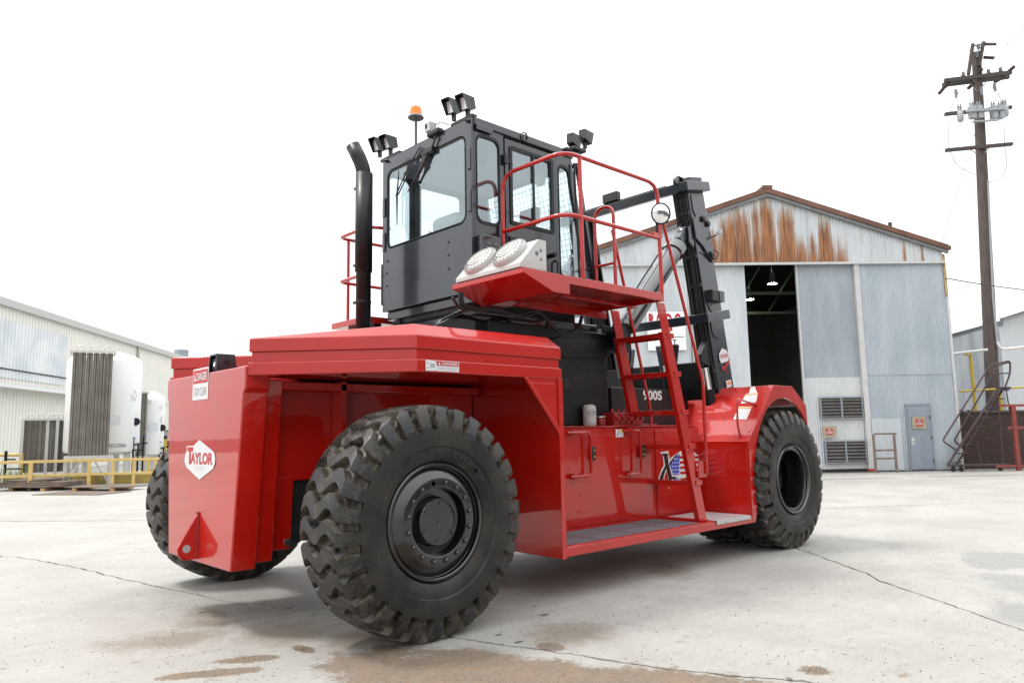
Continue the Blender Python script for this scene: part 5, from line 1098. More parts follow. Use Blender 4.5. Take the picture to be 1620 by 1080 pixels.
# ================================================================== WORKSHOP BUILDING (right)
BP = ground(1442, 745); bya = R(-40.78); BT = V(math.cos(bya), math.sin(bya), 0); BN = V(-math.sin(bya), math.cos(bya), 0)   # BN points away from the camera
if BN.dot(BP) < 0: BN = -BN
BP.z = 0
def bw(t, d, z): return BP + BT*t + BN*d + V(0, 0, z)
def bt(px, py, d=0.0):
    q = onpl(px, py, BP+BN*d, BN); return (q-BP).dot(BT), q.z
def siding_mat(name, c1, c2, rust=None, grime=.25):
    m = bpy.data.materials.new(name); m.use_nodes = True; n, b = nodes_of(m); N = n.nodes.new; Lk = n.links.new
    g = N('ShaderNodeNewGeometry'); mp = N('ShaderNodeMapping'); mp.vector_type = 'POINT'; mp.inputs['Rotation'].default_value = (0, 0, -bya)
    Lk(g.outputs['Position'], mp.inputs[0])
    o = bw(0, 0, 0); ro = Matrix.Rotation(-bya, 3, 'Z') @ o; mp.inputs['Location'].default_value = (-ro.x, -ro.y, 0)
    P = mp.outputs[0]                                    # x = along the facade, z = height
    def noise_(sc_, st=(1, 1, 1), det=6, ro=.6):
        q = N('ShaderNodeMapping'); q.inputs['Scale'].default_value = st; Lk(P, q.inputs[0]); z = N('ShaderNodeTexNoise'); z.inputs['Scale'].default_value = sc_; z.inputs['Detail'].default_value = det; z.inputs['Roughness'].default_value = ro; Lk(q.outputs[0], z.inputs['Vector']); return z.outputs['Fac']
    def mr(s, a, b_, c, d):
        k = N('ShaderNodeMapRange'); Lk(s, k.inputs[0]); k.inputs[1].default_value = a; k.inputs[2].default_value = b_; k.inputs[3].default_value = c; k.inputs[4].default_value = d; return k.outputs[0]
    def mix(f, a, c):
        k = N('ShaderNodeMix'); k.data_type = 'RGBA'; Lk(f, k.inputs[0]) if not isinstance(f, float) else None
        if isinstance(f, float): k.inputs[0].default_value = f
        for i, q in ((6, a), (7, c)):
            if isinstance(q, tuple): k.inputs[i].default_value = (*q, 1)
            else: Lk(q, k.inputs[i])
        return k.outputs[2]
    def ma(op, x, y):
        k = N('ShaderNodeMath'); k.operation = op
        for i, q in enumerate((x, y)):
            if isinstance(q, (int, float)): k.inputs[i].default_value = q
            else: Lk(q, k.inputs[i])
        return k.outputs[0]
    col = mix(mr(noise_(1.0, (1.4, 1.4, .35)), .35, .65, 0, 1), c1, c2)
    col = mix(mr(noise_(5, (2.2, 2.2, .25), 8, .7), .52, .8, 0, grime), col, tuple(c*.55 for c in c1))
    sx = N('ShaderNodeSeparateXYZ'); Lk(P, sx.inputs[0])
    if rust:
        t0, t1, lst = rust; tot = None
        for (rt, wd, ztop, k0) in lst:                    # rusty sheets: centre, half width, top height, strength
            a_ = ma('SUBTRACT', sx.outputs[0], rt); a_ = ma('ABSOLUTE', a_, 0); band = mr(a_, wd*.3, wd, 1, 0); hgt = mr(sx.outputs[2], ztop-.5, ztop+.3, 1, 0)
            v = ma('MULTIPLY', ma('MULTIPLY', band, hgt), k0); tot = v if tot is None else ma('MAXIMUM', tot, v)
        streak = noise_(7.0, (2.2, 2.2, .055), 5, .66); blot = noise_(3.0, (1.5, 1.5, .5), 7, .65)
        low = mr(sx.outputs[2], 7.42, 8.5, .24, 0); zone = mr(ma('ABSOLUTE', ma('SUBTRACT', sx.outputs[0], (t0+t1)/2), 0), (t1-t0)*.42, (t1-t0)*.5, 1, 0)
        v = ma('ADD', ma('ADD', ma('MULTIPLY', tot, .40), ma('MULTIPLY', ma('MULTIPLY', low, zone), 1.0)), ma('ADD', ma('MULTIPLY', streak, .78), ma('MULTIPLY', blot, .32)))
        f = mr(v, .64, .94, 0, .95); rc = mix(mr(noise_(10, (1.8, 1.8, .10), 5), .35, .65, 0, 1), (.10, .032, .012), (.42, .165, .048))
        f2 = mr(v, .56, .78, 0, .6); col = mix(f2, col, (.36, .245, .15)); col = mix(f, col, rc)
    Lk(col, b.inputs['Base Color']); b.inputs['Roughness'].default_value = .48; b.inputs['Metallic'].default_value = .15
    return m
GALV = siding_mat('galvanised_blue', (.34, .39, .435), (.45, .495, .53))
GALV2 = siding_mat('galvanised_pale', (.48, .515, .54), (.59, .62, .635))
WASH = siding_mat('whitewashed_sheet', (.52, .54, .56), (.60, .61, .61))
tl_, _ = bt(1179, 419); tr_, _ = bt(1261, 419); tj, _ = bt(1353, 417)
TR_, TRIDGE, ZB = 1.776, bt(1211, 305)[0], 7.40
ZR, ZE = 9.95, 7.84; TLf = 2*TRIDGE-TR_
rl = [(bt(x, 380)[0], w_*1.045, z_*1.045, k_) for x, w_, z_, k_ in ((1127, .25, 8.2, .9), (1152, .42, 8.75, 1.1), (1172, .45, 8.9, 1.05), (1196, .18, 9.2, .9), (1214, .36, 9.3, 1.15), (1245, .40, 9.0, 1.1), (1285, .12, 8.2, .8), (1305, .30, 8.6, 1.05), (1264, .3, 7.9, .6), (1330, .25, 7.7, .55), (1428, .10, 7.75, .8), (1456, .10, 7.7, .8), (1118, .3, 8.0, .7))]
RUST = siding_mat('rusty_galvanised', (.50, .54, .57), (.60, .63, .645), rust=(bt(1105, 380)[0], bt(1345, 380)[0], rl))
BLD = empty('workshop_building', bw(-4.4, 6, 0), 'tall corrugated metal workshop with rust streaked gable and open sliding door', 'building')
def corr(name, t0, t1, z0, z1, m, d=0.0, pitch=.082, amp=.011, par=BLD):
    f0 = z0 if callable(z0) else (lambda t: z0); f1 = z1 if callable(z1) else (lambda t: z1)
    n = max(8, int((t1-t0)/pitch*6)); mb = MB(); vs = []
    for i in range(n+1):
        t = t0+(t1-t0)*i/n; a = amp*math.sin(2*math.pi*t/pitch); vs += [bw(t, d-a, f0(t)), bw(t, d-a, f1(t))]
    mb.add(vs, [(2*i, 2*i+2, 2*i+3, 2*i+1) for i in range(n)]); return part(name, mb, m, par, smooth=80)
roofz = lambda t: ZR-(abs(t-TRIDGE))*(ZR-ZE)/(TR_-TRIDGE)
corr('gable_siding', TLf, TR_, ZB+.02, lambda t: roofz(t)-.03, RUST, -.03)
zs1 = bt(1440, 591)[1]
corr('wall_siding', tj+.12, TR_, zs1-.03, ZB-.03, GALV, .0); corr('wall_siding', tj+.12, TR_, .03, zs1, GALV, .02)
zp, tp = bt(1380, 662)[1], bt(1424, 662)[0]
corr('patch_siding', tj+.13, tp, .05, zp, GALV2, -.018)
zl = bt(1300, 632)[1]
zd = bt(1320, 590)[1]
corr('sliding_door', tr_, tj-.10, zl+.75, ZB-.02, siding_mat('door_sheet', (.29, .325, .36), (.39, .425, .46)), .10); corr('sliding_door_foot', tr_, tj-.10, .12, zl+.78, WASH, .085)
tls = bt(1093, 500)[0]
corr('sliding_door', tls, tl_, .1, ZB-.02, GALV2, .10); corr('wall_siding', TLf, tls-.02, .03, ZB-.02, GALV2, .0)
TRIM = mat('white_trim', (.58, .585, .58), .5, noise_amt=.4, noise_scale=4, col2=(.46, .46, .44)); STL = mat('grey_flashing', (.24, .245, .245), .5, .3, noise_amt=.4, noise_scale=3)
def bbox(mb, t0, t1, d0, d1, z0, z1): mb.obox(bw((t0+t1)/2, (d0+d1)/2, (z0+z1)/2), BT*((t1-t0)/2), BN*((d1-d0)/2), V(0, 0, (z1-z0)/2))
def bpart(name, t0, t1, d0, d1, z0, z1, m, par=BLD, bev=0): mb = MB(); bbox(mb, t0, t1, d0, d1, z0, z1); return part(name, mb, m, par, bevel=bev)
bpart('door_track', TLf, TR_, -.14, -.045, ZB-.06, ZB+.02, TRIM)
bpart('door_jamb', tj-.085, tj+.095, -.06, .1, .12, ZB-.06, TRIM); bpart('door_jamb', tj-.085, tj+.095, -.065, .1, .02, .12, mat('red_kick', (.45, .06, .05), .7))
bpart('door_edge', tr_-.05, tr_, .02, .13, .05, ZB-.05, TRIM); bpart('downpipe_strip', tls-.05, tls-.02, -.05, -.01, .1, ZB-.05, STL)
bpart('corner_trim', TR_, TR_+.10, -.02, .10, .02, 7.63, TRIM); bpart('corner_rust_trim', TR_-.02, TR_+.06, -.06, -.021, 6.16, 7.68, mat('rust_trim', (.35, .17, .07), .8, noise_amt=.8, noise_scale=6, col2=(.5, .42, .2)))
RTR = siding_mat('rust_rooftrim', (.20, .095, .06), (.12, .05, .03), grime=.7)
ROOFD = mat('dark_roof_sheet', (.05, .045, .04), .8)
for s in (1, -1):
    te = TRIDGE + s*(TR_-TRIDGE+.15); ze = roofz(te); mb = MB()
    mb.prism([bw(TRIDGE, -.22, ZR+.20), bw(te, -.22, ze+.20), bw(te, -.22, ze+.02), bw(TRIDGE, -.22, ZR+.02)], BN*.04); part('verge_trim', mb, RTR, BLD)
    mb = MB(); mb.prism([bw(TRIDGE, -.17, ZR+.03), bw(te, -.17, ze+.03), bw(te, -.17, ze-.10), bw(TRIDGE, -.17, ZR-.10)], BN*.10); part('verge_soffit', mb, STL, BLD)
    mb = MB(); mb.prism([bw(TRIDGE, -.175, ZR+.19), bw(te, -.175, ze+.19), bw(te, -.175, ze+.10), bw(TRIDGE, -.175, ZR+.10)], BN*16); part('roof_sheet', mb, ROOFD, BLD)
bpart('ridge_cap', TRIDGE-.18, TRIDGE+.18, -.24, 15, ZR+.17, ZR+.28, RTR)
t_, z_ = bt(1424, 355); bpart('roof_flue', t_-.05, t_+.05, .6, .7, roofz(t_), roofz(t_)+.75, mat('flue_dark', (.06, .05, .05), .7))
bpart('gutter_end', TR_+.08, TR_+.24, -.2, .2, ZE-.02, ZE+.12, RTR)
# other walls and the dark inside
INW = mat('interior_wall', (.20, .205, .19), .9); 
bpart('side_wall', TR_-.03, TR_+.02, .12, 15.6, .02, 7.96, GALV); bpart('side_wall', TLf-.02, TLf+.03, .05, 15.6, .02, 7.96, GALV)
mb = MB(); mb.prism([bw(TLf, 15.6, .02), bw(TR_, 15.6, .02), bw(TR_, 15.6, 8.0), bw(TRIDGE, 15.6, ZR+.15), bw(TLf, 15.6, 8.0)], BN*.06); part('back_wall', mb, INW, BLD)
for k in range(4):
    bpart('wall_girt', TLf+.1, TR_-.1, 15.4, 15.55, 1.5+k*1.5, 1.62+k*1.5, INW)
STG = mat('truss_green', (.16, .20, .15), .7)
for dd_ in (3.0, 8.0):
    bpart('truss_chord', TLf+.1, TR_-.1, dd_, dd_+.1, 6.84, 6.96, STG)
    for k in range(8):
        ta, tb = TLf+.6+k*1.45, TLf+1.3+k*1.45; mb = MB(); mb.tube([bw(ta, dd_+.05, 6.9), bw(tb, dd_+.05, min(roofz(tb)-.2, 7.95))], .04, 6); part('truss_web', mb, STG, BLD)
mb = MB(); mb.tube(fillet([bw(tl_-1, 6, 6.0), bw(tl_+1.2, 6, 5.6), bw(tr_-.2, 6.2, 5.3), bw(tr_+.1, 6.2, 3.3)], .6), .2, 12); part('duct', mb, mat('duct_grey', (.14, .14, .135), .8), BLD, smooth=True)
bpart('press_frame', tl_+.6, tl_+.85, 8, 8.3, .1, 4.6, INW); mb = MB(); mb.tube([bw(tl_+.3, 7, 1.5), bw(tl_+1.3, 7, 3.6)], .08, 6); part('machine_arm', mb, DARK, BLD)
HB = mat('lamp_glow', (.9, .9, .8), .4, emit=((1.0, .98, .72), 90.0)); HS = mat('lamp_housing', (.18, .20, .18), .5)
for px, py, d_ in ((1222, 449, 3.6), (1186, 474, 6.5)):
    q = onpl(px, py, BP+BN*d_, BN); mb = MB(); mb.lathe([(.05, .50), (.10, .48), (.12, .2), (.19, .03), (.20, 0)], q, (0, 0, 1), 20); HL = part('high_bay_lamp', mb, HS, BLD, smooth=40)
    mb = MB(); mb.lathe([(.17, .03), (.10, -.01), (0, -.03)], q, (0, 0, 1), 20); part('lamp_bulb', mb, HB, HL, smooth=40)
    mb = MB(); mb.tube([q+V(0, 0, .5), q+V(0, 0, 1.4)], .012, 5); part('lamp_chain', mb, HS, HL)
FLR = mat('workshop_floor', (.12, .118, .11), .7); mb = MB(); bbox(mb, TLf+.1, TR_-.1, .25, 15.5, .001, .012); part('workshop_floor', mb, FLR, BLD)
# louvers in the sliding door
LDK = mat('louver_dark', (.045, .04, .038), .7); LSL = mat('louver_slat', (.16, .15, .145), .6, .3, noise_amt=.5, noise_scale=5, col2=(.09, .08, .075)); LFR = mat('louver_frame', (.25, .275, .30), .5, .2)
def louver(px0, py0, px1, py1, n=6):
    (ta, za), (tb, zb) = bt(px0, py0), bt(px1, py1); mb = MB(); bbox(mb, ta, tb, -.005, .07, zb, za); LV = part('louver_vent', mb, LDK, BLD)
    for a, b_ in ((ta-.04, ta), (tb, tb+.04), ((ta+tb)/2-.03, (ta+tb)/2+.03)): mb = MB(); bbox(mb, a, b_, -.05, .02, zb-.03, za+.04); part('louver_frame', mb, LFR, LV)
    for z0_, z1_ in ((zb-.035, zb), (za, za+.045)): mb = MB(); bbox(mb, ta-.04, tb+.04, -.045, .02, z0_, z1_); part('louver_frame', mb, LFR, LV)
    h = (za-zb)/n
    for k in range(n):
        for a, b_ in ((ta+.005, (ta+tb)/2-.032), ((ta+tb)/2+.032, tb-.005)):
            mb = MB(); z_ = zb+h*(k+.5); mb.obox(bw((a+b_)/2, -.015, z_), BT*((b_-a)/2), (BN*.03+V(0, 0, h*.30)), (BN*-.006+V(0, 0, .004))); part('slat', mb, LSL, LV)
    return LV
louver(1298, 630, 1364, 660); louver(1306, 699, 1370, 730)
# personnel door
(ta, za), (tb, zb) = bt(1434, 641), bt(1472, 745); tb = ta+.76
DBL = mat('door_blue_grey', (.30, .345, .41), .45, noise_amt=.2, noise_scale=3)
mb = MB(); bbox(mb, ta, tb, -.055, -.02, .06, za-.03); PD = part('steel_door', mb, DBL, BLD, bev := .004) if False else part('steel_door', mb, DBL, BLD)
for a, b_, z0_, z1_ in ((ta-.07, ta-.006, .02, za+.05), (tb+.006, tb+.07, .02, za+.05), (ta-.005, tb+.005, za-.02, za+.05)):
    mb = MB(); bbox(mb, a, b_, -.045, .01, z0_, z1_); part('door_frame', mb, LFR, PD)
mb = MB(); bbox(mb, ta+.05, ta+.15, -.062, -.056, .90, 1.16); part('push_plate', mb, TRIM, PD)
mb = MB(); mb.tube([bw(ta+.08, -.06, 1.02), bw(ta+.08, -.11, 1.02), bw(ta+.13, -.11, 1.02)], .012, 6); part('door_handle', mb, STEEL, PD)
for z_ in (.35, 1.15, 1.85): mb = MB(); bbox(mb, tb-.01, tb+.02, -.075, -.046, z_-.06, z_+.06); part('door_hinge', mb, mat('hinge_brown_%d' % int(z_*100), (.10, .06, .05), .6), PD)
bpart('base_kerb', TLf, TR_, -.10, -.02, .0, .035, mat('kerb_dark', (.07, .065, .06), .9))
# signs on the wall
TANP = mat('tan_board', (.40, .34, .24), .7, noise_amt=.6, noise_scale=9, col2=(.28, .22, .15))
def small_sign(px0, py0, px1, py1, lbl):
    (ta_, za_), (tb_, zb_) = bt(px0, py0), bt(px1, py1); mb = MB(); bbox(mb, ta_, tb_, -.09, -.07, zb_, za_)
    e = thing('notice_board', mb, TANP, lbl, 'sign'); c = ((ta_+tb_)/2, (za_+zb_)/2); w_, h_ = (tb_-ta_), (za_-zb_)
    mb = MB(); bbox(mb, c[0]-w_*.24, c[0]+w_*.24, -.096, -.091, c[1]-h_*.28, c[1]+h_*.26); part('red_placard', mb, RDEC, e)
    mb = MB(); bbox(mb, c[0]-w_*.20, c[0]+w_*.20, -.0985, -.0965, c[1]-h_*.17, c[1]+h_*.02); part('white_panel', mb, WDEC, e)
    text('lettering', 'NO', bw(c[0], -.0965, c[1]+h_*.15), BT, V(0, 0, 1), h_*.14, WDEC, e, bold=.03)
    text('lettering', 'SMOKING', bw(c[0], -.099, c[1]-h_*.07), BT, V(0, 0, 1), h_*.12, RDEC, e, width=w_*.34, bold=.02)
    return e
small_sign(1440, 659, 1464, 678, 'tan notice board with red placard on the grey steel door'); small_sign(1299, 674, 1322, 691, 'tan notice board with red placard on the white sheet between the two louvers')
(ta_, za_), (tb_, zb_) = bt(1022, 494), bt(1085, 554)
mb = MB(); bbox(mb, ta_, tb_, -.10, -.07, zb_, za_); SN = thing('company_sign', mb, mat('sign_white', (.80, .80, .80), .5), 'large white sign with red and black letters on the workshop wall behind the ladder', 'sign')
sc_ = (tb_-ta_)/63.0
def sg(px): return ta_+(px-1022)*sc_
def szz(py): return za_-(py-494)*(za_-zb_)/60
text('lettering', 'R', bw(sg(1030), -.101, szz(506)), BT, V(0, 0, 1), .42, RDEC, SN, width=.22, bold=.06); text('lettering', 'O', bw(sg(1043), -.101, szz(506)), BT, V(0, 0, 1), .42, RDEC, SN, width=.22, bold=.06)
text('lettering', 'D', bw(sg(1058), -.101, szz(506)), BT, V(0, 0, 1), .42, RDEC, SN, width=.22, bold=.06); text('lettering', 'O', bw(sg(1073), -.101, szz(506)), BT, V(0, 0, 1), .42, RDEC, SN, width=.24, bold=.06)
text('lettering', 'I', bw(sg(1061), -.101, szz(519)), BT, V(0, 0, 1), .24, RDEC, SN, width=.09, bold=.04)
mb = MB(); bbox(mb, sg(1035), sg(1082), -.104, -.101, szz(534), szz(533)); part('rule_line', mb, KDEC, SN)
text('lettering', 'T', bw(sg(1066), -.101, szz(541)), BT, V(0, 0, 1), .16, KDEC, SN, bold=.03); text('lettering', 'P', bw(sg(1066), -.101, szz(549)), BT, V(0, 0, 1), .14, KDEC, SN, bold=.03)
# brown pipe frame by the jamb
BRN = mat('rusty_brown_steel', (.13, .085, .065), .7, noise_amt=.6, noise_scale=8, col2=(.22, .16, .13))
(ta_, za_), (tb_, _) = bt(1382, 686), bt(1417, 747); d_ = -.55
pf = empty('pipe_frame', bw((ta_+tb_)/2, d_, 0), 'free standing rusty brown pipe frame beside the white door jamb', 'frame')
k_ = (BP+BN*d_-CAM).dot(BN)/(BP-CAM).dot(BN)
tc_ = lambda px, py: bt(px, py, d_)
for px in (1383, 1416): t_, _ = tc_(px+ (3 if px < 1400 else 3), 747); t1_, z1_ = tc_(px-1, 687); mb = MB(); mb.tube([bw(t_, d_, 0), bw(t_, d_, z1_)], .045, 8); part('frame_post', mb, BRN, pf, smooth=True)
for py in (686, 712, 725):
    (a, z_), (b_, _) = tc_(1384, py), tc_(1418, py); mb = MB(); mb.tube([bw(a-.02, d_, z_), bw(b_, d_, z_)], .03, 8); part('frame_rail', mb, BRN, pf, smooth=True)
# ================================================================== RIGHT EDGE: brick wall, rails, pole, stair, white shed
def rd(px, py, depth):                                  # point at a given distance along the view axis
    return CAM + ray(px, py)*depth
D1_ = 26.3
def at_d(px, z, depth):                                 # pixel column and height above the yard at a view depth
    q = CAM + ray(px, 700)*depth
    lo_, hi_ = 100.0, 1100.0
    for _ in range(40):
        mid = (lo_+hi_)/2; zz = (CAM + ray(px, mid)*depth).z
        if zz > z: lo_ = mid
        else: hi_ = mid
    return CAM + ray(px, (lo_+hi_)/2)*depth
BRK = bpy.data.materials.new('old_brick'); BRK.use_nodes = True; n, b = nodes_of(BRK)
g = n.nodes.new('ShaderNodeNewGeometry'); mpn = n.nodes.new('ShaderNodeMapping'); mpn.inputs['Rotation'].default_value = (0, 0, -bya); n.links.new(g.outputs['Position'], mpn.inputs[0])
sp = n.nodes.new('ShaderNodeSeparateXYZ'); cb_ = n.nodes.new('ShaderNodeCombineXYZ'); n.links.new(mpn.outputs[0], sp.inputs[0]); n.links.new(sp.outputs[0], cb_.inputs[0]); n.links.new(sp.outputs[2], cb_.inputs[1])
bt_ = n.nodes.new('ShaderNodeTexBrick'); n.links.new(cb_.outputs[0], bt_.inputs['Vector']); bt_.inputs['Color1'].default_value = (.075, .036, .030, 1); bt_.inputs['Color2'].default_value = (.042, .024, .022, 1); bt_.inputs['Mortar'].default_value = (.085, .07, .062, 1)
bt_.inputs['Scale'].default_value = 1; bt_.inputs['Brick Width'].default_value = .21; bt_.inputs['Row Height'].default_value = .075; bt_.inputs['Mortar Size'].default_value = .010
n.links.new(bt_.outputs['Color'], b.inputs['Base Color']); b.inputs['Roughness'].default_value = .9
bpn = n.nodes.new('ShaderNodeBump'); bpn.inputs['Distance'].default_value = .02; bpn.invert = True; n.links.new(bt_.outputs['Fac'], bpn.inputs['Height']); n.links.new(bpn.outputs[0], b.inputs['Normal'])
q0 = bw(TR_+.12, .55, 0); zt = 2.04
mb = MB(); bbox(mb, TR_+.13, 9.5, .55, .80, 0, zt-.05); BW_ = thing('brick_wall', mb, BRK, 'low dark brick retaining wall behind the rolling stair', 'wall')
mb = MB(); bbox(mb, TR_+.13, 9.5, .50, .85, zt-.05, zt+.02); part('wall_coping', mb, mat('coping_dark', (.09, .085, .08), .8), BW_)
mb = MB(); bbox(mb, TR_+.2, 30, .85, 30, 1.6, 1.9); o = part('raised_yard', mb, mat('raised_concrete', (.27, .265, .26), .8)); o['kind'] = 'structure'
# yellow rail on the wall
YEL = mat('yellow_paint', (.55, .37, .02), .5, noise_amt=.4, noise_scale=6, col2=(.42, .29, .03))
yr = empty('yellow_pipe_rail', bw(3.6, 1.3, 1.9), 'bright yellow pipe railing on top of the brick wall', 'railing')
dY = 1.3
for px, pyt in ((1535, 560), (1582, 620)):
    t_, z1_ = bt(px, pyt, dY); mb = MB(); mb.tube([bw(t_, dY, 1.9), bw(t_, dY, z1_)], .055, 10); part('rail_post', mb, YEL, yr, smooth=True)
(ta_, za_), (tb_, zb_) = bt(1516, 619, dY), bt(1640, 611, dY); mb = MB(); mb.tube([bw(ta_, dY-.06, za_), bw(tb_, dY-.06, zb_)], .035, 10); part('rail_pipe', mb, YEL, yr, smooth=True)
t_, z1_ = bt(1532, 561, dY); mb = MB(); bbox(mb, t_-.10, t_+.10, dY-.1, dY+.1, z1_-.02, z1_+.03); part('rail_cap', mb, YEL, yr)
# conduit
mb = MB(); (ta_, za_), (tb_, zb_) = bt(1508, 560, 1.4), bt(1562, 553, 1.4); mb.tube([bw(ta_-.3, 1.4, za_-.02), bw(tb_, 1.4, zb_)], .05, 10)
thing('steam_pipe', mb, mat('pipe_grey', (.55, .55, .54), .4, .4), 'grey steel pipe running on the yellow post to the utility pole', 'pipe', smooth=True)
# utility pole
PW = mat('pole_wood', (.11, .085, .075), .9, 0, 0, .1, .9, 5, .5, 25, (.055, .042, .040), stretch=(6, 6, .35))
pd_ = 2.2; tP, _ = bt(1572, 655, pd_); tTop, zTop = bt(1544, 84, pd_)
UP = empty('utility_pole', bw(tP, pd_, 1.9), 'tall weathered wooden utility pole with crossarms and grey switchgear', 'utility pole')
def pp(px, py, dd=0): t_, z_ = bt(px, py, pd_+dd); return bw(t_, pd_+dd, z_)
a, b_ = bw(tP, pd_, 1.85), pp(1544.5, 84); mb = MB(); mb.tube([a, a.lerp(b_, .5), b_], [.25, .215, .165], 14); PO = part('pole_shaft', mb, PW, UP, smooth=50)
ARM = mat('crossarm_wood', (.075, .062, .055), .9); INS = mat('insulator_grey', (.22, .23, .25), .4); PORC = mat('switchgear_grey', (.34, .36, .38), .45); INSB = mat('insulator_brown', (.08, .055, .05), .35)
def arm(p, q, th=.075, dd=-.22): 
    a, b_ = pp(*p, dd), pp(*q, dd); mb = MB(); d = b_-a; u = V(0, 0, 1); mb.obox((a+b_)/2, d/2, u*th, BN*.06); return part('crossarm', mb, ARM, UP)
arm((1494, 128), (1600, 115)); arm((1491, 135), (1596, 122), dd=.24); arm((1495, 181), (1600, 170), .065); arm((1496, 238), (1601, 228), .065)
for (x0, y0, x1, y1) in ((1539, 70, 1532, 118), (1556, 67, 1549, 105)): mb = MB(); mb.tube([pp(x0, y0, -.2), pp(x1, y1, -.2)], .075, 8); part('pole_top_bracket', mb, ARM, UP)
mb = MB(); mb.tube([pp(1540, 73, -.2), pp(1557, 69, -.2)], .03, 6); part('ridge_pin', mb, ARM, UP)
for x, y in ((1524, 112), (1564, 108), (1583, 105), (1548, 68), (1546, 80)):
    q = pp(x, y+8, -.2); mb = MB(); mb.lathe([(.03, -.10), (.05, -.02), (.085, .0), (.05, .04), (.08, .07), (.05, .10), (.07, .13), (.03, .18), (0, .19)], q, (0, 0, 1), 10); part('insulator', mb, INS, UP, smooth=30)
for (x0, y0, x1, y1) in ((1503, 128, 1495, 138), (1594, 115, 1604, 106), (1557, 91, 1572, 92), (1557, 70, 1575, 70), (1545, 120, 1553, 110), (1532, 140, 1540, 132), (1574, 130, 1588, 122), (1486, 148, 1496, 136)):
    a, b_ = pp(x0, y0, -.2), pp(x1, y1, -.2); mb = MB(); k = 7; mb.tube([a.lerp(b_, i/(2*k)) for i in range(2*k+1)], [.03 if i % 2 else .075 for i in range(2*k+1)], 8); part('strain_insulator', mb, INSB, UP)
for x, y in ((1512, 142), (1573, 132), (1552, 138)): mb = MB(); a = pp(x, y, -.2); mb.tube([a, a-V(0, 0, .18), a-V(0, 0, .36)], [.06, .07, .03], 8); part('surge_arrester', mb, INS, UP, smooth=30)
for px in (1538, 1549, 1572, 1583):
    a = pp(px, 178, -.35); mb = MB(); mb.obox(a, BT*.10, BN*.12, V(0, 0, .26)); CBX = part('capacitor', mb, PORC, UP, bevel=.01)
    for s in (-.05, .05): mb = MB(); mb.lathe([(.03, 0), (.045, .03), (.03, .06), (.045, .09), (.03, .12), (.02, .2)], a+BT*s+V(0, 0, .26), (0, 0, 1), 8); part('bushing', mb, INS, CBX, smooth=30)
a, b_ = pp(1529, 176, -.5), pp(1590, 172, -.5); mb = MB(); mb.obox((a+b_)/2, (b_-a)/2, V(0, 0, .045), BN*.05); part('capacitor_rack', mb, PORC, UP)
a, b_ = pp(1538, 193, -.4), pp(1580, 190, -.4); mb = MB(); mb.obox((a+b_)/2, (b_-a)/2, V(0, 0, .03), BN*.05); part('capacitor_rack', mb, PORC, UP)
for px, py in ((1519, 182), (1590, 174)):
    a = pp(px, py, -.3); mb = MB(); mb.lathe([(0, -.30), (.09, -.28), (.12, -.2), (.12, .12), (.09, .16), (0, .17)], a, (0, 0, 1), 14); OS_ = part('oil_switch', mb, PORC, UP, smooth=40)
    for s in (-.05, .05): mb = MB(); mb.lathe([(.03, 0), (.045, .05), (.03, .1), (.045, .15), (.02, .3)], a+BT*s+V(0, 0, .15), (0, 0, 1), 8); part('bushing', mb, INS, OS_, smooth=30)
for pts in ([(1500, 192), (1501, 236)], [(1590, 190), (1589, 228)], [(1504, 240), (1512, 262), (1543, 277)], [(1589, 232), (1594, 260), (1585, 285), (1565, 288), (1561, 285)], [(1512, 150), (1503, 178)], [(1576, 140), (1586, 165)]):
    mb = MB(); mb.tube(fillet([pp(x, y, -.25) for x, y in pts], .5), .016, 5); part('jumper_cable', mb, mat('cable_pale_%d' % pts[0][0], (.30, .30, .31), .5), UP)
for (x0, y0, x1, y1) in ((1527, 232, 1545, 243), (1569, 230, 1557, 242), (1535, 133, 1545, 144), (1562, 128, 1552, 140)): mb = MB(); mb.tube([pp(x0, y0, -.25), pp(x1, y1, -.2)], .02, 6); part('arm_brace', mb, INS, UP)
mb = MB(); mb.tube([pp(1563, 287, -.22), pp(1571, 470, -.24), pp(1578, 545, -.26)], .04, 8); part('riser_conduit', mb, mat('conduit_grey', (.30, .32, .32), .5), UP, smooth=True)
mb = MB(); mb.tube(fillet([pp(1578, 540, -.28), pp(1582, 552, -.3), pp(1600, 551, -.3), pp(1640, 546, -.3)], .3), .05, 8); part('conduit_bend', mb, mat('conduit_white', (.66, .66, .65), .5), UP, smooth=True)
# wires
WIRE = mat('wire_grey', (.24, .25, .27), .6)
def wire(p0, p1, d0, d1, sag, lbl, r=.012, m=WIRE, grp=None):
    a = CAM+ray(*p0)*d0; b_ = CAM+ray(*p1)*d1; mb = MB(); mb.tube([a.lerp(b_, i/24)-V(0, 0, sag*4*(i/24)*(1-i/24)) for i in range(25)], r, 5)
    o = thing('power_line', mb, m, lbl, 'wire', grp or 'overhead power lines'); return o
pdz = (pp(1545, 120)-CAM).dot(_fw)
wire((1495, 138), (1230, 330), pdz, 60, .8, 'thin overhead wire running left from the lower crossarm end', .012)
wire((1541, 72), (1330, 230), pdz, 55, .8, 'thin overhead wire running left from the very top of the pole', .012)
wire((1604, 106), (1660, 55), pdz, 22, .1, 'thin overhead wire leaving the right end of the top crossarm')
wire((1553, 110), (1650, 5), pdz, 20, .1, 'overhead wire climbing steeply right from beside the pole')
wire((1575, 70), (1680, 62), pdz, 24, .1, 'overhead wire leaving right from the topmost insulator'); wire((1572, 92), (1680, 86), pdz, 24, .1, 'overhead wire leaving right from the second insulator string')
wire((1496, 440), (1720, 466), (bw(TR_, 0, 6)-CAM).dot(_fw), 30, .1, 'dark service cable from the workshop corner past the pole', .018, mat('cable_black', (.02, .03, .03), .6))
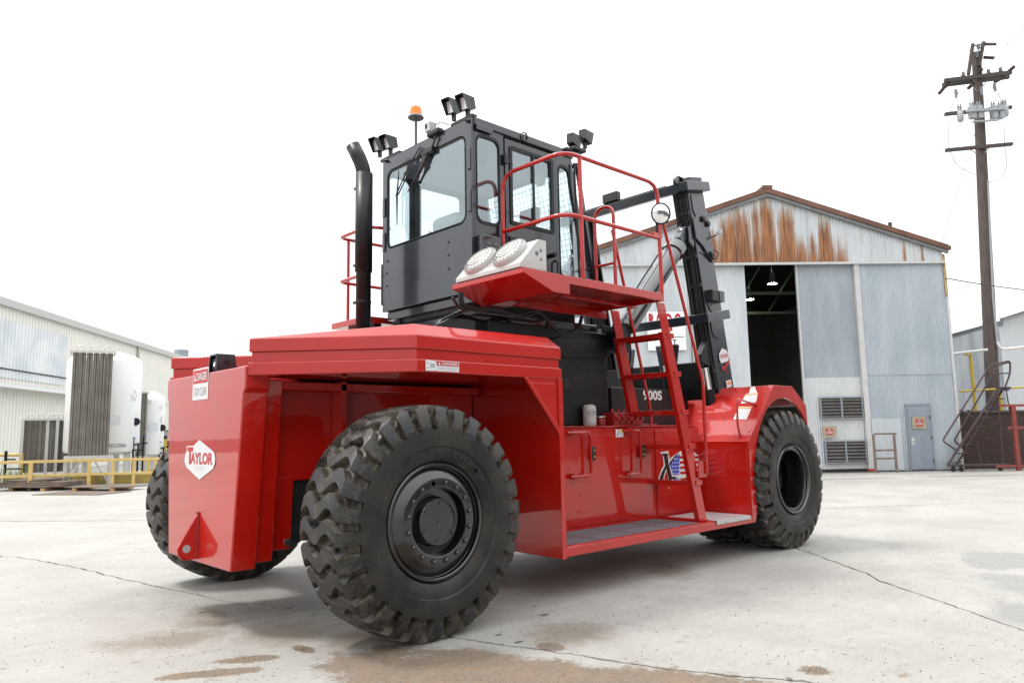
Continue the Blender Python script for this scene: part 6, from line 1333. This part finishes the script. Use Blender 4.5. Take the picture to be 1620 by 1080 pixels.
wire((1547, 196), (1488, 390), pdz, pdz+.2, .0, 'faint guy wire running down from the switchgear to the roof corner', .012)
wire((1600, 230), (1680, 150), pdz, 22, .1, 'overhead wire rising right from the lowest crossarm', .012)
# white metal shed far right
SHW = siding_mat('shed_white', (.54, .56, .57), (.60, .61, .61)); SHG = siding_mat('shed_grey', (.16, .18, .20), (.26, .28, .29), grime=.6)
sd_ = 9.0
SH = empty('metal_shed', bw(6, sd_, 1.9), 'pale metal shed with white roof behind the utility pole', 'building')
def sp_(px, py, d): t_, z_ = bt(px, py, d); return bw(t_, d, z_)
tC, zC = bt(1579, 505, sd_)
(tl2, _) = bt(1500, 560, sd_+5)
# side wall (grey, left of pole) runs back; gable end (white) faces the yard
corr('shed_siding', tC, tC+14, 1.9, lambda t: bt(1579, 505, sd_)[1]-.1+(t-tC)*.30, SHW, sd_, pitch=.2, amp=.012, par=SH)
a, b_ = bw(tC, sd_, 0), bw(bt(1490, 560, sd_+6)[0], sd_+6, 0)
zeA, zeB = bt(1579, 507, sd_)[1], bt(1506, 530, sd_+6)[1]
mb = MB(); nn = 120; vs = []
for i in range(nn+1):
    p = a.lerp(b_, i/nn); off = BN*(.02*math.sin(i*2.1)); z_ = zeA-.25; vs += [V(p.x, p.y, 1.9)+off, V(p.x, p.y, z_)+off]
mb.add(vs, [(2*i, 2*i+1, 2*i+3, 2*i+2) for i in range(nn)]); part('shed_siding', mb, SHG, SH, smooth=80)
mb = MB(); e1 = (b_-a).normalized(); nrm_ = (-BT-BN*.3).normalized()
mb.prism([V(a.x, a.y, zeA-.30)-BN*.3, V(b_.x, b_.y, zeA-.30)-BN*.3, V(b_.x, b_.y, zeA-.02)-BN*.3, V(a.x, a.y, zeA-.02)-BN*.3], BN*.10); part('eave_gutter', mb, mat('gutter_dark', (.10, .105, .11), .6), SH)
rw = V(14, 0, 0)
mb = MB(); rv = [V(a.x, a.y, zeA)-BN*.35, V(b_.x, b_.y, zeA)-BN*.30-BT*.3, V(b_.x, b_.y, zeA)+BT*10+V(0, 0, 3.0), V(a.x, a.y, zeA)+BT*10-BN*.35+V(0, 0, 3.0)]
mb.prism(rv, V(0, 0, .12)); part('shed_roof', mb, mat('roof_white', (.78, .79, .80), .45), SH)
mb = MB(); mb.tube([bw(tC-.1, sd_-.30, zeA+.02), bw(tC+10, sd_-.30, zeA+3.02)], .07, 6); part('verge_trim', mb, STL, SH)
# rolling stair
STB = mat('stair_brown', (.045, .024, .028), .6, noise_amt=.5, noise_scale=9, col2=(.07, .045, .042)); STP = mat('stair_tread', (.05, .045, .06), .8)
ds = -.25
RS = empty('rolling_stair', bw(3.0, ds, 0), 'dark brown rolling stair with handrails parked against the brick wall', 'stair')
def sq(px, py, d=ds): t_, z_ = bt(px, py, d); return bw(t_, d, max(z_, .0))
def stube(name, pts, d=ds, r=.029, m=STB, rad=.12): mb = MB(); mb.tube(fillet([sq(x, y, d) for x, y in pts], rad), r, 7); return part(name, mb, m, RS, smooth=True)
d2 = ds-.62
for dd_, ox in ((ds, 14), (d2, 0)):
    stube('stair_stringer', [(1499+ox, 735), (1578+ox*.6, 615)], dd_, .04); stube('stair_handrail', [(1515+ox, 713), (1491+ox*1.3, 697), (1566+ox*.9, 578), (1598, 570 if ox == 0 else 572), (1598, 590), (1591, 610)], dd_)
    stube('stair_midrail', [(1518+ox*.9, 648), (1540+ox*.9, 660)], dd_, .024); stube('stair_midrail', [(1570, 591), (1598, 590)], dd_, .024)
    stube('stair_leg', [(1591, 610), (1598, 655)], dd_, .022); stube('stair_leg', [(1578, 615), (1587, 735)], dd_, .022); stube('stair_brace', [(1545+ox*.5, 697), (1553+ox*.5, 735)], dd_, .024)
    stube('stair_base', [(1500, 736), (1592, 735)], dd_, .04)
for k in range(9):
    f = k/8; px, py = 1500+f*78, 731-f*116; a, b_ = sq(px+4, py, d2), sq(px+14-4*f, py+1, ds); 
    mb = MB(); a2 = V(b_.x, b_.y, a.z); mb.prism([a, a2, a2+BT*.22, a+BT*.22], V(0, 0, -.03)); part('stair_tread', mb, STP if k > 3 else STB, RS)
a = sq(1574, 612, d2); b_ = sq(1576, 612, ds); b_.z = a.z; mb = MB(); mb.prism([a, b_, b_+BT*.55, a+BT*.55], V(0, 0, -.04)); part('stair_landing', mb, STP, RS)
for px in (1508, 1521, 1583):
    for dd_ in (ds, d2): q = sq(px, 741, dd_); q.z = .075; mb = MB(); mb.lathe([(0, -.02), (.07, -.02), (.075, 0), (.07, .02), (0, .02)], q, BN, 16); mb.box(q+V(-.02, -.02, .0), q+V(.02, .02, .16)); part('caster', mb, DARK, RS, smooth=30)
# red steel rack at the right edge
RK = mat('rack_red', (.30, .05, .04), .6, noise_amt=.5, noise_scale=6, col2=(.18, .05, .04)); dr = -.9
RA = empty('steel_rack', bw(4.6, dr, 0), 'red steel rack frame standing at the right edge beside the rolling stair', 'rack')
for px, d_ in ((1601, dr), (1640, dr), (1603, dr+.5)):
    a, b_ = bt(px+10, 736, d_), bt(px, 642, d_); mb = MB(); c = (bw(a[0], d_, 0)+bw(a[0]-.02, d_, b_[1]))/2; mb.obox(c, BT*.05, BN*.05, V(0, 0, b_[1]/2)); part('rack_post', mb, RK, RA)
for py, x0 in ((641, 1580), (676, 1594), (737, 1575)):
    for d_ in (dr, dr+.5): (a, z_), (b_, _) = bt(x0, py, d_), bt(1660, py, d_); mb = MB(); bbox(mb, a, b_, d_-.03, d_+.03, max(0.0, z_-.05), max(.08, z_+.03)); part('rack_beam', mb, RK, RA)
for px in (1583, 1612): q = bw(bt(px, 741, dr)[0], dr, .06); mb = MB(); mb.lathe([(0, -.02), (.055, -.02), (.06, 0), (.055, .02), (0, .02)], q, BN, 14); part('caster', mb, DARK, RA, smooth=30)

# ================================================================== LEFT: warehouse, tanks, vaporizers, rail
def vp(px, depth, z): return at_d(px, z, depth)
WA = CAM + ray(0, 700)*28.0
lat = lambda d_: -24.2-(d_-35)*.1222
_rh = V(_r0.x, _r0.y, 0); _fh = V(math.cos(YAW), math.sin(YAW), 0)
def cp(latv, dep, z): return V(0, 0, z) + _rh*latv + _fh*dep
WHM = mat('cream_sheet', (.74, .735, .67), .5, .0, 0, .1, .35, 1.5, col2=(.67, .67, .62)); WHP = mat('translucent_sheet', (.55, .595, .63), .45, noise_amt=.8, noise_scale=.7, col2=(.70, .715, .72))
WH = empty('warehouse', cp(lat(45), 45, 0), 'long pale ribbed metal warehouse on the left behind the white tanks', 'building')
def wp(s, off, z): return cp(lat(s)+off, s, z)                    # s = view depth, off = towards the yard
EZ = 8.02
def ribbed(name, s0, s1, z0, z1, m, off=0.0, pitch=.305, h=.035):
    vs = []; n_ = int((s1-s0)/pitch)
    for i in range(n_):
        s = s0+i*pitch
        for ds_, o_ in ((0, 0), (.22, 0), (.24, h), (.285, h)): vs += [wp(s+ds_, off+o_, z0), wp(s+ds_, off+o_, z1)]
    k = len(vs)//2; mb = MB(); mb.add(vs, [(2*i, 2*i+2, 2*i+3, 2*i+1) for i in range(k-1)]); return part(name, mb, m, WH)
ribbed('wall_siding', 24, 95, 4.3, EZ, WHM); ribbed('wall_siding', 24, 95, .0, 4.32, WHM, -.06)
ribbed('light_panel', 30, 41, 4.6, 7.35, WHP, .045)
mb = MB(); mb.prism([wp(23.5, -.2, EZ-.05), wp(23.5, .22, EZ-.05), wp(23.5, .24, EZ+.30), wp(23.5, -.2, EZ+.32)], wp(95, 0, 0)-wp(23.5, 0, 0)); part('eave_fascia', mb, mat('fascia_cream', (.46, .47, .45), .5), WH)
mb = MB(); mb.prism([wp(23.5, -.2, EZ+.1), wp(95, -.2, EZ+.1), wp(95, -14, EZ+1.6), wp(23.5, -14, EZ+1.6)], V(0, 0, .15)); part('warehouse_roof', mb, mat('roof_pale', (.60, .61, .60), .5), WH)
mb = MB(); mb.prism([wp(24, .05, 4.35), wp(24, .55, 4.12), wp(24, .55, 4.08), wp(24, .05, 4.28)], wp(46, 0, 0)-wp(24, 0, 0)); part('awning', mb, mat('awning_pale', (.52, .53, .52), .5), WH)
mb = MB(); mb.tube([wp(24, .08, 5.02), wp(47, .08, 5.02)], .035, 6); part('wall_pipe', mb, BLKS, WH)
mb = MB(); a = wp(50, .12, .1); mb.obox(wp(51.2, .12, 6.6), BT*.0+_fh*.10, _rh*.06, V(0, 0, 1.35)); part('downpipe', mb, mat('downpipe_brown', (.38, .34, .30), .6), WH)
mb = MB(); q = at_d(147, EZ+.2, 52) - _rh*1.2; mb.lathe([(.0, 0), (.75, 0), (.75, 1.05), (.78, 1.06), (.78, 1.2), (.7, 1.2), (.7, .9), (0, .9)], V(q.x, q.y, EZ+.20), (0, 0, 1), 24); part('roof_vent', mb, mat('vent_galv', (.30, .34, .37), .4, .4, noise_amt=.4, noise_scale=2), WH, smooth=35)
q = at_d(304, EZ+.3, 66) - _rh*1.0; mb = MB(); mb.lathe([(.6, 0), (.6, 1.2), (0, 1.2)], V(q.x, q.y, EZ+.2), (0, 0, 1), 20); part('roof_vent', mb, MATS['vent_galv'], WH, smooth=35)
for k in range(3): mb = MB(); mb.obox(wp(58+k*3, .5, 2.2+.3*k), _fh*1.2, _rh*.5, V(0, 0, .05)); part('canopy', mb, STL, WH)
# tanks
TKW = mat('tank_white', (.74, .75, .745), .32, 0, .2, .1, .25, 1.5, col2=(.68, .69, .675)); VAP = mat('vaporizer_fins', (.34, .325, .29), .5, .3, noise_amt=.5, noise_scale=2, col2=(.24, .225, .20)); ALF = mat('aluminium_frame', (.55, .55, .53), .45, .5)
TKD = mat('tank_print', (.28, .28, .29), .6)
def tank(px, dep, rad, z0, z1, lbl, num=None):
    c = at_d(px, 0, dep); c.z = 0
    e = empty('storage_tank', c, lbl, 'tank', 'white cryogenic storage tanks'); mb = MB(); hh = z1-z0
    mb.lathe([(0, .0), (rad*.6, -.02), (rad*.97, .10), (rad, .22), (rad, hh-.42), (rad*.95, hh-.28), (rad*.8, hh-.15), (rad*.5, hh-.03), (rad*.25, hh+.02), (0, hh+.03)], c+V(0, 0, z0), (0, 0, 1), 40); part('tank_shell', mb, TKW, e, smooth=40)
    for k in range(4):
        a = R(45+90*k); mb = MB(); p = c+V(math.cos(a)*rad*.78, math.sin(a)*rad*.78, 0); mb.box(p+V(-.09, -.09, .30), p+V(.09, .09, z0+.2)); part('tank_leg', mb, TKW, e)
    tocam = (CAM-c); tocam.z = 0; tocam.normalize(); sd2 = V(-tocam.y, tocam.x, 0)
    if sd2.dot(_rh) < 0: sd2 = -sd2
    def onshell(f, z): s_ = rad*f; return c + sd2*s_ + tocam*(math.sqrt(max(0, rad*rad-s_*s_))+.006) + V(0, 0, z)
    def frame_at(f): nx = (tocam*math.sqrt(1-f*f)+sd2*f).normalized(); return V(0, 0, 1).cross(nx).normalized()
    if num: text('lettering', num, onshell(.40, z0+.34), frame_at(.40), V(0, 0, 1), .14, TKD, e, bold=.02)
    for f, z, w_, h_ in ((.30, z0+1.25, .36, .32), (.74, z0+2.05, .16, .16)):
        mb = MB(); mb.obox(onshell(f, z), frame_at(f)*w_/2, V(0, 0, h_/2), frame_at(f).cross(V(0, 0, 1))*.002); DCL = part('tank_decal', mb, mat('decal_pale', (.60, .62, .64), .5), e)
    for f, z, s_ in ((.72, z0+hh*.56, '3'), (.80, z0+hh*.60, '0'), (.80, z0+hh*.53, '0'), (.84, z0+hh*.565, '1')): text('lettering', s_, onshell(f, z), frame_at(f), V(0, 0, 1), .12, TKD, e)
    v0 = c+sd2*rad*.9+tocam*rad*.55
    for k, (dx, zz) in enumerate(((0, z0+.1), (.16, z0-.1), (.33, z0+.15))):
        mb = MB(); p = v0+sd2*(dx-.1); mb.tube([p+V(0, 0, .35), p+V(0, 0, zz+.5)], .035, 8); mb.tube([p+V(0, 0, zz+.25)-sd2*.18, p+V(0, 0, zz+.25)+sd2*.14], .03, 8); part('valve_pipe', mb, BLKS, e, smooth=True)
        mb = MB(); mb.lathe([(0, 0), (.09, 0), (.09, .02), (0, .02)], p+V(0, 0, zz+.5), (0, 0, 1), 12); part('valve_wheel', mb, BDEC if k != 1 else STEEL, e)
    mb = MB(); mb.lathe([(0, 0), (.15, 0), (.15, .06), (0, .07)], onshell(.86, z0+1.2), tocam, 16); part('level_gauge', mb, BLKS, e, smooth=40)
    mb = MB(); mb.obox(onshell(-.05, hh+z0-.42), sd2*.12, V(0, 0, .05), tocam*.03); part('lifting_lug', mb, TKW, e)
    return e, c
def vaporizer(px, dep, nx, ny, sp2, z0, z1, lbl, turn=0, legs=True, rad=.10):
    c = at_d(px, 0, dep); c.z = 0; f = (CAM-c); f.z = 0; f.normalize(); f = Matrix.Rotation(R(turn), 3, 'Z') @ f; s = V(-f.y, f.x, 0)
    if s.dot(_rh) < 0: s = -s
    e = empty('vaporizer', c, lbl, 'vaporizer', 'finned ambient vaporizers'); proto = None
    for i in range(nx):
        for j in range(ny):
            p = c + s*((i-(nx-1)/2)*sp2) + f*((j-(ny-1)/2)*sp2)
            if proto is None:
                mb = MB(); q = V(0, 0, 0)
                for k in range(8):
                    a = math.pi*k/4+.2; d_ = V(math.cos(a), math.sin(a), 0); m2 = V(-math.sin(a), math.cos(a), 0)*.006
                    mb.prism([p+d_*.012-m2+V(0, 0, z0), p+d_*rad-m2+V(0, 0, z0), p+d_*rad+m2+V(0, 0, z0), p+d_*.012+m2+V(0, 0, z0)], V(0, 0, z1-z0))
                proto = part('fin_tube', mb, VAP, e)
            else: share('fin_tube', proto, p+V(0, 0, (z0+z1)/2), e)
    w2, d2_ = nx*sp2/2+.05, ny*sp2/2+.05
    mb = MB()
    for sg_ in (-1, 1): mb.obox(c+f*sg_*d2_+V(0, 0, z1+.03), s*w2, f*.03, V(0, 0, .035)); mb.obox(c+s*sg_*w2+V(0, 0, z1+.03), f*d2_, s*.03, V(0, 0, .035))
    part('top_frame', mb, ALF, e)
    for i in range(nx-1):
        if i % 2 == 0 or nx < 6:
            a = c+s*((i-(nx-1)/2)*sp2)+f*(d2_-.1)+V(0, 0, z1+.02); mb = MB(); mb.tube([a+s*(sp2*.5*(1-math.cos(t)))*1.3+V(0, 0, .22*math.sin(t)) for t in [math.pi*k/10 for k in range(11)]], .018, 6); part('return_bend', mb, ALF, e, smooth=True)
    if legs:
        for sa in (-1, 1):
            for sb in (-1, 1): p = c+s*w2*sa+f*d2_*sb; mb = MB(); mb.obox(p+V(0, 0, (z0+.05)/2), s*.05, f*.05, V(0, 0, (z0+.05)/2)); part('support_leg', mb, ALF, e)
            mb = MB(); mb.tube([c+s*w2*sa+f*d2_+V(0, 0, .08), c+s*(w2*sa*.2)+f*d2_+V(0, 0, z0)], .035, 6); part('support_brace', mb, ALF, e)
        mb = MB(); mb.obox(c+f*d2_+V(0, 0, z0+.0), s*w2, f*.04, V(0, 0, .05)); mb.obox(c+f*d2_+V(0, 0, z0*.45), s*w2, f*.03, V(0, 0, .03)); part('support_beam', mb, ALF, e)
    else:
        for sa in (-1, 1): p = c+s*w2*sa+f*d2_; mb = MB(); mb.obox(p+V(0, 0, (z1+.05)/2), s*.05, f*.05, V(0, 0, (z1+.05)/2)); part('support_leg', mb, ALF, e)
    return e
tank(158, 27.5, 1.26, 1.03, 4.87, 'biggest white cylindrical storage tank, behind the tall grey finned vaporizer', '8522886')
tank(231, 31.0, .62, .84, 3.57, 'smaller white storage tank at the right of the big tank, next to the red counterweight', None)
vaporizer(137, 25.6, 6, 5, .205, 1.0, 4.59, 'tallest dark finned vaporizer standing in front of the big white tank')
vaporizer(220, 30.0, 2, 2, .18, .86, 3.45, 'narrow brown-grey finned vaporizer between the two white tanks')
vaporizer(58, 27.2, 6, 4, .165, .44, 2.33, 'low dark finned vaporizer, left one of the adjoining pair', legs=False, rad=.085)
vaporizer(89, 27.6, 4, 4, .160, .44, 2.33, 'low dark finned vaporizer, right one of the adjoining pair', legs=False, rad=.085)
# yellow guard rail
YP = mat('pale_yellow_paint', (.62, .45, .16), .5, noise_amt=.5, noise_scale=5, col2=(.52, .36, .12))
gl = [gp(-75, 779), gp(46.5, 775), gp(139.6, 770.8), gp(174, 770), gp(204, 769.2), gp(235, 767.8), gp(262, 766.8)]
gl = [V(x, y, 0) for x, y in gl]; gl[3], gl[4], gl[5], gl[6] = [gl[2].lerp(gl[6]+(gl[6]-gl[2]).normalized()*.3, f) for f in (.27, .51, .76, 1.0)]
GR = empty('guard_rail', gl[2], 'pale yellow two-bar steel guard rail in front of the tanks', 'guard rail')
for i, p in enumerate(gl):
    mb = MB(); d = (gl[min(i+1, 6)]-gl[max(i-1, 0)]).normalized(); s = V(-d.y, d.x, 0); hw = .055 if i < 3 else .045; mb.obox(p+V(0, 0, .45), d*hw, s*hw, V(0, 0, .45)); part('guard_post', mb, YP, GR, bevel=.006)
for z_ in (.90, .44):
    for a, b_ in ((gl[0], gl[2]), (gl[2], gl[6])):
        mb = MB(); d = (b_-a); n_ = V(-d.y, d.x, 0).normalized(); mb.obox((a+b_)/2+V(0, 0, z_)+n_*0, d/2+d.normalized()*.05, n_*.058, V(0, 0, .045)); part('guard_bar', mb, YP, GR, bevel=.006)
# containment kerb and things behind the rail
YK = mat('old_yellow_concrete', (.42, .30, .06), .8, noise_amt=1.0, noise_scale=2.5, col2=(.24, .185, .07))
a, b_ = V(*gp(74, 767), 0), V(*gp(266, 762.5), 0); d = b_-a; n_ = V(-d.y, d.x, 0).normalized(); mb = MB(); mb.obox((a+b_)/2+V(0, 0, .16), d/2, n_*.12, V(0, 0, .16)); thing('containment_kerb', mb, YK, 'low worn yellow concrete kerb behind the guard rail', 'kerb', bevel=.02)
mb = MB(); q = at_d(253, 0, 33); mb.box(V(q.x-.6, q.y-.6, 0), V(q.x+.6, q.y+.6, 1.55)); YBX = thing('yellow_cabinet', mb, YEL, 'plain yellow cabinet beside the smaller white tank', 'cabinet', bevel=.02)
mb = MB(); mb.box(V(q.x-.45, q.y-.45, 1.551), V(q.x+.1, q.y+.1, 1.72)); part('cabinet_lid', mb, KDEC, YBX)
PLT = mat('rusty_plate', (.085, .075, .068), .75, noise_amt=.8, noise_scale=4, col2=(.17, .11, .075)); WDS = mat('timber', (.42, .25, .12), .8)
rp = random.Random(3)
def plate(px0, px1, py, w_, z, th, lbl, rz=0, tilt=0):
    a, b_ = V(*gp(px0, py), z), V(*gp(px1, py), z); d = b_-a; n_ = V(-d.y, d.x, 0).normalized(); n_ = n_ if n_.dot(_fh) > 0 else -n_
    n2 = (n_+V(0, 0, tilt)).normalized(); mb = MB(); mb.prism([a, b_, b_+n2*w_+d*.04, a+n2*w_-d*.03], V(0, 0, th)); return thing('steel_plate', mb, PLT, lbl, 'plate', 'scrap steel plates by the guard rail', bevel=.004)
for k, lb in enumerate(('lowest', 'second', 'third', 'topmost')):
    plate(-20+k*8, 72-k*6, 777-k*.6, 1.5, .115+k*.052, .045, '%s dark steel plate of the stack left of the guard post' % lb)
plate(78, 97, 776, 1.0, .12, .16, 'short thick dark plate bundle at the right end of the plate stack')
plate(50, 155, 783, 1.25, .002, .02, 'large flat rusty plate lying in front of the plate stack', tilt=.0)
plate(100, 196, 776.5, .9, .10, .025, 'thin long dark plate on timber under the guard rail')
for px, py, wh in ((20, 776, 'leftmost timber bearer under the dark plate stack'), (70, 776.5, 'timber bearer under the right end of the dark plate stack'), (120, 776, 'timber bearer under the left end of the thin long plate'), (180, 776, 'rightmost timber bearer under the thin long plate')):
    a = V(*gp(px, py), 0); mb = MB(); mb.obox(a+_fh*.5+V(0, 0, .05), _rh*.07, _fh*.6, V(0, 0, .05)); thing('timber_bearer', mb, WDS, wh, 'timber', 'bearers under the scrap plates')
mb = MB(); q = at_d(6, 0, 26); mb.tube([V(q.x, q.y, 0), V(q.x, q.y, 1.25)], .05, 8); o_ = thing('black_standpipe', mb, BLKS, 'black standpipe with short branches at the left edge', 'pipe', smooth=True)
for z_ in (.25, .62, .95):
    mb = MB(); mb.tube([V(q.x, q.y, z_), V(q.x, q.y, z_)+_rh*(.9 if z_ < .7 else .35)], .03, 6); part('pipe_branch', mb, BLKS, o_)
mb = MB(); q = at_d(-10, 0, 26.6); mb.tube([q+V(0, 0, 1.1), q+_rh*1.0+V(0, 0, 1.1)], .06, 8); mb.tube([q+V(0, 0, 1.1), V(q.x, q.y, 0)], .06, 8); mb.tube([q+_rh*.95+V(0, 0, 1.1), V(q.x, q.y, 0)+_rh*.95], .06, 8); thing('yellow_pipe_barrier', mb, YP, 'short yellow pipe barrier at the far left edge behind the black standpipe', 'barrier', smooth=True)
# weeds
GRS = mat('weed_green', (.10, .17, .03), .7, noise_amt=.6, noise_scale=6, col2=(.22, .24, .06)); rw_ = random.Random(8); mb = MB()
for px, dep, n_, sp_w, hh in ((20, 25.2, 40, .25, .9), (33, 25.3, 25, .2, .6), (108, 24.6, 25, .12, .5), (168, 24.4, 12, .1, .2)):
    c = at_d(px, 0, dep)
    for i in range(n_):
        p = V(c.x+rw_.gauss(0, sp_w), c.y+rw_.gauss(0, sp_w), 0); h_ = hh*rw_.uniform(.4, 1); a = rw_.uniform(0, 6.28); dv = V(math.cos(a), math.sin(a), 0)*.02; ln = V(rw_.gauss(0, .12), rw_.gauss(0, .12), 0)
        mb.add([p-dv, p+dv, p+ln*.4+V(0, 0, h_*.6)+dv*.8, p+ln*.4+V(0, 0, h_*.6)-dv*.8, p+ln+V(0, 0, h_)], [(0, 1, 2, 3), (3, 2, 4)])
o = part('weeds', mb, GRS, None); o['kind'] = 'stuff'; o['label'] = 'tufts of green weeds growing around the guard rail'

# ================================================================== unseen shed added behind the camera to darken reflections and block low sky light
OSM = mat('reflection_shed_siding', (.17, .175, .18), .6, .1, 0, .1, .6, .6, col2=(.11, .105, .10)); OSD = mat('reflection_shed_door', (.055, .06, .065), .6)
OP = empty('reflection_shed', (30, -19, 0), 'long grey metal shed added out of view for dark reflections in the red paint', 'building')
mb = MB(); x0, x1, yo, ho = -6.0, 72.0, -19.0, 9.0; vs = []; n_ = int((x1-x0)/.4)
for i in range(n_+1):
    for dx, dy in ((0, 0), (.28, 0), (.31, .05), (.37, .05)): vs += [V(x0+i*.4+dx, yo+dy, 0), V(x0+i*.4+dx, yo+dy, ho)]
mb.add(vs, [(2*i, 2*i+1, 2*i+3, 2*i+2) for i in range(len(vs)//2-1)]); part('wall_siding', mb, OSM, OP)
mb = MB(); mb.prism([(x0, yo+.4, ho-.1), (x0, yo+.4, ho+.15), (x0, yo-9, ho+2.2), (x0, yo-9, ho+1.9)], (x1-x0+.4, 0, 0)); part('shed_roof', mb, OSM, OP)
mb = MB(); mb.box((x0, yo-18, 0), (x0+.2, yo-.02, ho)); mb.box((x1+.1, yo-18, 0), (x1+.3, yo-.02, ho)); part('end_wall', mb, OSM, OP)
for k in range(6): mb = MB(); mb.box((2+k*11.5, yo+.06, .02), (7+k*11.5, yo+.14, 5.4)); part('roller_door', mb, OSD, OP)
